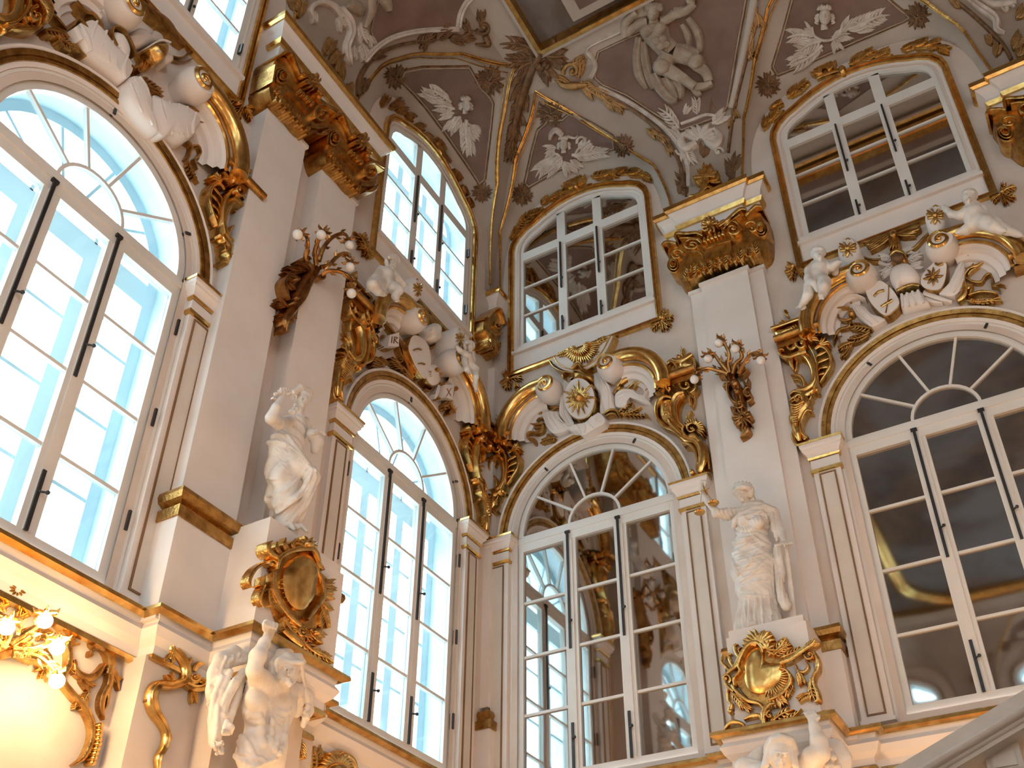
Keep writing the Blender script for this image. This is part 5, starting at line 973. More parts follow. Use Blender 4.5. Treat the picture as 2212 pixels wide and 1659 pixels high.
ornament('gilded_garland', 'gilded garland climbing the curved head of the daylit upper window', 'gilded ornament', 'A', .13, (540, 0, 2.962), (1000, 800), [
 ('leaf*', 'gold_dark', [('l', 850, 680, 880, 610, 60, .1), ('l', 900, 690, 990, 650, 70, -.1), ('l', 940, 700, 1020, 700, 60, .1), ('l', 1000, 720, 1050, 760, 60, -.1), ('l', 1060, 790, 1130, 810, 50, .1), ('l', 1110, 850, 1160, 880, 60, .1), ('l', 1230, 980, 1290, 1040, 50, .1), ('l', 1300, 1080, 1350, 1160, 50, -.1), ('l', 1360, 1180, 1400, 1250, 50, .1), ('l', 1400, 1260, 1430, 1330, 40, 0)]),
 ('shell', 'gold_dark', [('f', 1200, 940, 10, 60, 90, -60, 7, 20, {'up': .03}), ('s', [(1140, 870), (1200, 930), (1250, 1000)], 24, 14)])])
for wall, tr, pts, lab in (('B', (1000, 400, 2.962), [((285, 1235), (250, 1190)), ((285, 1240), (240, 1270)), ((290, 1245), (290, 1310)), ((300, 1240), (380, 1240)), ((330, 1260), (345, 1290))], 'gilded leaf spray at the lower left corner of the corner mirror window frame'),
  ('B', (1000, 400, 2.962), [((1275, 850), (1290, 785)), ((1280, 850), (1345, 850)), ((1275, 865), (1330, 900)), ((1270, 870), (1280, 930)), ((1260, 875), (1210, 930))], 'gilded leaf spray at the lower right corner of the corner mirror window frame'),
  ('B', (1480, 0, 2.963), [((2030, 1230), (2030, 1160)), ((2040, 1220), (2120, 1200)), ((2040, 1240), (2120, 1260)), ((2030, 1250), (2050, 1310)), ((2015, 1245), (1970, 1290))], 'gilded leaf spray at the lower right corner of the big mirrored upper window'),
  ('B', (1480, 400, 2.963), [((690, 520), (650, 510)), ((690, 530), (640, 560)), ((700, 540), (690, 610)), ((710, 530), (760, 590)), ((710, 525), (765, 560))], 'gilded leaf spray at the lower left corner of the big mirrored upper window'),
  ('A', (0, 0, 2.962), [((1530, 660), (1445, 640)), ((1540, 680), (1490, 740)), ((1550, 690), (1525, 830)), ((1570, 690), (1600, 780)), ((1570, 680), (1615, 690))], 'dark gilded leaf spray at the foot of the cut-off upper window'),
  ('A', (540, 400, 2.962), [((745, 400), (660, 300)), ((750, 390), (740, 300)), ((745, 400), (700, 390)), ((750, 400), (740, 455)), ((755, 400), (790, 470))], 'dark gilded leaf spray at the lower left corner of the daylit upper window')):
    q = pts[0][0]; ornament('gilded_spray', lab, 'gilded ornament', wall, .14, tr, q, [('leaf*', 'gold', [('l', a[0], a[1], b[0], b[1], 46, .1*(-1)**i, {'lobes': 3}) for i, (a, b) in enumerate(pts)]), ('boss', 'gold', [('b', q[0], q[1], 16, {'up': .02})])])
# ------------------------------------------------------------------ the two great gilded cartouches on the pedestals
TK = (1560, 1350, 5.370)
ornament('rocaille_cartouche', 'gilded rocaille cartouche with a glowing dished centre below the crowned statue', 'cartouche', 'B', .95, TK, (560, 1150), [
 ('dish', 'gold_smooth', [('p', [(270, 420), (330, 320), (430, 270), (500, 330), (520, 440), (640, 460), (720, 480), (720, 600), (660, 720), (560, 800), (440, 830), (330, 790), (270, 680), (255, 550)], .07, {'up': .02, 'n': 5})]),
 ('inner_rim', 'gold', [('s', [(170, 730), (160, 650), (230, 560), (210, 480), (270, 330), (340, 250), (430, 235), (480, 290), (500, 350)], [20, 30, 30, 36, 46, 50, 44, 34, 16], {'up': .08}), ('s', [(140, 720), (200, 800), (320, 900), (440, 930), (510, 1000), (520, 1080)], [40, 50, 50, 46, 44, 40], {'up': .07}), ('s', [(700, 470), (830, 420), (960, 330), (1060, 260), (1110, 190)], [60, 64, 60, 50, 20], {'up': .08}), ('s', [(690, 530), (780, 560), (820, 660), (760, 780), (660, 860), (560, 900)], [20, 34, 40, 44, 40, 20], {'up': .08})]),
 ('back_plate', 'gold_dark', [('p', [(170, 720), (120, 620), (180, 520), (240, 390), (300, 250), (450, 170), (600, 170), (740, 240), (860, 330), (740, 450), (780, 560), (820, 700), (760, 900), (620, 980), (480, 960), (300, 880)], .03, {'n': 2})]),
 ('scroll', 'gold', [('v', 65, 640, 60, -60, 1.1, 34, {'up': .06}), ('s', [(60, 590), (120, 540), (170, 500), (210, 400), (270, 300)], [30, 40, 44, 44, 30], {'up': .05}), ('s', [(50, 690), (100, 750), (150, 790)], 44, 30, {'up': .05})]),
 ('scroll', 'gold', [('v', 1030, 370, 60, 180, 1.1, 30, {'up': .06}), ('s', [(1080, 330), (1120, 420), (1120, 530), (1080, 600), (1070, 680), (1110, 780), (1130, 880), (1090, 910)], [30, 46, 50, 44, 44, 50, 46, 20], {'up': .05}), ('s', [(860, 470), (890, 540), (960, 560), (1010, 500), (980, 430)], [20, 30, 34, 30, 16], {'up': .04})]),
 ('flame*', 'gold', [('s', [(100, 540), (40, 480), (5, 430), (20, 350)], [44, 40, 30, 6], {'up': .04}), ('s', [(150, 500), (110, 440), (90, 360), (130, 350)], [44, 40, 30, 6], {'up': .04}), ('s', [(210, 390), (170, 320), (160, 250), (200, 240)], [44, 40, 30, 6], {'up': .04}), ('s', [(230, 350), (200, 300), (240, 270)], [30, 24, 6], {'up': .04})]),
 ('crest_shell', 'gold', [('f', 450, 270, 30, 200, 165, 30, 9, 56, {'up': .07}), ('f', 530, 330, 20, 120, 120, -20, 6, 40, {'up': .09})]),
 ('leaf*', 'gold', [('l', 560, 380, 760, 160, 150, .1, {'up': .06}), ('l', 620, 380, 830, 260, 130, -.1, {'up': .06}), ('l', 700, 400, 960, 270, 110, .05, {'up': .05}), ('l', 960, 300, 1110, 180, 110, .1, {'up': .05}), ('l', 830, 690, 760, 870, 110, .1, {'up': .06}), ('l', 900, 560, 930, 720, 110, -.1, {'up': .06}), ('l', 1040, 640, 1110, 900, 120, .1, {'up': .05}), ('l', 1040, 800, 900, 900, 110, .1, {'up': .04}), ('l', 640, 800, 740, 960, 140, 0, {'up': .06}), ('l', 560, 830, 600, 980, 120, 0, {'up': .06}), ('l', 130, 800, 250, 1000, 110, -.1, {'up': .04}), ('l', 230, 900, 370, 1000, 90, .1, {'up': .04})]),
 ('drop', 'gold', [('s', [(70, 760), (80, 880), (120, 940), (90, 1010), (110, 1040)], [20, 34, 44, 40, 24], {'up': .03}), ('b', 105, 1015, 26, {'up': .04})]),
 ('foot', 'gold', [('s', [(40, 1240), (100, 1160), (170, 1140), (260, 1170), (290, 1240)], [20, 44, 50, 40, 20], {'up': .05}), ('s', [(270, 1120), (350, 1080), (450, 1070), (500, 1150), (520, 1200)], [14, 44, 50, 44, 40], {'up': .06}), ('s', [(520, 1190), (500, 1060), (560, 960), (640, 930)], [50, 56, 60, 30], {'up': .07}), ('l', 560, 1180, 860, 1010, 130, -.1, {'up': .05}), ('l', 640, 1180, 930, 980, 110, .1, {'up': .05}), ('v', 580, 1070, 50, 90, .9, 30, {'up': .08}), ('l', 1100, 1030, 1200, 1010, 60, 0)]),
 ('rays', 'gold', [('f', 560, 610, 110, 230, -100, 20, 14, 24, {'up': .05, 'curl': 0})])], skirt=.05, hk=1.15)
TL = (400, 1100, 2.968)
ornament('rocaille_cartouche', 'gilded rocaille cartouche with a dished centre below the garland statue', 'cartouche', 'A', .95, TL, (720, 860), [
 ('dish', 'gold_smooth', [('p', [(590, 430), (640, 330), (720, 290), (790, 310), (830, 400), (820, 500), (800, 600), (740, 660), (660, 650), (600, 560)], .09, {'up': .02, 'n': 5})]),
 ('inner_rim', 'gold', [('s', [(540, 400), (560, 330), (620, 290), (700, 270), (780, 280), (815, 350)], [16, 24, 30, 34, 30, 14], {'up': .10}), ('s', [(530, 420), (530, 520), (570, 620), (630, 700), (700, 760)], [26, 34, 34, 34, 26], {'up': .08}), ('s', [(800, 380), (840, 470), (850, 560), (800, 640), (740, 720)], [18, 24, 30, 30, 24], {'up': .08})]),
 ('back_plate', 'gold_dark', [('p', [(530, 430), (560, 330), (640, 280), (760, 260), (840, 330), (880, 460), (880, 600), (860, 740), (800, 820), (700, 830), (600, 760), (550, 640), (520, 530)], .03, {'n': 2})]),
 ('scroll', 'gold', [('v', 530, 360, 30, 0, 1, 20, {'up': .06}), ('s', [(490, 350), (430, 390), (390, 460), (400, 510)], [24, 24, 26, 10], {'up': .04}), ('s', [(480, 440), (470, 490), (455, 490)], 20, 5, {'up': .04}), ('s', [(490, 490), (460, 570), (480, 630)], [24, 30, 6], {'up': .03})]),
 ('flame*', 'gold', [('s', [(560, 330), (500, 290), (490, 240), (520, 215)], [30, 34, 30, 8], {'up': .08}), ('s', [(590, 300), (560, 260), (565, 215)], [30, 30, 6], {'up': .05}), ('s', [(640, 290), (610, 240), (620, 190)], [34, 36, 6], {'up': .05}), ('s', [(690, 280), (660, 230), (700, 200)], [30, 30, 6], {'up': .05})]),
 ('crest_shell', 'gold', [('f', 740, 260, 12, 75, 170, -10, 8, 30, {'up': .08}), ('b', 740, 240, 26, {'up': .12})]),
 ('leaf*', 'gold', [('l', 810, 330, 860, 400, 60, .1, {'up': .05}), ('l', 820, 420, 870, 460, 60, .1, {'up': .05}), ('l', 850, 490, 925, 480, 80, .1, {'up': .06}), ('l', 850, 540, 920, 560, 80, -.1, {'up': .06}), ('l', 840, 600, 900, 660, 80, .1, {'up': .06}), ('l', 860, 640, 880, 770, 80, 0, {'up': .05}), ('l', 600, 700, 700, 830, 100, .1, {'up': .06}), ('l', 700, 740, 760, 860, 90, 0, {'up': .06}), ('l', 520, 500, 560, 620, 80, .1, {'up': .06}), ('l', 760, 780, 860, 830, 90, .1, {'up': .07})]),
 ('foot', 'gold', [('s', [(600, 780), (660, 830), (720, 880)], [50, 60, 40], {'up': .05}), ('l', 720, 850, 900, 960, 90, .1, {'up': .05}), ('l', 760, 900, 920, 1000, 70, -.1, {'up': .05}), ('v', 720, 800, 40, 90, 1, 24, {'up': .08}), ('b', 800, 800, 26, {'up': .1})]),
 ('rays', 'gold', [('f', 710, 500, 70, 125, 60, 330, 20, 16, {'up': .06, 'curl': 0})])], skirt=.05, hk=1.2)
# ------------------------------------------------------------------ sconces with opal globes
def pt(wall, tr, x, y, d):
    a, b = onwall(wall, tr[0]+x/tr[2], tr[1]+y/tr[2], d); return wl(wall, a, b, d)
def sconce(label, wall, tr, base, body, arms, lit=False, dbase=.30, bulbd=.72, group=None, rb=.065, mat='sconce'):
    a, b = onwall(wall, tr[0]+base[0]/tr[2], tr[1]+base[1]/tr[2], dbase); root = empty('wall_sconce', wl(wall, a, b, dbase), ROT[wall])
    root.matrix_basis = Matrix.Translation(root.location) @ Matrix.Rotation(ROT[wall], 4, 'Z'); mi = root.matrix_basis.inverted()
    tag(root, label, 'wall lamp')
    for pn, items in body: run(Rel(plane_surf(wall, dbase+.12), tr, 0, .13, 1.2), items).done(pn, mat, root)
    for pts, (bx_, by_) in arms:
        n = len(pts); P = [pt(wall, tr, x, y, dbase+.2+(bulbd-dbase-.2)*i/(n-1)) for i, (x, y) in enumerate(pts)]
        Q = [Vector(q) for q in catmull([tuple(p) for p in P], 5)]; mb = MB(); m = len(Q)
        mb.tube([mi @ q for q in Q], [.034-.014*i/(m-1) for i in range(m)], 7); arm = mb.build('arm', mat, root, smooth=True)
        for i in range(3, m-2, 3):                       # small leaves along the arm
            c = mi @ Q[i]; t = (mi @ Q[min(i+1, m-1)]-c); t = t.normalized() if t.length > 0 else Vector((0, 0, 1)); sd = Vector((-t.z, 0, t.x))*(1 if i % 2 else -1)
            mb = MB(); mb.tube([c, c+sd*.05+t*.03, c+sd*.075+t*.085], [.02, .022, .003], 5); mb.build('leaflet', mat, arm, smooth=True)
        g = mi @ pt(wall, tr, bx_, by_, bulbd); e = mi @ Q[-1]; mb = MB()
        for k in range(6):
            a = 2*PI*k/6; o = Vector((math.cos(a), math.sin(a), 0))*.05; ax = (e-g).normalized() if (e-g).length > 1e-4 else Vector((0, 0, 1))
            oo = (o-ax*o.dot(ax)); mb.tube([g+ax*rb*1.0, g+ax*rb*1.15+oo*.9, g+ax*rb*1.05+oo*2.0, g+ax*rb*1.5+oo*2.4], [.02, .022, .016, .003], 5)
        mb.build('bulb_cup', mat, arm, smooth=True)
        mb = MB(); mb.ball(g, rb, 16, 10); mb.build('globe', 'bulb_on' if lit else 'bulb_off', arm, smooth='all')
        if lit: bulb_light('lamp_light', root.matrix_basis @ g + (Vector((.12, 0, 0)) if wall == 'A' else Vector((0, -.12, 0))), LAMP_E, LAMP_C, .08)
    return root
TS = (1490, 700, 3.806)
sconce('branched gilt sconce with opal globes on the broad white pilaster', 'B', TS, (440, 775), [
 ('stem', [('s', [(335, 395), (350, 450), (390, 530), (410, 620), (430, 700)], [50, 70, 80, 76, 50], {'groove': True}), ('s', [(300, 420), (260, 410), (235, 390)], [40, 40, 20]), ('s', [(310, 480), (315, 560), (345, 620), (390, 650)], [24, 26, 26, 14]), ('b', 380, 500, 30, {'up': .05}), ('b', 400, 570, 24, {'up': .06})]),
 ('scroll', [('v', 480, 565, 48, 90, 1, 22), ('s', [(440, 470), (470, 500), (480, 440)], [20, 20, 6]), ('v', 415, 665, 44, 200, 1, 20, {'up': .04}), ('s', [(470, 640), (500, 620), (515, 610)], [20, 16, 5])]),
 ('rosette', [('f', 435, 775, 16, 88, 0, 335, 13, 26, {'up': .03}), ('v', 440, 778, 26, 0, 1, 14, {'up': .06})]), ('drop_leaf', [('s', [(450, 840), (475, 870), (440, 910), (415, 935)], [40, 44, 30, 5]), ('s', [(430, 840), (440, 880), (425, 900)], [30, 26, 5])]),
 ('leafage', [('l', 330, 400, 240, 420, 60, .1), ('l', 360, 420, 350, 320, 50, .1), ('l', 400, 430, 450, 350, 60, .1), ('l', 420, 420, 410, 350, 50, 0), ('l', 330, 470, 290, 520, 50, .1), ('l', 370, 740, 340, 670, 50, .1), ('l', 290, 380, 270, 290, 44, .1)])],
 [([(330, 400), (315, 330), (325, 250), (290, 170), (262, 120)], (237, 158)), ([(355, 410), (375, 330), (430, 275), (412, 215), (395, 160)], (374, 203)), ([(400, 410), (440, 330), (490, 260), (545, 235), (580, 255)], (585, 300)), ([(320, 400), (260, 330), (200, 250), (150, 225)], (151, 286)), ([(310, 410), (230, 385), (150, 365), (85, 385), (60, 420)], (38, 455))], dbase=.30)
TSA = (590, 480, 3.81)
sconce('branched bronze sconce with five opal globes between the twin pilasters', 'A', TSA, (150, 720), [
 ('stem', [('s', [(350, 370), (310, 440), (250, 530), (200, 620), (160, 710), (100, 800), (105, 900)], [80, 90, 100, 90, 76, 60, 6], {'groove': True}), ('s', [(110, 440), (75, 500), (90, 590), (110, 650)], [16, 24, 24, 10], {'up': .05}), ('s', [(290, 480), (240, 620), (190, 700)], [30, 30, 14], {'up': .05})]),
 ('leafage', [('l', 300, 400, 190, 350, 80, .1), ('l', 250, 400, 110, 370, 80, -.1), ('l', 200, 460, 100, 450, 90, .1), ('l', 180, 560, 120, 500, 80, .1), ('l', 120, 700, 30, 650, 70, .1), ('l', 130, 740, 190, 800, 60, .1), ('l', 120, 790, 60, 780, 60, .1), ('l', 100, 820, 105, 905, 60, .1), ('b', 155, 490, 16, {'up': .1}), ('b', 160, 640, 18, {'up': .08}), ('b', 135, 680, 16, {'up': .08})]),
 ('scroll', [('v', 275, 310, 34, 0, 1, 20), ('v', 405, 440, 36, 180, 1, 24)])],
 [([(320, 370), (265, 290), (285, 200), (275, 120), (240, 100)], (202, 102)), ([(355, 350), (345, 240), (365, 170), (395, 110), (430, 60)], (395, 105)), ([(375, 320), (410, 220), (480, 130), (560, 95), (605, 110), (615, 150)], (627, 190)), ([(390, 370), (460, 350), (530, 280), (590, 255), (640, 290)], (632, 370)), ([(400, 430), (450, 400), (540, 405), (620, 440), (665, 500)], (645, 585))], dbase=.30, bulbd=.8)
# ------------------------------------------------------------------ the lit girandole and gilding below the cornice
TG = (0, 1100, 2.968)
sconce('gilded girandole with glowing globes at lower left', 'A', TG, (60, 900), [
 ('leafage', [('l', 60, 880, 180, 820, 110, .1), ('l', 20, 900, 0, 780, 90, 0), ('l', 120, 870, 260, 960, 110, -.1), ('s', [(0, 890), (100, 860), (160, 820), (180, 760)], [50, 60, 50, 20], {'up': .05}), ('s', [(40, 930), (160, 910), (260, 930), (310, 1000)], [50, 50, 44, 24], {'up': .05})])],
 [([(20, 880), (60, 800), (50, 740)], (42, 757)), ([(60, 860), (160, 800), (250, 740), (290, 680)], (288, 716)), ([(80, 900), (200, 900), (320, 860), (370, 840)], (366, 887)), ([(80, 930), (220, 940), (310, 1000), (350, 1060)], (366, 1100)), ([(0, 860), (-60, 780), (-80, 720)], (-90, 740)), ([(-20, 900), (-120, 900), (-160, 860)], (-170, 880))], lit=True, dbase=.10, bulbd=.45, rb=.062, mat='gold')
ornament('gilded_mirror_frame', 'gilded flaming edge of the mirror frame around the lit girandole', 'gilded ornament', 'A', .13, TG, (400, 1100), [
 ('edge', 'gold', [('s', [(0, 640), (90, 600), (200, 640), (320, 690), (410, 780), (440, 900), (440, 1000), (400, 1090), (460, 1180), (540, 1270), (590, 1380), (590, 1480), (540, 1590), (470, 1640)], [30, 40, 44, 44, 44, 40, 40, 40, 44, 44, 44, 40, 30, 8])]),
 ('leaf*', 'gold', [('l', 180, 620, 210, 550, 90, .1), ('l', 250, 640, 330, 590, 90, .1), ('l', 330, 680, 400, 640, 80, -.1), ('l', 400, 740, 470, 720, 90, .1), ('l', 430, 860, 480, 840, 80, .1), ('l', 300, 740, 240, 800, 90, 0), ('l', 350, 800, 270, 800, 90, 0), ('l', 330, 990, 240, 1000, 90, 0), ('l', 320, 1000, 290, 1080, 80, 0), ('l', 330, 850, 300, 900, 80, .1), ('l', 100, 700, 210, 620, 90, .1), ('l', 560, 1170, 520, 1290, 90, .1), ('l', 30, 660, 0, 600, 90, 0)]),
 ('bead*', 'gold_smooth', [('b', 640-abs(i-4)*3-i*6, 1390+i*30, 20, {'up': .03}) for i in range(9)])])
ornament('round_boss', 'round cream boss with a brown sunflower above the girandole', 'plaque', 'A', .12, TG, (85, 520), [('plate', 'white', [('p', ell(90, 515, 95, 70, 14), .05)]), ('rim', 'gold_dark', [('s', ell(90, 515, 92, 68, 12)+[(182, 515)], 12, 12, {'up': .03})]), ('petal*', 'gold_dark', [('s', [(85+10*math.cos(a), 530+8*math.sin(a)), (85+40*math.cos(a), 525+34*math.sin(a)), (85+72*math.cos(a), 520+56*math.sin(a))], [10, 26, 5], {'up': .05}) for a in [2*PI*k/11 for k in range(11)]])])
ornament('gilded_scroll', 'gilded leafy scroll on the beige wall right of the lit girandole', 'gilded ornament', 'A', .13, TG, (640, 1000), [
 ('scroll', 'gold_dark', [('s', [(545, 680), (560, 730), (600, 760), (640, 765)], [8, 26, 24, 8]), ('s', [(650, 860), (660, 820), (690, 770), (745, 770)], [34, 30, 26, 8]), ('v', 620, 850, 58, 40, -1, 34, {'up': .02}), ('s', [(590, 910), (580, 940), (600, 930)], [26, 20, 8]), ('s', [(660, 880), (700, 930), (710, 1000), (690, 1060)], [44, 56, 50, 40]), ('s', [(475, 985), (500, 1050), (560, 1080), (620, 1060), (670, 990)], [10, 40, 50, 44, 20]), ('s', [(690, 1010), (740, 1060), (765, 1160)], [40, 34, 6]), ('s', [(710, 1040), (700, 1120), (660, 1200), (650, 1280), (670, 1350)], [40, 44, 40, 34, 6]), ('s', [(700, 1150), (690, 1250), (660, 1300)], 24, 6)]),
 ('leaf*', 'gold_dark', [('l', 520, 1070, 600, 1140, 80, .1), ('l', 690, 900, 740, 900, 70, 0), ('l', 720, 1060, 770, 1100, 60, 0), ('l', 480, 1060, 460, 960, 50, .1)])])
ornament('gilded_scroll', 'gilded S-shaped acanthus scroll on the pier left of the winged bearded figure', 'gilded ornament', 'A', .40, TG, (1090, 1250), [
 ('scroll', 'gold_smooth', [('s', [(1210, 770), (1150, 830), (1110, 880), (1160, 950), (1195, 1020), (1180, 1100), (1100, 1130), (1010, 1130), (975, 1200), (990, 1290), (1040, 1370), (1070, 1440), (1060, 1520), (1020, 1590), (1015, 1660)], [10, 44, 60, 60, 56, 60, 64, 70, 70, 66, 50, 40, 40, 36, 20], {'groove': True}), ('s', [(1190, 1120), (1250, 1150), (1310, 1140), (1320, 1100), (1270, 1080)], [40, 50, 44, 30, 10]), ('v', 1255, 1075, 50, 150, .9, 34), ('s', [(1240, 1040), (1260, 1000), (1310, 980), (1350, 960)], [30, 40, 34, 14])]),
 ('leaf*', 'gold', [('l', 1140, 870, 1210, 800, 90, .1), ('l', 1110, 920, 1090, 960, 80, 0), ('l', 1200, 1000, 1220, 930, 70, .1), ('l', 1240, 1150, 1260, 1240, 60, .1), ('l', 1120, 1140, 1080, 1060, 70, .1), ('l', 1010, 1180, 960, 1240, 70, 0), ('l', 1060, 1400, 1100, 1480, 50, .1), ('l', 1320, 1000, 1340, 960, 60, 0)])], skirt=.06)
ornament('gilded_shell', 'gilded shell mask between leaf wings below the daylit window sill', 'gilded ornament', 'A', .2, TL, (950, 1640), [
 ('wing', 'gold', [('l', 830, 1700, 810, 1520, 120, .1), ('l', 860, 1700, 900, 1560, 110, .1), ('s', [(800, 1660), (790, 1590), (830, 1520)], [40, 50, 10])]), ('shell', 'gold_smooth', [('f', 950, 1680, 40, 120, 160, 10, 12, 34, {'up': .06}), ('p', ell(940, 1680, 70, 50, 10), .1, {'up': .04}), ('s', [(880, 1620), (960, 1570), (1060, 1600), (1100, 1680)], [30, 50, 44, 20])])])
ornament('gilded_spray', 'small gilded leaves below the daylit window sill, right of the shell mask', 'gilded ornament', 'A', .2, TL, (1350, 1640), [('leaf*', 'gold_dark', [('l', 1340, 1680, 1310, 1625, 60, 0), ('l', 1370, 1690, 1400, 1640, 60, 0)])])
ornament('gilded_spray', 'gilded leaves hanging on the pier right of the winged bearded figure', 'gilded ornament', 'A', .5, TL, (720, 1450), [('leaf*', 'gold', [('l', 740, 1310, 770, 1380, 50, .1), ('l', 700, 1400, 740, 1530, 70, .1), ('l', 700, 1530, 690, 1659, 100, .1), ('l', 740, 1480, 760, 1600, 80, .1), ('s', [(700, 1400), (690, 1500), (670, 1650)], 20, 24)])])
mb = MB(); o = None
tag_ = ornament('gilt_panel_frame', 'thin gilded panel line on the wall below the daylit window', 'gilded moulding', 'A', .10, TL, (1000, 1500), [('line', 'gold_smooth', [('s', [(815, 1408), (1100, 1560), (1290, 1659)], 12, 12)])])
# ------------------------------------------------------------------ ribs, panels and grisaille on the vaults
for (wall, i), (o, G, W) in LUN.items():
    if i == 2: continue
    c = Vector((7, -7, 13)); mb = MB()
    for k, (f, r, up) in enumerate(((0.0, .020, .02), (.035, .014, .02), (.10, .012, .015))):
        P = [g.lerp(w_, f)+(c-g).normalized()*up for g, w_ in zip(G, W)][1:-1]; mb = MB(); mb.tube(P, r, 6); mb.build('gilt_rib', 'gold' if k < 2 else 'gold_dark', o, smooth=True)
TV, TW, TX = (1000, 0, 2.962), (540, 0, 2.962), (1480, 0, 2.963)
def vault(name, label, cat, tr, anchor, parts, **k): return ornament(name, label, cat, 'C', 0, tr, anchor, parts, skirt=.06, **k)
def panel(label, tr, poly, w_=27, extra=()):
    return vault('vault_picture', label, 'painted panel', tr, (sum(p[0] for p in poly)/len(poly), sum(p[1] for p in poly)/len(poly)),
        [('field', 'mauve', [('p', poly, .02, {'flat': True, 'smooth': False})]), ('frame_moulding', 'bronze_paint', [('s', q, w_, w_) for q in zip(poly, poly[1:]+poly[:1])]), ('frame_line', 'plaster_figure', [('s', q, w_*.35, w_*.35, {'up': .03}) for q in zip(poly, poly[1:]+poly[:1])])]+list(extra))
def densify(poly, n=4): 
    out = []
    for a, b in zip(poly, poly[1:]+poly[:1]):
        out += [(a[0]+(b[0]-a[0])*k/n, a[1]+(b[1]-a[1])*k/n) for k in range(n)]
    return out
def fpoly(poly): return densify(poly, 3)
panel('mauve triangular panel above the corner mirror window', TV, fpoly([(478, 835), (520, 800), (545, 770), (640, 765), (690, 722), (820, 790), (960, 875), (972, 945), (800, 1010), (600, 1090), (420, 1195), (398, 1170), (440, 980)]))
panel('mauve triangular panel above the daylit upper window', TW, fpoly([(985, 455), (1100, 432), (1400, 430), (1440, 500), (1470, 560), (1530, 620), (1552, 660), (1530, 900), (1500, 1150), (1470, 1175), (1380, 1040), (1250, 850), (1130, 690), (1050, 600), (960, 510)]))
panel('mauve panel above the big mirrored upper window at right', TX, fpoly([(700, -60), (630, 200), (560, 430), (590, 480), (800, 395), (1100, 262), (1400, 135), (1440, 110), (1330, 20), (1240, -60)]))
def foliage(tr, specs, nm='leaf*', mat='bronze_paint'): return (nm, mat, [('l',)+tuple(q) for q in specs])
def cluster(label, tr, c, r, a0=0, mat='bronze_paint'):
    x, y = c; rd = random.Random(int(x+y)); L = []
    for k in range(7):
        a = math.radians(a0+k*51); L.append(('l', x+.15*r*math.cos(a), y+.15*r*math.sin(a), x+r*math.cos(a)*rd.uniform(.8, 1.1), y+r*math.sin(a)*rd.uniform(.8, 1.1), r*.8, .15, {'lobes': 4, 'up': .02}))
    vault('painted_rosette', label, 'painted ornament', tr, c, [('leaf*', mat, L), ('scroll', mat, [('v', x-r*.3, y+r*.3, r*.35, 0, 1, r*.2, {'up': .04})]), ('scroll', mat, [('v', x+r*.35, y+r*.3, r*.35, 180, -1, r*.2, {'up': .04})])])
cluster('bronze corner rosette at the top of the panel above the corner mirror window', TV, (565, 730), 85)
cluster('bronze corner rosette at the left foot of the panel above the corner mirror window', TV, (378, 1245), 65, 20)
cluster('bronze corner rosette at the right end of the panel above the corner mirror window', TV, (1025, 930), 65, 40)
cluster('bronze rosette at the left end of the panel above the daylit upper window', TW, (935, 490), 75)
cluster('bronze rosette at the inner corner of the panel above the daylit upper window', TW, (1530, 515), 90, 30)
cluster('bronze rosette at the low tip of the panel above the daylit upper window', TW, (1485, 1230), 60, 15)
cluster('bronze rosette at the left foot of the panel above the big upper window', TX, (530, 545), 75)
cluster('bronze rosette at the right foot of the panel above the big upper window', TX, (1490, 100), 80, 30)
def mask(label, tr, head, parts, hr=38):
    x, y = head
    H = [('p', ell(x, y+4, hr*.72, hr, 12), .10, {'up': .05}), ('s', [(x, y-hr*.35), (x+2, y+hr*.12)], hr*.22, hr*.30, {'up': .145, 'h': .03}), ('b', x-hr*.3, y-hr*.15, hr*.14, {'up': .13, 'h': .012}), ('b', x+hr*.32, y-hr*.15, hr*.14, {'up': .13, 'h': .012}), ('s', [(x-hr*.45, y-hr*.38), (x-hr*.05, y-hr*.36)], hr*.14, hr*.1, {'up': .13}), ('s', [(x+hr*.1, y-hr*.36), (x+hr*.5, y-hr*.36)], hr*.12, hr*.12, {'up': .13}),
         ('s', [(x-hr*.22, y+hr*.42), (x+hr*.02, y+hr*.46), (x+hr*.26, y+hr*.42)], hr*.12, hr*.12, {'up': .14}), ('s', [(x-hr*.15, y+hr*.9), (x-hr*.05, y+hr*1.6)], hr*.7, hr*1.0, {'up': .02})]
    hair = [('s', [(x-hr*.7, y-hr*.2+k*hr*.25), (x-hr*(1.05+.1*(k % 2)), y+hr*(.0+.25*k)), (x-hr*.75, y+hr*(.2+.25*k))], hr*.3, hr*.2, {'up': .06}) for k in range(4)]+[('s', [(x+hr*.7, y-hr*.2+k*hr*.25), (x+hr*(1.0+.1*(k % 2)), y+hr*(.0+.25*k)), (x+hr*.72, y+hr*(.2+.25*k))], hr*.3, hr*.2, {'up': .06}) for k in range(4)]
    hair += [('s', [(x-hr*.8+k*hr*.32, y-hr*.7), (x-hr*.65+k*hr*.30, y-hr*(1.15+.1*(k % 2))), (x-hr*.5+k*hr*.28, y-hr*.75)], hr*.34, hr*.3, {'up': .08}) for k in range(5)]
    return vault('grisaille_mask', label, 'grisaille bust', tr, head, [('face', 'plaster_relief', H), ('hair', 'plaster_relief', hair)]+parts)
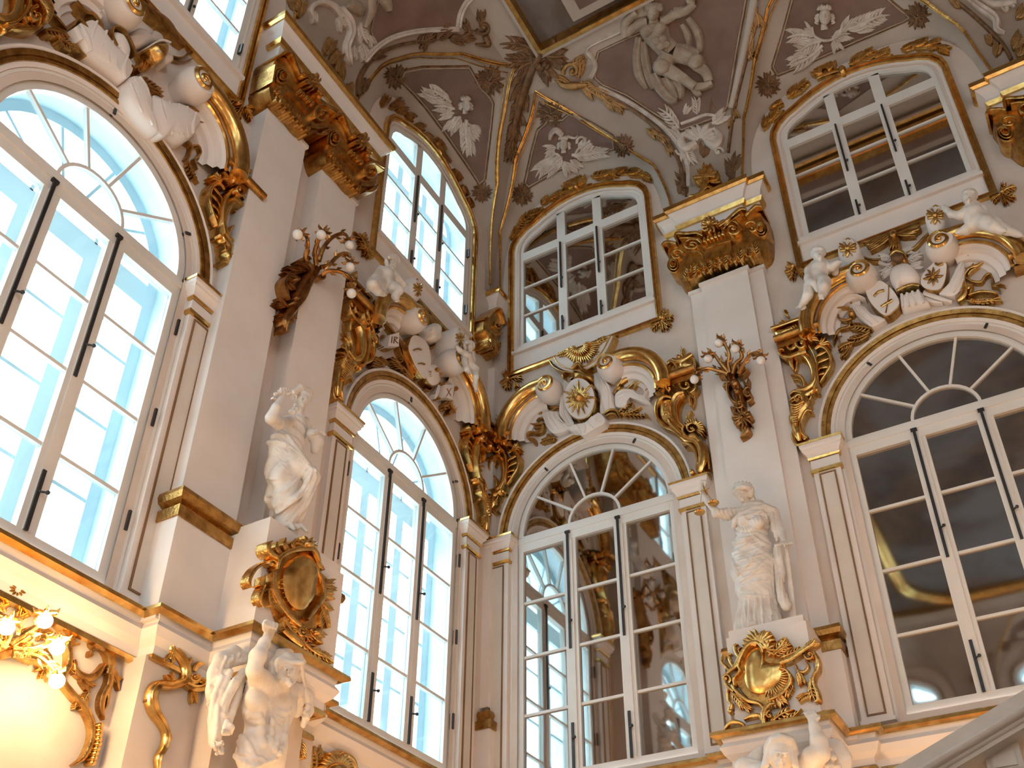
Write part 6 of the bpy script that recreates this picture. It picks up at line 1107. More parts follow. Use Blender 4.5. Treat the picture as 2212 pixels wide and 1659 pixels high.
mask('pale grisaille helmeted head with acanthus above the corner mirror window', TV, (650, 915), [
 ('plume', 'plaster_relief', [('s', [(640, 865), (600, 830), (570, 850), (560, 890)], [30, 40, 34, 20], {'up': .06, 'groove': True}), ('s', [(670, 870), (720, 880), (740, 860)], 20, 8, {'up': .05})]),
 ('leaf*', 'plaster_relief', [('l', 610, 1000, 470, 1140, 110, .12, {'up': .03, 'lobes': 6}), ('l', 560, 1010, 500, 1080, 80, -.1, {'up': .03}), ('l', 700, 990, 930, 930, 120, .1, {'up': .03, 'lobes': 6}), ('l', 760, 970, 880, 900, 80, -.1, {'up': .03}), ('l', 650, 1030, 690, 1110, 90, 0, {'up': .04}), ('l', 690, 1020, 760, 1080, 80, .1, {'up': .03}), ('l', 580, 950, 560, 1010, 70, .1, {'up': .03}), ('l', 640, 1000, 570, 1090, 100, .1, {'up': .05}), ('l', 620, 1040, 520, 1120, 80, 0, {'up': .05}), ('l', 720, 1000, 830, 1000, 90, -.1, {'up': .05}), ('l', 740, 950, 800, 900, 80, .1, {'up': .04}), ('l', 830, 960, 940, 960, 80, .1, {'up': .05}), ('l', 600, 940, 530, 960, 70, .1, {'up': .04})]),
 ('scroll', 'plaster_relief', [('v', 770, 900, 40, 200, -.9, 22, {'up': .04}), ('v', 590, 1010, 36, 0, .9, 20, {'up': .05}), ('v', 800, 990, 34, 90, .9, 18, {'up': .05}), ('v', 540, 1080, 30, 180, .9, 16, {'up': .04})])])
mask('pale grisaille bearded head with acanthus above the daylit upper window', TW, (1375, 660), [
 ('leaf*', 'plaster_relief', [('l', 1280, 650, 1090, 570, 110, .12, {'up': .03, 'lobes': 6}), ('l', 1200, 660, 1140, 600, 80, -.1, {'up': .03}), ('l', 1300, 720, 1210, 740, 90, .1, {'up': .03}), ('l', 1380, 760, 1420, 990, 110, .1, {'up': .03, 'lobes': 6}), ('l', 1360, 780, 1370, 890, 90, -.1, {'up': .03}), ('l', 1420, 790, 1470, 870, 90, .1, {'up': .03}), ('l', 1300, 760, 1260, 840, 90, 0, {'up': .03}), ('l', 1300, 690, 1170, 680, 100, .1, {'up': .05}), ('l', 1180, 620, 1080, 560, 80, -.1, {'up': .05}), ('l', 1340, 740, 1290, 820, 90, .1, {'up': .05}), ('l', 1390, 800, 1440, 900, 90, .1, {'up': .05}), ('l', 1400, 880, 1410, 1000, 80, 0, {'up': .05})]),
 ('scroll', 'plaster_relief', [('v', 1240, 700, 40, 0, .9, 22, {'up': .05}), ('v', 1330, 780, 44, 120, .9, 22, {'up': .05}), ('v', 1400, 980, 28, 0, .9, 16, {'up': .04}), ('v', 1190, 640, 30, 0, .9, 18, {'up': .04}), ('v', 1430, 830, 34, 0, .9, 18, {'up': .04})])])
mask('pale grisaille curly head with acanthus above the big mirrored upper window', TX, (895, 100), [
 ('leaf*', 'plaster_relief', [('l', 820, 230, 650, 250, 120, .12, {'up': .03, 'lobes': 6}), ('l', 880, 290, 640, 410, 130, -.12, {'up': .03, 'lobes': 6}), ('l', 800, 330, 700, 330, 90, .1, {'up': .03}), ('l', 1020, 190, 1200, 90, 120, .1, {'up': .03, 'lobes': 6}), ('l', 1100, 180, 1320, 100, 120, -.1, {'up': .03, 'lobes': 6}), ('l', 950, 250, 980, 320, 90, 0, {'up': .04}), ('l', 870, 260, 740, 330, 120, .1, {'up': .05}), ('l', 780, 360, 660, 420, 90, .1, {'up': .05}), ('l', 940, 240, 1060, 220, 110, -.1, {'up': .05}), ('l', 1080, 200, 1180, 150, 100, .1, {'up': .05}), ('l', 820, 220, 760, 180, 90, .1, {'up': .05}), ('l', 1000, 200, 1060, 120, 90, .1, {'up': .04})]),
 ('scroll', 'plaster_relief', [('s', [(810, 170), (830, 230), (900, 260), (980, 230), (1005, 160)], 20, 20, {'up': .06}), ('v', 760, 270, 36, 0, .9, 20, {'up': .04}), ('v', 1090, 170, 40, 180, -.9, 22, {'up': .04}), ('v', 1250, 120, 34, 0, .9, 18, {'up': .04}), ('v', 850, 330, 30, 0, .9, 16, {'up': .04})])], hr=55)
# big panel with the seated youth
bp = fpoly([(868, 330), (1040, 250), (1180, 190), (1250, -60), (1820, -60), (1750, 330), (1690, 690), (1640, 745), (1400, 835), (1340, 800), (1200, 710), (1050, 610), (900, 545), (850, 500), (842, 440)])
panel('large mauve panel behind the seated grisaille youth', TV, bp, 26)
vault('painted_moulding', 'pale painted moulding curving along the left of the seated youth panel', 'painted moulding', TV, (1000, 640), [('moulding*', 'plaster_relief', [('s', [(1100, 150), (960, 215), (795, 300), (830, 370), (850, 430), (820, 500)], 34, 34, {'up': .03, 'groove': True}), ('s', [(870, 560), (1000, 620), (1150, 710), (1290, 820), (1380, 930), (1440, 1060), (1450, 1200)], 36, 30, {'up': .03, 'groove': True})]),
 ('shadow_line', 'bronze_paint', [('s', [(860, 590), (1000, 650), (1140, 740), (1270, 850), (1350, 960), (1400, 1080), (1420, 1210)], 24, 26, {'up': .03})])])  # bronze outer line beside the pale moulding
vault('painted_moulding', 'pale painted moulding at the right of the seated youth panel', 'painted moulding', TV, (1770, 350), [('moulding*', 'cove_light', [('s', [(1870, -30), (1800, 330), (1720, 700)], 60, 40, {'up': .03})]), ('line', 'bronze_paint', [('s', [(1830, 330), (1740, 700), (1700, 980)], 16, 16, {'up': .05})])])
Y = lambda p, a, b, u=.08: ('s', p, [a, (a+b)/2, b] if len(p) == 3 else [a+(b-a)*k/(len(p)-1) for k in range(len(p))], {'up': u, 'h': max(a, b)*.0011})
vault('grisaille_youth', 'seated grisaille youth with raised arms and hanging drapery on the vault', 'painted figure', TV, (1280, 330), [
 ('body', 'plaster_figure', [('s', [(1215, 130), (1230, 200), (1270, 270), (1330, 330)], [170, 190, 150, 150], {'up': .02, 'h': .20}), ('b', 1180, 180, 50, {'up': .15, 'h': .09}), ('b', 1262, 165, 46, {'up': .15, 'h': .09}), ('b', 1245, 245, 30, {'up': .2, 'h': .04}), ('b', 1290, 235, 30, {'up': .2, 'h': .04}), ('b', 1275, 285, 32, {'up': .2, 'h': .04}), ('b', 1310, 275, 28, {'up': .2, 'h': .03}),
   Y([(1330, 340), (1300, 400), (1280, 450)], 130, 110, .12), ('b', 1285, 430, 62, {'up': .2, 'h': .12}), Y([(1300, 440), (1400, 500), (1500, 570)], 110, 60, .14), Y([(1360, 340), (1450, 370), (1500, 400)], 130, 100, .10), ('b', 1500, 400, 58, {'up': .16, 'h': .10}), Y([(1500, 420), (1560, 470), (1580, 530)], 90, 60, .08), Y([(1500, 570), (1560, 560), (1605, 540)], 60, 34, .12), Y([(1490, 580), (1510, 610), (1530, 600)], 50, 30, .10),
   Y([(1180, 130), (1110, 150), (1050, 210)], 70, 64, .08), Y([(1045, 215), (1040, 140), (1110, 65)], 70, 46, .08), Y([(1270, 130), (1320, 110), (1360, 70)], 72, 64, .08), Y([(1350, 75), (1430, 60), (1480, 10)], 74, 50, .10), Y([(1480, 15), (1440, -10), (1500, -30)], 40, 30, .1), Y([(1220, 80), (1220, 120), (1218, 140)], 56, 70, .1)]),
 ('head', 'plaster_figure', [('p', ell(1218, 62, 44, 58, 14), .18, {'up': .06}), ('s', [(1222, 55), (1226, 85)], 10, 16, {'up': .235, 'h': .03}), ('s', [(1195, 55), (1212, 56)], 8, 6, {'up': .23, 'h': .015}), ('s', [(1234, 56), (1250, 54)], 6, 8, {'up': .23, 'h': .015}), ('s', [(1208, 102), (1222, 105), (1238, 101)], 7, 7, {'up': .22, 'h': .02})]),
 ('hair', 'plaster_figure', [('b', 1180+k*17, 25-6*math.sin(k), 20, {'up': .16}) for k in range(6)]+[('b', 1172+k*3, 48+k*14, 14, {'up': .12}) for k in range(2)]+[('b', 1262, 45, 16, {'up': .12})]),
 ('drapery', 'plaster_figure', [('s', [(1130, 230), (1115, 350), (1130, 480), (1180, 570)], [50, 60, 60, 30], {'groove': True, 'up': .04}), ('s', [(1160, 260), (1170, 380), (1200, 500), (1220, 570)], [40, 60, 60, 30], {'groove': True, 'up': .05}), ('s', [(1230, 470), (1270, 560), (1340, 640), (1380, 650)], [60, 80, 70, 20], {'groove': True, 'up': .10}), ('s', [(1300, 500), (1340, 580), (1380, 640)], [60, 70, 30], {'groove': True, 'up': .10}), ('s', [(1360, 510), (1400, 570), (1400, 640)], [50, 60, 20], {'groove': True, 'up': .10}),
   ('s', [(1440, 110), (1500, 200), (1520, 300), (1500, 350)], [40, 56, 56, 30], {'groove': True, 'up': .04}), ('s', [(1400, 150), (1440, 230), (1450, 320)], [34, 50, 30], {'groove': True, 'up': .05}), ('s', [(1370, 290), (1430, 310), (1520, 340)], [30, 60, 30], {'groove': True, 'up': .12})])])
vault('grisaille_shell', 'pale grisaille shell console with leaf scrolls under the seated youth', 'painted ornament', TV, (1530, 900), [
 ('shell', 'plaster_relief', [('f', 1530, 920, 20, 120, 150, 20, 8, 44, {'up': .06}), ('s', [(1400, 800), (1480, 770), (1560, 740), (1630, 750)], 22, 18, {'up': .05})]),
 ('scroll', 'plaster_relief', [('s', [(1500, 920), (1430, 960), (1400, 900), (1440, 850)], [40, 60, 50, 20], {'up': .05}), ('s', [(1560, 910), (1620, 940), (1650, 880), (1610, 830)], [40, 60, 50, 20], {'up': .05}), ('v', 1640, 980, 34, 0, .9, 20, {'up': .04}), ('v', 1400, 970, 34, 180, .9, 20, {'up': .04})]),
 ('leaf*', 'plaster_relief', [('l', 1390, 830, 1250, 700, 100, .1, {'up': .04}), ('l', 1400, 900, 1310, 830, 90, .1, {'up': .04}), ('l', 1430, 950, 1490, 1060, 90, .1, {'up': .04}), ('l', 1600, 800, 1680, 720, 100, .1, {'up': .04}), ('l', 1410, 960, 1420, 1030, 60, 0, {'up': .04}), ('l', 1500, 740, 1480, 620, 70, .1, {'up': .04}), ('l', 1420, 740, 1450, 680, 60, 0, {'up': .04})]),
 ('dark_acanthus', 'bronze_paint', [('l', 1580, 720, 1580, 600, 110, .1), ('l', 1620, 700, 1560, 600, 90, 0), ('l', 1540, 1010, 1550, 930, 90, 0)])])
ornament('gilded_basket', 'gilded flower basket standing on the entablature under the vault shell', 'gilded ornament', 'B', .3, TV, (1550, 1180), [('leaf*', 'gold', [('l', 1550, 1140, 1510, 1080, 60, .1), ('l', 1560, 1140, 1600, 1080, 60, .1), ('l', 1550, 1110, 1560, 1050, 60, 0), ('l', 1540, 1160, 1480, 1140, 50, .1), ('l', 1570, 1160, 1640, 1140, 50, .1), ('l', 1550, 1180, 1540, 1230, 60, 0)]), ('basket', 'gold', [('s', [(1480, 1150), (1550, 1140), (1620, 1140)], 24, 20, {'up': .05}), ('s', [(1560, 1150), (1550, 1200), (1520, 1250), (1450, 1262)], [50, 40, 26, 8], {'up': .03}), ('s', [(1570, 1190), (1620, 1220), (1660, 1180)], [20, 24, 8])])])
vault('bronze_foliage', 'bronze acanthus climbing both sides of the entablature on the vault', 'painted ornament', TV, (1400, 1180), [('leaf*', 'bronze_paint', [('l', 1430, 1260, 1370, 1140, 90, .1), ('l', 1440, 1200, 1390, 1080, 80, -.1), ('l', 1380, 1240, 1400, 1180, 60, .1), ('l', 1720, 1150, 1690, 1010, 90, .1), ('l', 1720, 1100, 1780, 990, 90, -.1), ('l', 1700, 1180, 1740, 1120, 60, .1)])])
vault('bronze_foliage', 'bronze scroll foliage on the moulding above the corner mirror vault', 'painted ornament', TV, (820, 560), [('scroll', 'vault_gold', [('v', 700, 450, 60, 200, -1.1, 34, {'up': .05}), ('s', [(600, 500), (640, 540), (720, 550), (800, 540)], [10, 40, 60, 30], {'up': .05})]),
 ('leaf*', 'vault_gold', [('l', 740, 500, 740, 360, 80, .1, {'up': .05}), ('l', 700, 400, 780, 350, 60, .1, {'up': .05}), ('l', 690, 540, 590, 500, 60, .1, {'up': .05}), ('l', 760, 520, 860, 600, 100, .1, {'up': .05}), ('l', 830, 560, 930, 640, 90, -.1, {'up': .05}), ('l', 900, 620, 990, 680, 80, .1, {'up': .05}), ('l', 960, 660, 1030, 720, 70, -.1, {'up': .05}), ('l', 1180, 830, 1250, 870, 60, .1, {'up': .05}), ('l', 1240, 860, 1310, 930, 60, -.1, {'up': .05}), ('l', 1300, 930, 1350, 990, 50, .1, {'up': .05})])])
vault('bronze_foliage', 'bronze foliage running down the rib at the right of the seated youth', 'painted ornament', TV, (1850, 200), [('leaf*', 'vault_gold', [('l', 1870, 20, 1850, 110, 80, .1, {'up': .05}), ('l', 1880, 80, 1890, 180, 80, -.1, {'up': .05}), ('l', 1860, 160, 1830, 260, 80, .1, {'up': .05}), ('l', 1850, 230, 1810, 330, 70, -.1, {'up': .05}), ('l', 1840, 300, 1860, 380, 60, .1, {'up': .05}), ('l', 1750, 640, 1720, 700, 60, .1, {'up': .05}), ('l', 1730, 700, 1760, 760, 60, .1, {'up': .05}), ('l', 1720, 760, 1720, 830, 40, .1, {'up': .05})])])
cn = [(500, 330, 230, 290), (500, 350, 260, 360), (520, 340, 650, 340), (520, 360, 640, 420), (480, 380, 330, 470), (490, 400, 560, 520), (420, 430, 370, 560), (400, 520, 330, 640), (380, 560, 390, 700), (350, 640, 310, 780), (350, 720, 380, 800), (330, 770, 290, 900), (330, 820, 350, 900), (310, 880, 270, 1040), (310, 900, 320, 980), (470, 300, 340, 240), (560, 330, 590, 290), (430, 340, 420, 440)]
vault('bronze_foliage', 'big bronze acanthus filling the vault corner below the ceiling frame', 'painted ornament', TV, (420, 560), [('leaf*', 'bronze_paint', [('l', a, b, c_, d_, 120 if k < 9 else 90, .12*(-1)**k, {'up': .02+.015*(k % 3), 'lobes': 6}) for k, (a, b, c_, d_) in enumerate(cn)]), ('fruit*', 'bronze_paint', [('b', 470+k*18, 400+12*(k % 3), 22, {'up': .10}) for k in range(5)]), ('stem', 'bronze_paint', [('s', [(500, 330), (440, 440), (380, 600), (330, 780), (280, 980)], [60, 60, 50, 40, 14], {'up': .03})])])
# vault over the twin pilasters
panel('mauve panel with arched top above the twin capitals', TW, fpoly([(840, -60), (800, 60), (770, 200), (800, 290), (880, 240), (1000, 200), (1160, 185), (1310, 175), (1330, 100), (1390, -20), (1400, -60)]), 14)
vault('painted_moulding', 'pale arched moulding above the twin capitals', 'painted moulding', TW, (1100, 190), [('moulding*', 'plaster_relief', [('s', [(720, 400), (800, 310), (900, 245), (1040, 205), (1180, 190), (1330, 185)], 40, 38, {'up': .03, 'groove': True}), ('s', [(1330, 170), (1345, 90), (1380, 20), (1430, -30)], 40, 40, {'up': .03, 'groove': True})]), ('line', 'bronze_paint', [('s', [(690, 610), (690, 520), (740, 420), (830, 340), (950, 290), (1080, 265)], 30, 24, {'up': .03})])])
vault('bronze_foliage', 'bronze foliage and scroll on the moulding above the twin capitals', 'painted ornament', TW, (1250, 230), [('scroll', 'bronze_paint', [('v', 1490, 170, 50, 200, 1.1, 30, {'up': .05}), ('s', [(1500, 220), (1520, 280), (1440, 280)], [40, 36, 10], {'up': .05})]), ('leaf*', 'bronze_paint', [('l', 1060, 270, 1180, 210, 80, .1, {'up': .05}), ('l', 1120, 270, 1100, 310, 50, 0, {'up': .05}), ('l', 1180, 250, 1290, 190, 90, -.1, {'up': .05}), ('l', 1270, 240, 1360, 250, 80, .1, {'up': .05}), ('l', 1340, 260, 1430, 230, 80, -.1, {'up': .05}), ('l', 1470, 150, 1470, 60, 70, .1, {'up': .05}), ('l', 1400, 200, 1360, 140, 60, .1, {'up': .05}), ('l', 760, 380, 850, 330, 70, .1, {'up': .05}), ('l', 700, 600, 720, 500, 70, .1, {'up': .05})])])
vault('grisaille_scroll', 'pale grisaille scroll with feet of a cut-off figure above the twin capitals', 'painted ornament', TW, (620, 180), [('scroll', 'plaster_relief', [('s', [(400, 130), (380, 60), (440, 20), (520, 40), (580, 110)], [16, 30, 36, 44, 50], {'up': .04}), ('s', [(560, 60), (620, 130), (640, 210), (610, 300), (620, 380), (640, 420)], [60, 60, 50, 44, 40, 10], {'up': .04, 'groove': True})]),
 ('leaf*', 'plaster_relief', [('l', 560, 100, 600, 180, 90, .1, {'up': .05}), ('l', 690, 150, 740, 280, 90, .1, {'up': .05}), ('l', 700, 280, 720, 390, 80, -.1, {'up': .05}), ('l', 750, 230, 790, 290, 60, .1, {'up': .05}), ('l', 400, 80, 410, 150, 50, .1, {'up': .05}), ('l', 650, 300, 650, 380, 60, 0, {'up': .05})]), ('leg*', 'plaster_figure', [('s', [(750, -20), (760, 60), (740, 130), (715, 185)], [50, 60, 44, 30], {'up': .06}), ('s', [(830, -20), (860, 20), (880, 70)], [60, 60, 30], {'up': .06}), ('s', [(620, 20), (680, 60), (700, 100)], [90, 80, 30], {'up': .03})])])
vault('bronze_foliage', 'bronze leaves behind the long entablature above the twin capitals', 'painted ornament', TW, (500, 420), [('leaf*', 'vault_gold', [('l', 470, 360, 510, 250, 80, .1, {'up': .05}), ('l', 500, 420, 560, 330, 80, .1, {'up': .05}), ('l', 540, 470, 580, 400, 70, -.1, {'up': .05}), ('l', 580, 520, 560, 430, 60, .1, {'up': .05}), ('l', 300, 120, 320, 0, 90, .1, {'up': .03}), ('l', 290, 80, 270, -20, 80, -.1, {'up': .03}), ('l', 640, 600, 620, 540, 50, .1, {'up': .05})])])
vault('bronze_foliage', 'bronze rib foliage and pale scrolls at the top right corner of the vault', 'painted ornament', TX, (1980, 200), [('line', 'bronze_paint', [('s', [(1700, -10), (1820, 80), (1960, 210), (2040, 300), (2090, 390)], 26, 30, {'up': .03})]), ('scroll', 'plaster_relief', [('s', [(1820, 0), (1900, 60), (1990, 130), (2000, 200), (2050, 220)], [40, 60, 60, 50, 16], {'up': .04, 'groove': True}), ('v', 2060, 60, 50, 0, 1, 30, {'up': .04}), ('s', [(1900, 0), (1980, 40), (2120, 20)], [30, 50, 40], {'up': .04})]),
 ('leaf*', 'vault_gold', [('l', 1760, 60, 1700, 0, 60, .1, {'up': .05}), ('l', 1960, 300, 1930, 230, 60, .1, {'up': .04}), ('l', 1990, 370, 2000, 280, 80, .1, {'up': .04}), ('l', 2100, 330, 2150, 230, 110, .1, {'up': .05}), ('l', 2130, 380, 2160, 300, 90, .1, {'up': .05}), ('l', 2120, 130, 2170, 60, 90, .1, {'up': .05})])])
# grisaille frieze panel in the ceiling painting, next to the frame corner
TQ = (1000, 0, 2.962)
mb = MB(); mb.box(3.1, 9.0, -3.35, -2.5, CH+.06, CH+.12); o = mb.build('ceiling_panel', 'cove_light'); tag(o, 'pale oblong relief panel inside the ceiling painting', 'ceiling panel', kind='structure')
mb = MB(); mb.box(3.3, 8.8, -3.2, -2.65, CH+.05, CH+.07); mb.build('recess', 'mauve', o)
# ------------------------------------------------------------------ carved figures: smooth signed-distance modelling
def surface_nets(F, org, h):
    s = F < 0; nx, ny, nz = F.shape
    c = np.zeros((nx-1, ny-1, nz-1), np.int8)
    for a in (0, 1):
        for b in (0, 1):
            for d in (0, 1): c += s[a:nx-1+a, b:ny-1+b, d:nz-1+d]
    act = (c > 0) & (c < 8); I = np.argwhere(act); idx = -np.ones(act.shape, np.int64); idx[act] = np.arange(len(I))
    acc = np.zeros((len(I), 3)); cnt = np.zeros(len(I))
    off = [(a, b, d) for a in (0, 1) for b in (0, 1) for d in (0, 1)]
    for p in off:
        for ax in range(3):
            if p[ax]: continue
            q = list(p); q[ax] = 1
            f0 = F[I[:, 0]+p[0], I[:, 1]+p[1], I[:, 2]+p[2]]; f1 = F[I[:, 0]+q[0], I[:, 1]+q[1], I[:, 2]+q[2]]
            m = (f0 < 0) != (f1 < 0); t = np.where(m, f0/np.where(m, f0-f1, 1), 0)
            P = np.tile(np.array(p, float), (len(I), 1)); P[:, ax] += t; acc[m] += P[m]; cnt[m] += 1
    V = (I+acc/cnt[:, None])*h+org; Q = []
    for ax in range(3):
        b, d = [k for k in range(3) if k != ax]; sl0 = [slice(None)]*3; sl1 = [slice(None)]*3; sl0[ax] = slice(0, -1); sl1[ax] = slice(1, None)
        m = s[tuple(sl0)] != s[tuple(sl1)]; E = np.argwhere(m); E = E[(E[:, b] > 0) & (E[:, d] > 0) & (E[:, b] < F.shape[b]-1) & (E[:, d] < F.shape[d]-1)]
        def g(db, dd): 
            K = E.copy(); K[:, b] -= db; K[:, d] -= dd; return idx[K[:, 0], K[:, 1], K[:, 2]]
        q = np.stack([g(1, 1), g(0, 1), g(0, 0), g(1, 0)], 1); inside = s[E[:, 0], E[:, 1], E[:, 2]]; fl = inside if ax != 1 else ~inside
        q[~fl] = q[~fl][:, ::-1]; Q.append(q[(q >= 0).all(1)])
    return V, np.concatenate(Q)
class Fig:
    """figure carved in the local frame of its root; joints are given as (x, y, depth) on the traced crop"""
    def __init__(s, wall, tr, root, lo, hi, h=.012):
        s.wall, s.tr, s.root, s.h = wall, tr, root, h; s.mi = root.matrix_basis.inverted(); s.lo = np.array(lo, float); s.hi = np.array(hi, float)
        n = np.ceil((s.hi-s.lo)/h).astype(int)+1; s.n = n; s.F = np.full(tuple(n), 9.0, np.float32); s.ax = [s.lo[i]+h*np.arange(n[i]) for i in range(3)]
        p0 = s.J(100, 100, .8); p1 = s.J(200, 100, .8); s.u = float(np.linalg.norm(p1-p0))/100 if wall == 'B' else (CAMP-Vector(s.root.location)).length/FPX/tr[2]
    def J(s, x, y, d):
        a, b = onwall(s.wall, s.tr[0]+x/s.tr[2], s.tr[1]+y/s.tr[2], d); return np.array(s.mi @ wl(s.wall, a, b, d))
    def _box(s, lo, hi, m):
        sl = []
        for i in range(3):
            a = max(0, int((lo[i]-m-s.lo[i])/s.h)); b = min(s.n[i], int((hi[i]+m-s.lo[i])/s.h)+2)
            if a >= b: return None
            sl.append(slice(a, b))
        X, Y_, Z = np.meshgrid(*[s.ax[i][sl[i]] for i in range(3)], indexing='ij', sparse=True); return tuple(sl), X, Y_, Z
    def _merge(s, sl, D, k, sub=False):
        A = s.F[sl]
        if sub: D = -D; hh = np.clip(.5-.5*(D-A)/k*-1, 0, 1); s.F[sl] = np.maximum(A, D)+k*.25*np.maximum(1-np.abs(A-D)/k, 0)**2; return
        s.F[sl] = np.minimum(A, D)-k*.25*np.maximum(1-np.abs(A-D)/k, 0)**2
    def cone(s, a, b, ra, rb, k=.03, sy=1.0, fold=None, sub=False):
        a = np.array(a, float); b = np.array(b, float); R = max(ra, rb)*1.15; q = s._box(np.minimum(a, b)-R, np.maximum(a, b)+R, k+.04)
        if q is None: return s
        sl, X, Y_, Z = q; ab = b-a; L2 = (ab[0]**2+(ab[1]/sy)**2+ab[2]**2) or 1e-9
        t = np.clip(((X-a[0])*ab[0]+(Y_-a[1])*ab[1]/sy**2+(Z-a[2])*ab[2])/L2, 0, 1)
        D = np.sqrt((X-a[0]-ab[0]*t)**2+((Y_-a[1]-ab[1]*t)/sy)**2+(Z-a[2]-ab[2]*t)**2)-(ra+(rb-ra)*t)
        if fold is not None: D = D+fold(X, Y_, Z, a, b, t)
        s._merge(sl, D*min(1, sy), k, sub); return s
    def P(s, pts, k=.03, sy=1.0, fold=None):
        """chain of (x,y,depth,radius in traced units)"""
        for p, q in zip(pts, pts[1:]): s.cone(s.J(*p[:3]), s.J(*q[:3]), p[3]*s.u, q[3]*s.u, k, sy, fold)
        return s
    def hit(s, x, y):
        R = s.mi.to_3x3() @ ray(s.tr[0]+x/s.tr[2], s.tr[1]+y/s.tr[2]).normalized(); O = s.mi @ CAMP; c = (s.lo+s.hi)/2; t0 = (Vector(c)-O).length-2.2
        T = t0+np.arange(0, 4.4, s.h*.7); P = np.array(O)[None]+T[:, None]*np.array(R)[None]; I = np.round((P-s.lo)/s.h).astype(int); ok = ((I >= 0) & (I < s.n)).all(1)
        I = np.clip(I, 0, s.n-1); v = np.where(ok, s.F[I[:, 0], I[:, 1], I[:, 2]], 9.0); w = np.nonzero(v < 0)[0]
        return P[w[0]] if len(w) else None
    def R(s, pts, k=.006, inset=.25):
        """a fold that lies on the surface already carved"""
        q = catmull([(p[0], p[1], p[-1]) for p in pts], 5); H = [(s.hit(x, y), r*s.u) for x, y, r in q]
        for (a, ra), (b, rb) in zip(H, H[1:]):
            if a is not None and b is not None and np.linalg.norm(a-b) < .16: s.cone(a, b, ra, rb, k)
        return s
    def B(s, x, y, d, r, k=.02, sy=1.0, sub=False):
        c = s.J(x, y, d); return s.cone(c, c+1e-4, r*s.u, r*s.u, k, sy, None, sub)
    def head(s, x, y, d, r, tilt=0, turn=0.0, female=True):
        """r: half the head height; tilt: degrees in the picture; turn: sideways shift of the face"""
        u = s.u; t = math.radians(tilt); ct, st = math.cos(t), math.sin(t); R = r*u
        def o(a, b, c=0.0): return s.J(x+(a*ct-b*st)*r, y+(a*st+b*ct)*r, d+c*R)
        s.cone(o(0, -.25), o(0, .1), R*.80, R*.74, .02); s.cone(o(turn*.3, .15, .25), o(turn*.5, .62, .38), R*.60, R*.34, .03)
        s.cone(o(turn*.6, -.18, .95), o(turn*.75, .22, 1.08), R*.07, R*.11, .012)
        for e in (-1, 1):
            c = o(turn*.6+e*.30, -.08, 1.02); s.cone(c, c+1e-4, R*.15, R*.15, .012, 1, None, True)
            c = o(turn*.6+e*.30, -.06, .80); s.cone(c, c+1e-4, R*.12, R*.12, .006)
            s.cone(o(turn*.6+e*.10, -.24, .96), o(turn*.6+e*.46, -.26, .80), R*.07, R*.06, .012)
            s.cone(o(e*.80, -.10, .1), o(e*.78, .14, .1), R*.12, R*.08, .01)
        s.cone(o(turn*.6-.16, .43, .88), o(turn*.6+.16, .43, .88), R*.07, R*.07, .01); c = o(turn*.5, .70, .72); s.cone(c, c+1e-4, R*.18, R*.18, .03)
        return o
    def hand(s, wrist, palm, tips, thumb, rp=.036, rf=.0125):
        s.cone(wrist, palm, rp*.8, rp, .015, .7)
        for a, b, c in tips: s.cone(a, b, rf*1.15, rf, .006); s.cone(b, c, rf, rf*.8, .004)
        a, b, c = thumb; s.cone(a, b, rf*1.4, rf*1.1, .01); s.cone(b, c, rf*1.1, rf*.85, .004)
    def done(s, name, mat, parent=None):
        V, Q = surface_nets(s.F, s.lo, s.h); me = bpy.data.meshes.new(name); me.vertices.add(len(V)); me.vertices.foreach_set('co', V.astype(np.float32).ravel())
        me.loops.add(len(Q)*4); me.loops.foreach_set('vertex_index', Q.astype(np.int32).ravel()); me.polygons.add(len(Q)); me.polygons.foreach_set('loop_start', np.arange(0, len(Q)*4, 4, dtype=np.int32)); me.polygons.foreach_set('use_smooth', np.ones(len(Q), bool))
        me.update(calc_edges=True); me.validate(); me.materials.append(M[mat])
        # consistent outward normals
        bm = bmesh.new(); bm.from_mesh(me); bmesh.ops.recalc_face_normals(bm, faces=bm.faces); bm.to_mesh(me); bm.free()
        o = bpy.data.objects.new(name, me); COL.objects.link(o); o.parent = parent or s.root; return o
def figure_root(name, label, cat, wall, tr, x, y, d, group=None):
    a, b = onwall(wall, tr[0]+x/tr[2], tr[1]+y/tr[2], d); r = empty(name, wl(wall, a, b, d), ROT[wall])
    r.matrix_basis = Matrix.Translation(r.location) @ Matrix.Rotation(ROT[wall], 4, 'Z'); return tag(r, label, cat, group)
def vfold(n, A, tw=0.0):                        # vertical pleats round an axis
    def f(X, Y_, Z, a, b, t): return A*np.sin(n*np.arctan2(Y_-(a[1]+(b[1]-a[1])*t), X-(a[0]+(b[0]-a[0])*t))+tw*Z)
    return f
def dfold(v, lam, A, ph=0.0):                   # diagonal folds
    def f(X, Y_, Z, a, b, t): 
        q = np.sin(2*PI*(X*v[0]+Y_*v[1]+Z*v[2])/lam+ph+1.1*np.sin(5*X+3*Z)); return A*q*np.abs(q)
    return f
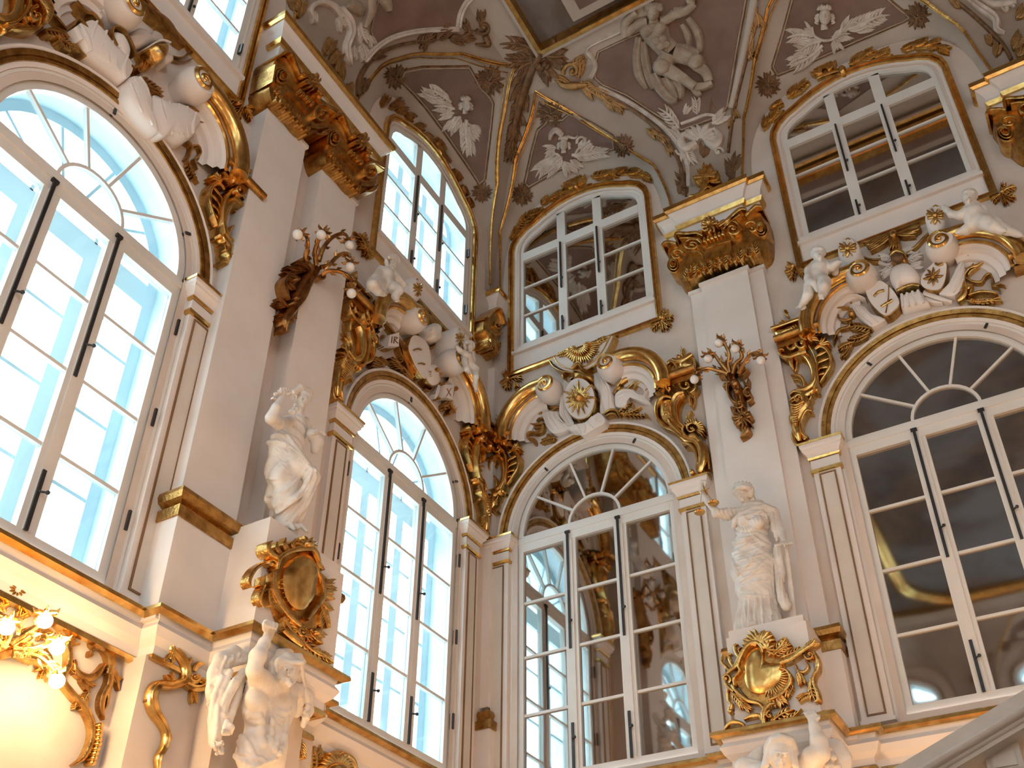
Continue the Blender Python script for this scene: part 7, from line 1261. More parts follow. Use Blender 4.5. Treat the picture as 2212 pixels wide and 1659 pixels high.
# ---- crowned statue with scales
TB = (1500, 1020, 4.739)
rt = figure_root('statue', 'white marble statue of a crowned woman raising gilded scales', 'statue', 'B', TB, 680, 1530, .60); rt.location.z = 5.72
rt.matrix_basis = Matrix.Translation(rt.location)
f = Fig('B', TB, rt, (-1.1, -.62, -.02), (.8, .45, 2.62), .0095)
f.P([(680, 1560, .60, 175), (660, 1250, .60, 150)], .03, .72, vfold(15, .030, 1.2)); f.P([(640, 1570, .66, 185), (650, 1400, .64, 165)], .02, .7, vfold(15, .032, 1.2))
f.P([(650, 1262, .62, 176), (615, 1000, .62, 205), (590, 800, .62, 165), (590, 660, .62, 132)], .04, .78, dfold((.75, .0, .75), .19, .013))
f.P([(590, 670, .62, 135), (600, 520, .64, 140), (630, 430, .63, 135)], .04, .75, dfold((.25, 0, 1), .085, .014))
f.B(510, 505, .76, 60, .04); f.B(650, 520, .77, 60, .04)
f.P([(430, 430, .62, 58), (620, 400, .62, 80), (800, 420, .60, 62)], .05); f.P([(565, 370, .63, 50), (530, 300, .66, 46)], .03)
for pts in ([(400, 560, .74, 22), (415, 490, .78, 26), (480, 430, .78, 30), (600, 385, .74, 32), (720, 350, .70, 30), (800, 385, .66, 26), (840, 470, .62, 18)], [(430, 570, .80, 18), (520, 600, .83, 22), (620, 580, .82, 16)], [(430, 620, .80, 12), (540, 640, .82, 14), (640, 620, .80, 9)], [(450, 470, .8, 12), (560, 440, .8, 14), (700, 400, .74, 14)],
            [(410, 730, .76, 26), (520, 700, .80, 22), (600, 665, .80, 18), (680, 720, .80, 20), (770, 760, .74, 16)], [(440, 690, .76, 18), (560, 670, .8, 14)], [(400, 830, .74, 18), (500, 780, .80, 14), (600, 690, .80, 10)], [(385, 880, .70, 20), (420, 980, .72, 20), (450, 1050, .74, 14)], [(440, 1040, .78, 14), (560, 930, .82, 14), (680, 780, .80, 8)], [(470, 1120, .78, 12), (600, 1030, .83, 13), (740, 880, .80, 8)],
            [(480, 1200, .78, 14), (620, 1140, .82, 12), (760, 1080, .80, 6)], [(480, 1262, .76, 14), (640, 1270, .80, 14), (800, 1285, .74, 12)], [(800, 430, .66, 22), (830, 600, .68, 24), (850, 700, .68, 16)], [(860, 760, .70, 26), (870, 900, .72, 30), (900, 1030, .72, 26), (870, 1150, .72, 30), (900, 1300, .72, 42), (940, 1380, .72, 40)], [(830, 780, .68, 20), (850, 1000, .70, 24), (900, 1250, .70, 30), (970, 1360, .72, 22)]): (f.R if pts[0][0] < 740 and pts[0][1] > 425 and pts[0][0] != 400 or pts[0][1] in (730, 690, 830, 880) else f.P)(pts, .008)
for k in range(7): f.R([(400+k*12, 800+k*58, 7), (520+k*20, 760+k*60, 10), (700+k*10, 700+k*66, 6)], .004)
for k in range(6): f.R([(450+k*30, 560, 6), (470+k*36, 610, 8), (440+k*40, 650, 5)], .004)
for k in range(5): f.R([(735+k*22, 420, 9), (762+k*20, 600, 12), (782+k*16, 760, 11), (800+k*14, 980, 9), (815+k*16, 1230, 7)], .005)
for k in range(3): f.R([(870+k*16, 1040, 7), (862+k*34, 1180, 9), (890+k*36, 1340, 6)], .004)
for k in range(9): f.R([(520+k*38, 1290, 6), (515+k*44, 1400, 9), (530+k*48, 1520, 7)], .004)
for k in range(5): f.R([(500+k*44, 460, 5), (560+k*30, 500+k*4, 7), (640+k*10, 440, 4)], .004)
f.P([(440, 425, .66, 58), (330, 430, .76, 56), (225, 420, .86, 44)], .03, 1, dfold((1, 0, .15), .045, .007)); f.P([(225, 410, .86, 36), (140, 310, .90, 30), (75, 200, .92, 22)], .015)
w0 = f.J(70, 190, .92); p0 = f.J(72, 130, .93)
f.hand(w0, p0, [(f.J(60+i*12, 115-i*3, .94), f.J(66+i*14, 88, .97), f.J(80+i*12, 100, 1.0)) for i in range(4)], (f.J(95, 160, .95), f.J(112, 135, .98), f.J(105, 112, .99)), .034, .013)
f.P([(800, 420, .60, 60), (850, 540, .62, 46), (890, 610, .66, 36), (915, 690, .72, 26)], .02)
w0 = f.J(905, 670, .72); p0 = f.J(920, 715, .75)
f.hand(w0, p0, [(f.J(905+i*26, 722, .78), f.J(925+i*26, 745-i*6, .80), f.J(930+i*24, 765-i*10, .78)) for i in range(4)], (f.J(900, 720, .77), f.J(880, 735, .79), f.J(880, 750, .79)), .036, .012)
f.P([(930, 700, .70, 14), (950, 900, .66, 24), (985, 1200, .62, 26), (1010, 1480, .58, 30)], .01, .5)        # sheathed sword
f.P([(825, 745, .74, 11), (1000, 725, .74, 11)], .008)
o = f.head(488, 222, .72, 88, -16, -.35)
for k in range(14): a = math.radians(170+k*17); f.B(500+84*math.cos(a), 195+66*math.sin(a), .74, 30, .008)
for k in range(6): f.B(560+8*k, 190+18*k, .66, 26, .015)
f.P([(408, 185, .76, 24), (450, 160, .84, 24), (500, 150, .85, 24), (550, 160, .80, 26), (580, 200, .72, 26)], .008)
for k in range(7): a = math.radians(196+k*25); f.P([(492+74*math.cos(a), 150+30*math.sin(a), .74, 17), (490+98*math.cos(a), 132+46*math.sin(a), .74, 6)], .004)
f.P([(408, 160, .80, 12), (490, 128, .84, 12), (575, 160, .76, 12)], .004)
f.B(600, 1560, .84, 34, .02); f.B(560, 1572, .88, 22, .02)
f.done('body', 'marble')
mb = MB(); mi = rt.matrix_basis.inverted()
for (x, y) in ((195, 315), (55, 410)): mb.ball(f.J(x, y, .98), .075, 16, 8, (1, 1, .35))
mb.build('scale_pan', 'gold_smooth', rt, smooth=True)
mb = MB(); c = f.J(105, 180, .99)
for a in (20, 110, 200, 290): 
    q = f.J(105+52*math.cos(math.radians(a)), 180-52*math.sin(math.radians(a)), .99); mb.tube([c, q], [.012, .004], 6)
mb.tube([f.J(105, 180, .99), f.J(195, 305, .99)], .004, 5); mb.tube([f.J(75, 200, .99), f.J(55, 400, .99)], .004, 5); mb.build('scale_beam', 'gold', rt, smooth=True)
# ---- statue with the flower garland
TA_ = (550, 820, 4.74)
rt = figure_root('statue', 'white marble statue of a woman lifting a flower garland to her face', 'statue', 'A', TA_, 330, 1480, .62); rt.location.z = 5.72
rt.matrix_basis = Matrix.Translation(rt.location) @ Matrix.Rotation(PI/2, 4, 'Z')
f = Fig('A', TA_, rt, (-1.15, -.72, -.02), (1.0, .50, 2.45), .0095)
f.P([(300, 1490, .62, 150), (270, 1200, .62, 165), (260, 900, .62, 160), (270, 700, .62, 135)], .04, .8, dfold((.8, 0, -.5), .2, .018))
f.P([(330, 1500, .75, 130), (330, 1250, .78, 150), (300, 1000, .74, 150)], .04, .8, dfold((.8, 0, -.5), .2, .016))
f.P([(300, 760, .68, 130), (450, 880, .84, 110), (590, 1000, .98, 74)], .06); f.P([(590, 1000, .98, 76), (520, 1200, .92, 62), (450, 1420, .84, 46)], .05)
f.P([(350, 760, .66, 125), (390, 600, .66, 120), (420, 490, .68, 118), (430, 430, .66, 96)], .05, .85, dfold((.35, 0, 1), .10, .012))
for pts in ([(160, 600, .80, 34), (260, 580, .86, 36), (360, 640, .88, 36), (460, 760, .90, 32), (560, 890, .94, 24), (620, 950, .96, 18)], [(130, 650, .78, 26), (230, 640, .86, 28), (320, 680, .88, 24)], [(200, 520, .8, 22), (320, 560, .86, 24), (420, 680, .88, 20), (520, 820, .92, 16)], [(300, 720, .86, 16), (350, 800, .88, 14), (300, 860, .88, 12), (220, 800, .86, 8)], [(550, 880, .95, 16), (430, 1040, .96, 18), (300, 1150, .92, 18), (130, 1200, .80, 12)],
            [(590, 930, .98, 18), (500, 1100, 1.0, 22), (400, 1260, .98, 20), (260, 1420, .88, 14)], [(630, 980, 1.0, 20), (590, 1100, 1.0, 22), (500, 1280, .98, 20), (380, 1450, .9, 16)], [(670, 1060, 1.0, 18), (620, 1160, .98, 16), (540, 1330, .94, 12), (460, 1480, .9, 8)], [(600, 1030, 1.0, 12), (470, 1250, 1.0, 14), (330, 1440, .92, 12)], [(120, 1010, .8, 12), (250, 1020, .88, 12), (380, 980, .92, 8)], [(110, 1200, .78, 14), (110, 1400, .78, 20)], [(540, 720, .8, 18), (560, 800, .84, 20), (600, 880, .9, 16), (630, 940, .94, 12)],
            [(460, 560, .8, 14), (490, 660, .84, 10)], [(400, 380, .78, 14), (420, 480, .82, 12), (400, 560, .82, 8)]): f.R(pts, .005)
for k in range(9): f.R([(590-k*8, 960+k*26, 8), (500-k*22, 1100+k*26, 11), (330-k*22, 1230+k*26, 9), (180+k*4, 1290+k*20, 5)], .004)      # long skirt folds
for k in range(6): f.R([(640-k*6, 1060+k*30, 7), (560-k*14, 1230+k*24, 10), (440-k*10, 1440+k*6, 6)], .004)
for k in range(5): f.R([(150+k*16, 640+k*34, 6), (240+k*10, 700+k*44, 9), (400-k*6, 770+k*46, 5)], .004)
for k in range(5): f.R([(330+k*26, 440+k*6, 5), (350+k*26, 500, 7), (370+k*20, 580+k*4, 4)], .004)
for k in range(4): f.R([(230+k*30, 590+k*22, 8), (380+k*20, 680+k*22, 10), (520+k*20, 830+k*14, 6)], .004)
f.P([(330, 420, .70, 56), (520, 430, .64, 54)], .05); f.P([(350, 430, .74, 56), (240, 450, .92, 60), (170, 400, 1.0, 62)], .03); f.P([(170, 390, 1.0, 58), (220, 290, 1.04, 48), (290, 180, 1.04, 32)], .015)
w0 = f.J(285, 190, 1.04); p0 = f.J(300, 140, 1.05)
f.hand(w0, p0, [(f.J(275+i*24, 120, 1.06), f.J(268+i*28, 92, 1.06), f.J(274+i*30, 78+i*3, 1.04)) for i in range(4)], (f.J(330, 155, 1.06), f.J(358, 140, 1.08), f.J(372, 122, 1.08)), .036, .0135)
f.P([(530, 450, .62, 50), (560, 540, .66, 42), (590, 620, .76, 34), (620, 640, .86, 26)], .02)
f.P([(590, 560, .86, 60), (640, 640, .86, 66), (620, 720, .84, 50)], .03)
for k in range(9): f.B(600+14*k, 515+10*abs(k-4)+4*(k % 3), .92, 20, .008)
f.P([(455, 350, .70, 44), (480, 290, .74, 42)], .02)
o = f.head(500, 205, .78, 95, 18, .2)
for k in range(10): a = math.radians(190+k*18); f.B(495+84*math.cos(a), 175+74*math.sin(a), .76, 28, .015)
f.P([(400, 130, .78, 30), (470, 80, .8, 32), (550, 110, .76, 30), (580, 180, .72, 22)], .02)
f.B(430, 1510, .86, 34, .02); f.P([(470, 1490, .88, 26), (540, 1555, .96, 18)], .02); f.P([(380, 1500, .86, 30), (400, 1530, .9, 20)], .02)
f.done('body', 'marble')
f2 = Fig('A', TA_, rt, (-1.15, -.75, 1.2), (.80, .50, 2.45), .0095); rd = random.Random(3)
G_ = [(190, 200), (180, 250), (210, 290), (250, 320), (290, 340), (330, 345), (370, 330), (400, 300), (420, 260), (410, 215), (380, 180), (350, 160), (310, 140), (260, 130), (215, 150), (400, 330), (430, 300)]
for i, (x, y) in enumerate(G_):
    f2.B(x, y, 1.02+.04*rd.random(), 22+6*rd.random(), .006)
    for k in range(4): f2.B(x+rd.uniform(-24, 24), y+rd.uniform(-24, 24), 1.03+.05*rd.random(), 9+4*rd.random(), .003)
f2.done('flower_garland', 'marble')
# ---- winged bearded atlas under the left pedestal
TT = (430, 1320, 4.894)
rt = figure_root('winged_atlas', 'white winged bearded man with a raised fist bearing the cornice', 'sculpture', 'A', TT, 700, 1900, .95)
rt.location.z = 2.1; rt.matrix_basis = Matrix.Translation(rt.location) @ Matrix.Rotation(PI/2, 4, 'Z')
f = Fig('A', TT, rt, (-1.5, -.95, -.02), (1.4, .62, 2.95), .0115)
f.P([(620, 860, 1.06, 150), (620, 1000, 1.04, 165), (640, 1150, 1.02, 150), (620, 1350, 1.02, 150), (560, 1520, 1.0, 170), (620, 1800, .92, 170)], .05, .8); f.P([(900, 880, 1.04, 150), (880, 1000, 1.03, 160), (820, 1150, 1.01, 150), (780, 1350, 1.01, 150), (760, 1520, 1.0, 160), (760, 1800, .92, 150)], .05, .8); f.P([(760, 850, 1.05, 160), (730, 1200, 1.03, 150), (690, 1500, 1.02, 160)], .05, .8)
f.P([(700, 1800, .9, 190), (720, 2300, .78, 120)], .05, .7, vfold(9, .02)); f.cone((-.05, .12, .0), (-.05, .12, .5), .20, .24, .05, .8)
f.B(600, 940, 1.13, 130, .05, .7); f.B(880, 960, 1.12, 120, .05, .7); f.B(570, 1060, 1.06, 110, .05, .8); f.B(850, 1080, 1.05, 100, .05, .8)
for pts in ([(480, 1060, 20), (560, 1110, 26), (650, 1100, 20)], [(500, 1130, 18), (570, 1170, 22), (640, 1160, 14)], [(830, 1050, 18), (900, 1080, 24), (970, 1040, 14)], [(820, 1120, 16), (880, 1150, 20), (940, 1120, 12)], [(650, 1150, 36), (655, 1190, 36)], [(650, 1250, 34), (655, 1290, 34)], [(660, 1350, 32), (670, 1400, 34)], [(760, 1150, 34), (765, 1190, 34)], [(755, 1250, 32), (758, 1290, 32)], [(745, 1350, 30), (745, 1400, 32)], [(620, 820, 14), (720, 850, 16), (760, 880, 10)], [(790, 870, 12), (880, 830, 16), (960, 840, 10)]): f.R(pts, .02)
f.P([(560, 1420, 1.03, 100), (700, 1470, 1.05, 110), (830, 1420, 1.03, 90)], .06); [f.cone(f.hit(*q_), f.hit(*q_)+1e-4, .02, .02, .02, 1, None, True) for q_ in [(745-k_*3, 900+k_*30) for k_ in range(15)] if f.hit(*q_) is not None]
f.P([(740, 800, 1.06, 130), (650, 740, 1.14, 115), (590, 640, 1.26, 90)], .05); f.P([(575, 620, 1.28, 74), (620, 480, 1.30, 84), (690, 340, 1.28, 60), (725, 270, 1.26, 46)], .03)
w0 = f.J(728, 270, 1.26); p0 = f.J(755, 175, 1.27)
f.hand(w0, p0, [(f.J(700+i*36, 120+i*8, 1.30), f.J(712+i*34, 110+i*12, 1.36), f.J(720+i*30, 160+i*8, 1.38)) for i in range(4)], (f.J(700, 190, 1.33), f.J(690, 140, 1.37), f.J(720, 110, 1.37)), .062, .021)
f.P([(900, 820, 1.05, 110), (1010, 850, 1.03, 95), (1040, 940, 1.0, 70), (1030, 1080, .97, 50)], .05); f.P([(770, 690, 1.0, 46), (790, 560, 1.02, 48), (860, 450, 1.0, 48), (960, 410, .98, 44), (1090, 430, .96, 40)], .03)
f.P([(860, 800, 1.12, 90), (900, 720, 1.2, 86)], .04)
o = f.head(940, 635, 1.28, 150, 8, .1, False)
f.P([(850, 540, 1.28, 50), (940, 510, 1.32, 56), (1050, 520, 1.26, 50)], .02)
for k in range(9):                                                   # swept hair and beard locks
    x = 820+k*32; f.R([(x, 590-6*k, 16), (x+22, 530+2*k, 20), (x+60, 500+8*k, 16)], .006)
for k in range(7): f.P([(1060+8*k, 520+40*k, 1.24-.02*k, 24), (1090+4*k, 560+40*k, 1.2-.02*k, 20), (1070+8*k, 590+38*k, 1.22-.02*k, 14)], .008)
f.P([(830, 560, 1.28, 34), (840, 620, 1.22, 30), (850, 520, 1.3, 30), (930, 470, 1.3, 34), (1060, 480, 1.26, 34), (1110, 540, 1.2, 26)], .02)
for k in range(6): f.R([(860+k*30, 730+6*(k % 2), 18), (875+k*22, 765, 16), (900+k*10, 800, 10)], .006)
f.R([(870, 580, 9), (940, 570, 10), (1010, 582, 8)], .005)
# left wing, feathers and hanging drapery
f.P([(500, 500, .90, 60), (380, 470, .90, 90), (240, 540, .90, 92), (170, 680, .88, 80), (140, 860, .86, 64), (140, 1050, .84, 50)], .05, .6)
rd = random.Random(5)
for k in range(44): t = k/43; x = 480-360*t**.6+rd.uniform(-60, 60); y = 470+560*t**1.6+rd.uniform(-50, 60); f.R([(x, y, 18), (x-12, y+36, 13)], .006)
for pts in ([(470, 640, 1.0, 40), (370, 780, 1.02, 50), (280, 960, 1.0, 46), (230, 1180, .98, 40), (200, 1380, .96, 30)], [(450, 720, .98, 40), (400, 900, .98, 50), (340, 1080, .98, 44), (290, 1250, .98, 36)], [(330, 640, .98, 34), (230, 860, .96, 44), (190, 1080, .96, 44), (170, 1300, .96, 40), (150, 1420, .95, 30)], [(240, 700, .96, 30), (160, 900, .94, 36), (130, 1150, .92, 40), (130, 1400, .9, 30)],
            [(380, 700, 1.06, 14), (290, 880, 1.06, 16), (240, 1010, 1.06, 12)], [(250, 1090, 1.04, 20), (300, 1110, 1.04, 20), (350, 1040, 1.02, 14)], [(200, 1000, 1.0, 18), (190, 1200, 1.0, 20), (170, 1350, 1.0, 18)]): (f.R if pts[0][3] < 22 else f.P)(pts, .012)
w0 = f.J(300, 1180, 1.06); f.hand(w0, f.J(290, 1240, 1.06), [(f.J(255+i*22, 1262, 1.08), f.J(250+i*22, 1290, 1.08), f.J(252+i*22, 1310, 1.05)) for i in range(4)], (f.J(330, 1250, 1.07), f.J(345, 1275, 1.07), f.J(340, 1300, 1.05)), .045, .013)
for k in range(22): f.B(200+rd.uniform(-48, 48), 1440+rd.uniform(-60, 80), 1.0+rd.uniform(-.02, .05), 20, .006)
# hip drapery
for pts in ([(330, 1220, 1.04, 34), (430, 1310, 1.10, 40), (520, 1420, 1.12, 44), (580, 1560, 1.12, 44)], [(400, 1340, 1.04, 60), (480, 1480, 1.06, 66), (560, 1620, 1.06, 70)], [(340, 1500, 1.0, 60), (430, 1560, 1.08, 60), (540, 1620, 1.14, 60), (640, 1640, 1.18, 50)], [(400, 1490, 1.12, 18), (470, 1500, 1.16, 20), (540, 1530, 1.18, 12)], [(560, 1560, 1.2, 26), (640, 1560, 1.22, 24), (740, 1590, 1.22, 20), (830, 1490, 1.16, 22)], [(580, 1650, 1.2, 26), (700, 1600, 1.24, 22), (820, 1560, 1.18, 18)], [(840, 1230, 1.04, 26), (830, 1350, 1.08, 28), (800, 1470, 1.12, 26)], [(920, 1180, 1.05, 60), (900, 1350, 1.02, 60), (850, 1500, 1.0, 50)], [(320, 1560, 1.02, 40), (330, 1800, 1.0, 50)], [(480, 1600, 1.12, 40), (520, 1800, 1.08, 50)]): f.R([(p_[0], p_[1], min(p_[3], 34)) for p_ in pts], .012)
f.P([(1090, 820, .95, 50), (1150, 900, .90, 70), (1160, 1040, .88, 60), (1100, 1200, .86, 40)], .04, .6)
for k in range(22): x_, y_ = 1130+rd.uniform(-50, 50), 960+rd.uniform(-100, 200); f.R([(x_, y_, 16), (x_+8, y_+40, 12)], .006)
f.done('body', 'marble')
# ---- winged female atlas under the right pedestal (head and one arm in view)
TU_ = (1560, 1350, 5.370)
rt = figure_root('winged_atlas', 'white winged woman with one raised hand under the cornice at right', 'sculpture', 'B', TU_, 720, 2400, .95)
rt.location.z = 2.1; rt.matrix_basis = Matrix.Translation(rt.location)
f = Fig('B', TU_, rt, (-1.0, -.80, -.02), (1.0, .6, 2.7), .0115)
f.P([(700, 1900, 1.0, 200), (700, 2150, 1.0, 170), (710, 2500, .95, 210), (720, 3000, .85, 180)], .05, .72, dfold((.6, 0, .8), .2, .012)); f.cone((0, .12, .0), (0, .12, .7), .2, .24, .05, .8)
f.P([(330, 1700, 1.0, 110), (520, 1760, 1.05, 130), (700, 1800, 1.06, 140), (900, 1740, 1.04, 130), (1020, 1600, 1.06, 105)], .05)
f.P([(1010, 1600, 1.06, 110), (1060, 1540, 1.14, 110), (1120, 1500, 1.2, 92)], .04); f.P([(1150, 1490, 1.2, 88), (1120, 1350, 1.2, 80), (1075, 1200, 1.18, 56), (1055, 1130, 1.17, 46)], .03)
w0 = f.J(1055, 1130, 1.17); p0 = f.J(1045, 1085, 1.16)
f.hand(w0, p0, [(f.J(985+i*34, 1060-6*i, 1.17), f.J(965+i*34, 1025-8*i, 1.14), f.J(955+i*36, 1025-6*i, 1.08)) for i in range(4)], (f.J(1090, 1100, 1.18), f.J(1120, 1080, 1.18), f.J(1125, 1050, 1.15)), .054, .017)
f.P([(330, 1690, 1.0, 100), (260, 1650, 1.02, 90), (240, 1800, 1.0, 80), (260, 2000, 1.0, 60)], .05)
f.P([(690, 1740, 1.14, 80), (690, 1640, 1.2, 76)], .04)
o = f.head(680, 1520, 1.26, 165, 3, .02)
for k in range(12): a = math.radians(176+k*17); f.B(680+150*math.cos(a), 1470+170*math.sin(a), 1.22, 46, .02)
for k in range(6): f.P([(540-4*k, 1440+36*k, 1.34, 26), (520-8*k, 1470+36*k, 1.30, 26), (550-12*k, 1500+36*k, 1.28, 18)], .01); f.P([(800+6*k, 1440+36*k, 1.32, 26), (830+6*k, 1470+36*k, 1.28, 26), (810+8*k, 1500+36*k, 1.28, 18)], .01)
f.P([(545, 1420, 1.34, 36), (600, 1340, 1.36, 40), (690, 1310, 1.36, 40), (790, 1340, 1.34, 40), (830, 1420, 1.3, 36)], .02); f.P([(530, 1370, 1.25, 20), (680, 1275, 1.28, 24), (830, 1370, 1.22, 20)], .02)
for k in range(7): f.P([(300+k*30, 1560+8*k, 1.08, 20), (260+k*30, 1640+6*k, 1.06, 26), (250+k*30, 1760, 1.04, 20)], .012)
f.P([(440, 1440, 1.0, 30), (400, 1520, 1.0, 60), (300, 1640, .96, 80), (280, 1800, .92, 70)], .04, .6); f.P([(1180, 1520, .94, 90), (1300, 1440, .90, 90), (1380, 1560, .88, 90), (1400, 1750, .86, 80)], .05, .6)
for k in range(26): f.B(1290+rd.uniform(-90, 100), 1560+rd.uniform(-130, 200), 1.0+rd.uniform(-.02, .02), 28, .012)
f.done('body', 'marble')
# ---- putti on the pediments
def putto(label, wall, tr, root_xy, d, bones, head, lo=(-.6, -.45, -.75), hi=(.75, .35, .85), extra=None, u=None):
    rt = figure_root('putto', label, 'sculpture', wall, tr, root_xy[0], root_xy[1], d); f = Fig(wall, tr, rt, lo, hi, .0115)
    if u: f.u *= u
    for b in bones: f.P(b, .03)
    x, y, dd, r, tilt, turn = head; f.head(x, y, dd, r, tilt, turn)
    for k in range(12): a = math.radians(150+k*20); f.B(x+.82*r*math.cos(a), y-.2*r+.78*r*math.sin(a), dd-.0, r*.30, .012)
    for k in range(5): f.B(x+(-.5+.25*k)*r, y-.75*r, dd+r*f.u*.6, r*.25, .012)
    for b in bones:                                             # hands and feet ends get short digits
        if len(b[-1]) > 4:
            q = b[-1]; 
            for j in range(5): f.P([(q[0], q[1], q[2], q[3]*.55), (q[0]+q[4][0]+(j-2)*q[3]*.42, q[1]+q[4][1]+abs(j-2)*q[3]*.1, q[2]+.02, q[3]*.20)], .006)
    if extra: extra(f)
    f.done('body', 'marble'); return rt
putto('chubby white putto sitting on the left scroll over the wide mirror arch', 'B', T2, (300, 560), .62,
 [[(320, 380, .66, 50), (305, 440, .70, 74), (290, 510, .70, 78)], [(300, 520, .70, 64), (345, 560, .82, 56), (348, 610, .90, 50)], [(348, 610, .90, 46), (335, 670, .88, 34), (325, 690, .92, 26, (-4, 26))], [(250, 530, .68, 62), (215, 600, .78, 52), (195, 680, .82, 42)], [(195, 680, .82, 40), (160, 740, .78, 30), (130, 780, .78, 24, (-26, 14))], [(260, 400, .68, 44), (205, 450, .74, 36), (195, 520, .82, 30), (215, 555, .88, 24, (18, 20))], [(360, 400, .66, 44), (420, 420, .70, 34), (470, 380, .74, 26, (20, -14))], [(160, 800, .5, 24), (130, 920, .3, 16)]],
 (290, 300, .74, 66, -8, .35), extra=lambda f: (f.P([(380, 380, .58, 30), (440, 400, .56, 44), (450, 470, .56, 30)], .02), f.P([(200, 540, .86, 22), (250, 570, .9, 24), (280, 640, .88, 14)], .015)))
putto('white reclining putto stretched over the right scroll of the wide mirror arch', 'B', (1480, 400, 2.963), (1860, 230), .58,
 [[(1845, 140, .62, 32), (1840, 185, .64, 46), (1860, 235, .62, 46)], [(1880, 230, .62, 40), (1930, 240, .70, 34), (1975, 265, .72, 28)], [(1975, 265, .72, 26), (2020, 290, .70, 18), (2040, 290, .72, 14, (10, 4))], [(1900, 215, .60, 38), (1990, 250, .62, 30), (2060, 290, .60, 22)], [(2060, 290, .60, 22), (2120, 310, .58, 16), (2145, 320, .58, 13, (10, 4))], [(1815, 150, .64, 26), (1760, 195, .68, 20), (1705, 185, .66, 17)], [(1705, 185, .66, 17), (1670, 155, .60, 14), (1655, 140, .58, 12, (-8, -6))], [(1870, 150, .58, 26), (1910, 160, .56, 20), (1930, 200, .56, 16)], [(1850, 250, .60, 30), (1800, 285, .62, 24), (1750, 300, .62, 14, (-10, 3))]],
 (1820, 78, .68, 44, 10, -.1), lo=(-1.0, -.4, -.6), hi=(1.2, .35, .75))
putto('large seated white putto on the left scroll of the daylit arch', 'A', T3, (600, 380), .62,
 [[(640, 200, .64, 52), (610, 260, .68, 84), (590, 330, .66, 86), (600, 380, .50, 60), (610, 420, .40, 40)], [(560, 330, .66, 70), (500, 330, .80, 62), (480, 350, .88, 54)], [(480, 350, .88, 48), (530, 410, .88, 38), (590, 440, .88, 26, (14, 8))], [(640, 350, .66, 66), (700, 380, .82, 60), (740, 400, .88, 50)], [(740, 400, .88, 46), (710, 460, .86, 36), (720, 495, .88, 26, (12, 10))], [(680, 220, .64, 46), (730, 280, .70, 38), (790, 340, .74, 28), (810, 350, .74, 22, (10, 4))], [(570, 200, .66, 46), (510, 280, .70, 38), (440, 400, .60, 24, (-8, 14))]],
 (680, 130, .70, 74, 12, .2), lo=(-1.0, -.5, -.7), hi=(1.1, .35, 1.0))
putto('small white putto climbing the right scroll of the daylit arch near the corner', 'A', T3, (1440, 1120), .58,
 [[(1440, 1010, .60, 34), (1420, 1070, .62, 52), (1440, 1130, .60, 50)], [(1450, 1140, .60, 44), (1510, 1190, .66, 38), (1510, 1260, .68, 30)], [(1510, 1260, .68, 28), (1505, 1340, .64, 22), (1515, 1400, .64, 17, (2, 16))], [(1400, 1100, .62, 34), (1420, 1180, .66, 30), (1450, 1220, .66, 22, (6, 10))], [(1400, 1030, .62, 30), (1350, 1000, .62, 24), (1320, 960, .60, 18, (-8, -10))], [(1470, 1030, .58, 28), (1490, 1100, .58, 22), (1480, 1140, .62, 16, (0, 10))], [(1530, 1420, .40, 18), (1545, 1530, .36, 20), (1550, 1600, .34, 10)]],
 (1445, 965, .66, 56, -10, .3), lo=(-1.3, -.45, -1.4), hi=(.8, .35, .9))
# ------------------------------------------------------------------ stone balustrade of the stair in front
P1, P2 = Vector((6.79, -8.0, 1.362)), Vector((7.30, -8.0, 1.568)); dr = (P2-P1); sl = dr.z/dr.x
bal = empty('balustrade', (6.9, -8.0, .75)); tag(bal, 'grey stone balustrade rising to the right in the lower right corner', 'balustrade')
def rail(name, prof, mat, z_off=0.0, xa=5.6, xb=9.2):
    mb = MB(); rows = []
    for x in (xa, xb): rows.append([(x-6.9, y, P1.z+(x-P1.x)*sl+z+z_off-.75) for y, z in prof+[prof[0]]])
    mb.sheet(rows); n = len(prof); mb.add(rows[0][:n], [tuple(range(n))]); mb.add(rows[1][:n], [tuple(range(n-1, -1, -1))]); return mb.build(name, mat, bal, smooth=True)
rail('handrail', [(0, 0), (0, -.048), (-.01, -.052), (-.012, -.056), (-.026, -.060), (-.032, -.070), (-.028, -.082), (-.016, -.088), (-.004, -.090), (.0, -.100), (.012, -.104), (.016, -.118), (.03, -.122), (.27, -.122), (.30, -.09), (.30, 0)], 'stone')
rail('base_rail', [(.0, 0), (.0, -.12), (.30, -.12), (.30, 0)], 'stone', -.64)
mb = MB(); mb.prism([(5.6-6.9, -1.6-.75), (9.2-6.9, -1.6-.75), (9.2-6.9, P1.z+(9.2-P1.x)*sl-.76-.75), (5.6-6.9, P1.z+(5.6-P1.x)*sl-.76-.75)], .02, .28); mb.build('stringer', 'stone', bal)
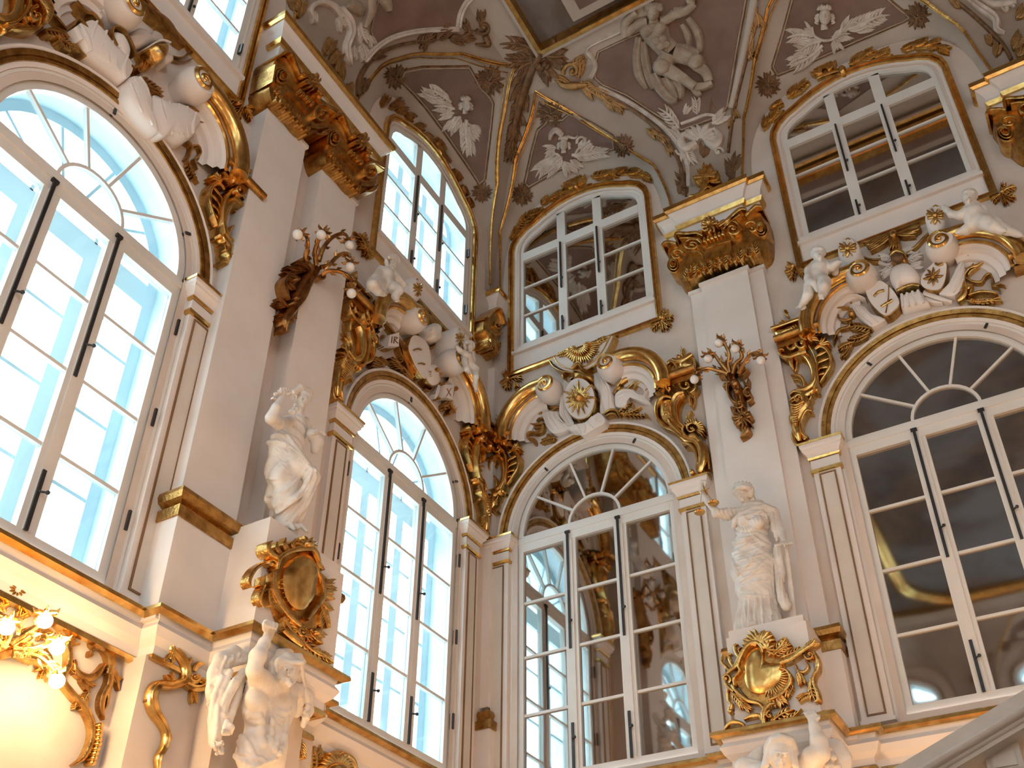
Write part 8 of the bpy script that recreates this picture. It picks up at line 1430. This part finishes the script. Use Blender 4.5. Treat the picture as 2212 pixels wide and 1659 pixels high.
for i in range(-4, 7):
    x = 7.165+i*.235; z1 = P1.z+(x-P1.x)*sl-.118; z0 = z1-.53; mb = MB(); X = x-6.9; q = lambda z: z-.75
    def sq(hw, za, zb, hw2=None):
        hw2 = hw if hw2 is None else hw2; c = .15
        mb.add([(X+sx*h_, c+sy*h_, z) for h_, z in ((hw, q(za)), (hw2, q(zb))) for sx, sy in ((-1, -1), (1, -1), (1, 1), (-1, 1))], [(0, 1, 2, 3), (7, 6, 5, 4), (0, 4, 5, 1), (1, 5, 6, 2), (2, 6, 7, 3), (3, 7, 4, 0)])
    sq(.062, z1-.075, z1+.03); sq(.05, z1-.07, z1-.015, .05); sq(.055, z1-.10, z1-.075, .068); sq(.042, z1-.115, z1-.10); sq(.03, z1-.30, z1-.115, .058); sq(.058, z1-.40, z1-.30, .03); sq(.058, z0, z1-.40)
    b = mb.build('baluster', 'stone', bal); mb = MB(); mb.prism([(X+a_, q(z1-.065)+b_) for a_, b_ in ((-.042, 0), (.042, 0), (.042, .05), (-.042, .05))], .15-.067, .15-.06); mb.tube([(X+.0, .15-.075, q(z1-.155)), (X+.0, .15-.055, q(z1-.155))], .022, 12); mb.tube([(X+.0, .15-.082, q(z1-.155)), (X+.0, .15-.055, q(z1-.155))], .012, 12)
    mb.build('relief_panel', 'stone', b, smooth=True)
ornament('gilded_garland', 'gilded leafwork on the cream wall behind the stone balustrade', 'gilded ornament', 'B', .12, (1900, 1440, 7.09), (2150, 1300), [('leaf*', 'gold', [('l', 2200, 1250, 2100, 1130, 200, .1), ('l', 2230, 1350, 2080, 1330, 200, .1), ('l', 2200, 1450, 2130, 1550, 200, .1), ('l', 1520, 1600, 1490, 1400, 60, .1)])])
# ------------------------------------------------------------------ the back of the hall, caught by the mirrors: the same vaults and windows turned round
def turned(o, label):
    c = copy_tree(o); x, y, z = o.location; c.location = (RX-x, RY-y, z); c.rotation_euler.z = o.rotation_euler.z+PI; c['label'] = label; return c
words_ = {}
for o in list(COL.objects):
    if o.parent is not None: continue
    b = o.name.split('.')[0]
    if b == 'ceiling_lunette' and o['label'] in (LAB[('B', 0)], LAB[('B', 1)], LAB[('B', 2)]) or b == 'ceiling_cove' and o.bound_box[0][1] > -3.0 and 'side wall' not in o['label'] and o.bound_box[6][0] > 2.4 or \
       b in ('grisaille_youth', 'grisaille_shell', 'grisaille_mask', 'vault_picture', 'bronze_foliage', 'painted_moulding', 'painted_rosette') and o.location.x > -o.location.y:
        turned(o, ('turned copy of the ' if False else '')+' '.join(o['label'].split()[:8])+', on the back vault in the mirror')
for k, (src, z, tall) in enumerate(((uA, 11.86, 'upper'), (wA, 4.60, 'tall arched'))):
    for j, (x, side) in enumerate(((RX-12.1, 'daylit wall side'), (7.0, 'middle'), (RX-1.905, 'far side'))):
        c = copy_tree(src); c.location = (x, RY, z); c.rotation_euler = (0, 0, PI); c.name = 'window_%d' % (13+k*3+j); c['label'] = 'daylit %s window in the back wall, %s, caught only by the mirrors' % (tall, side)
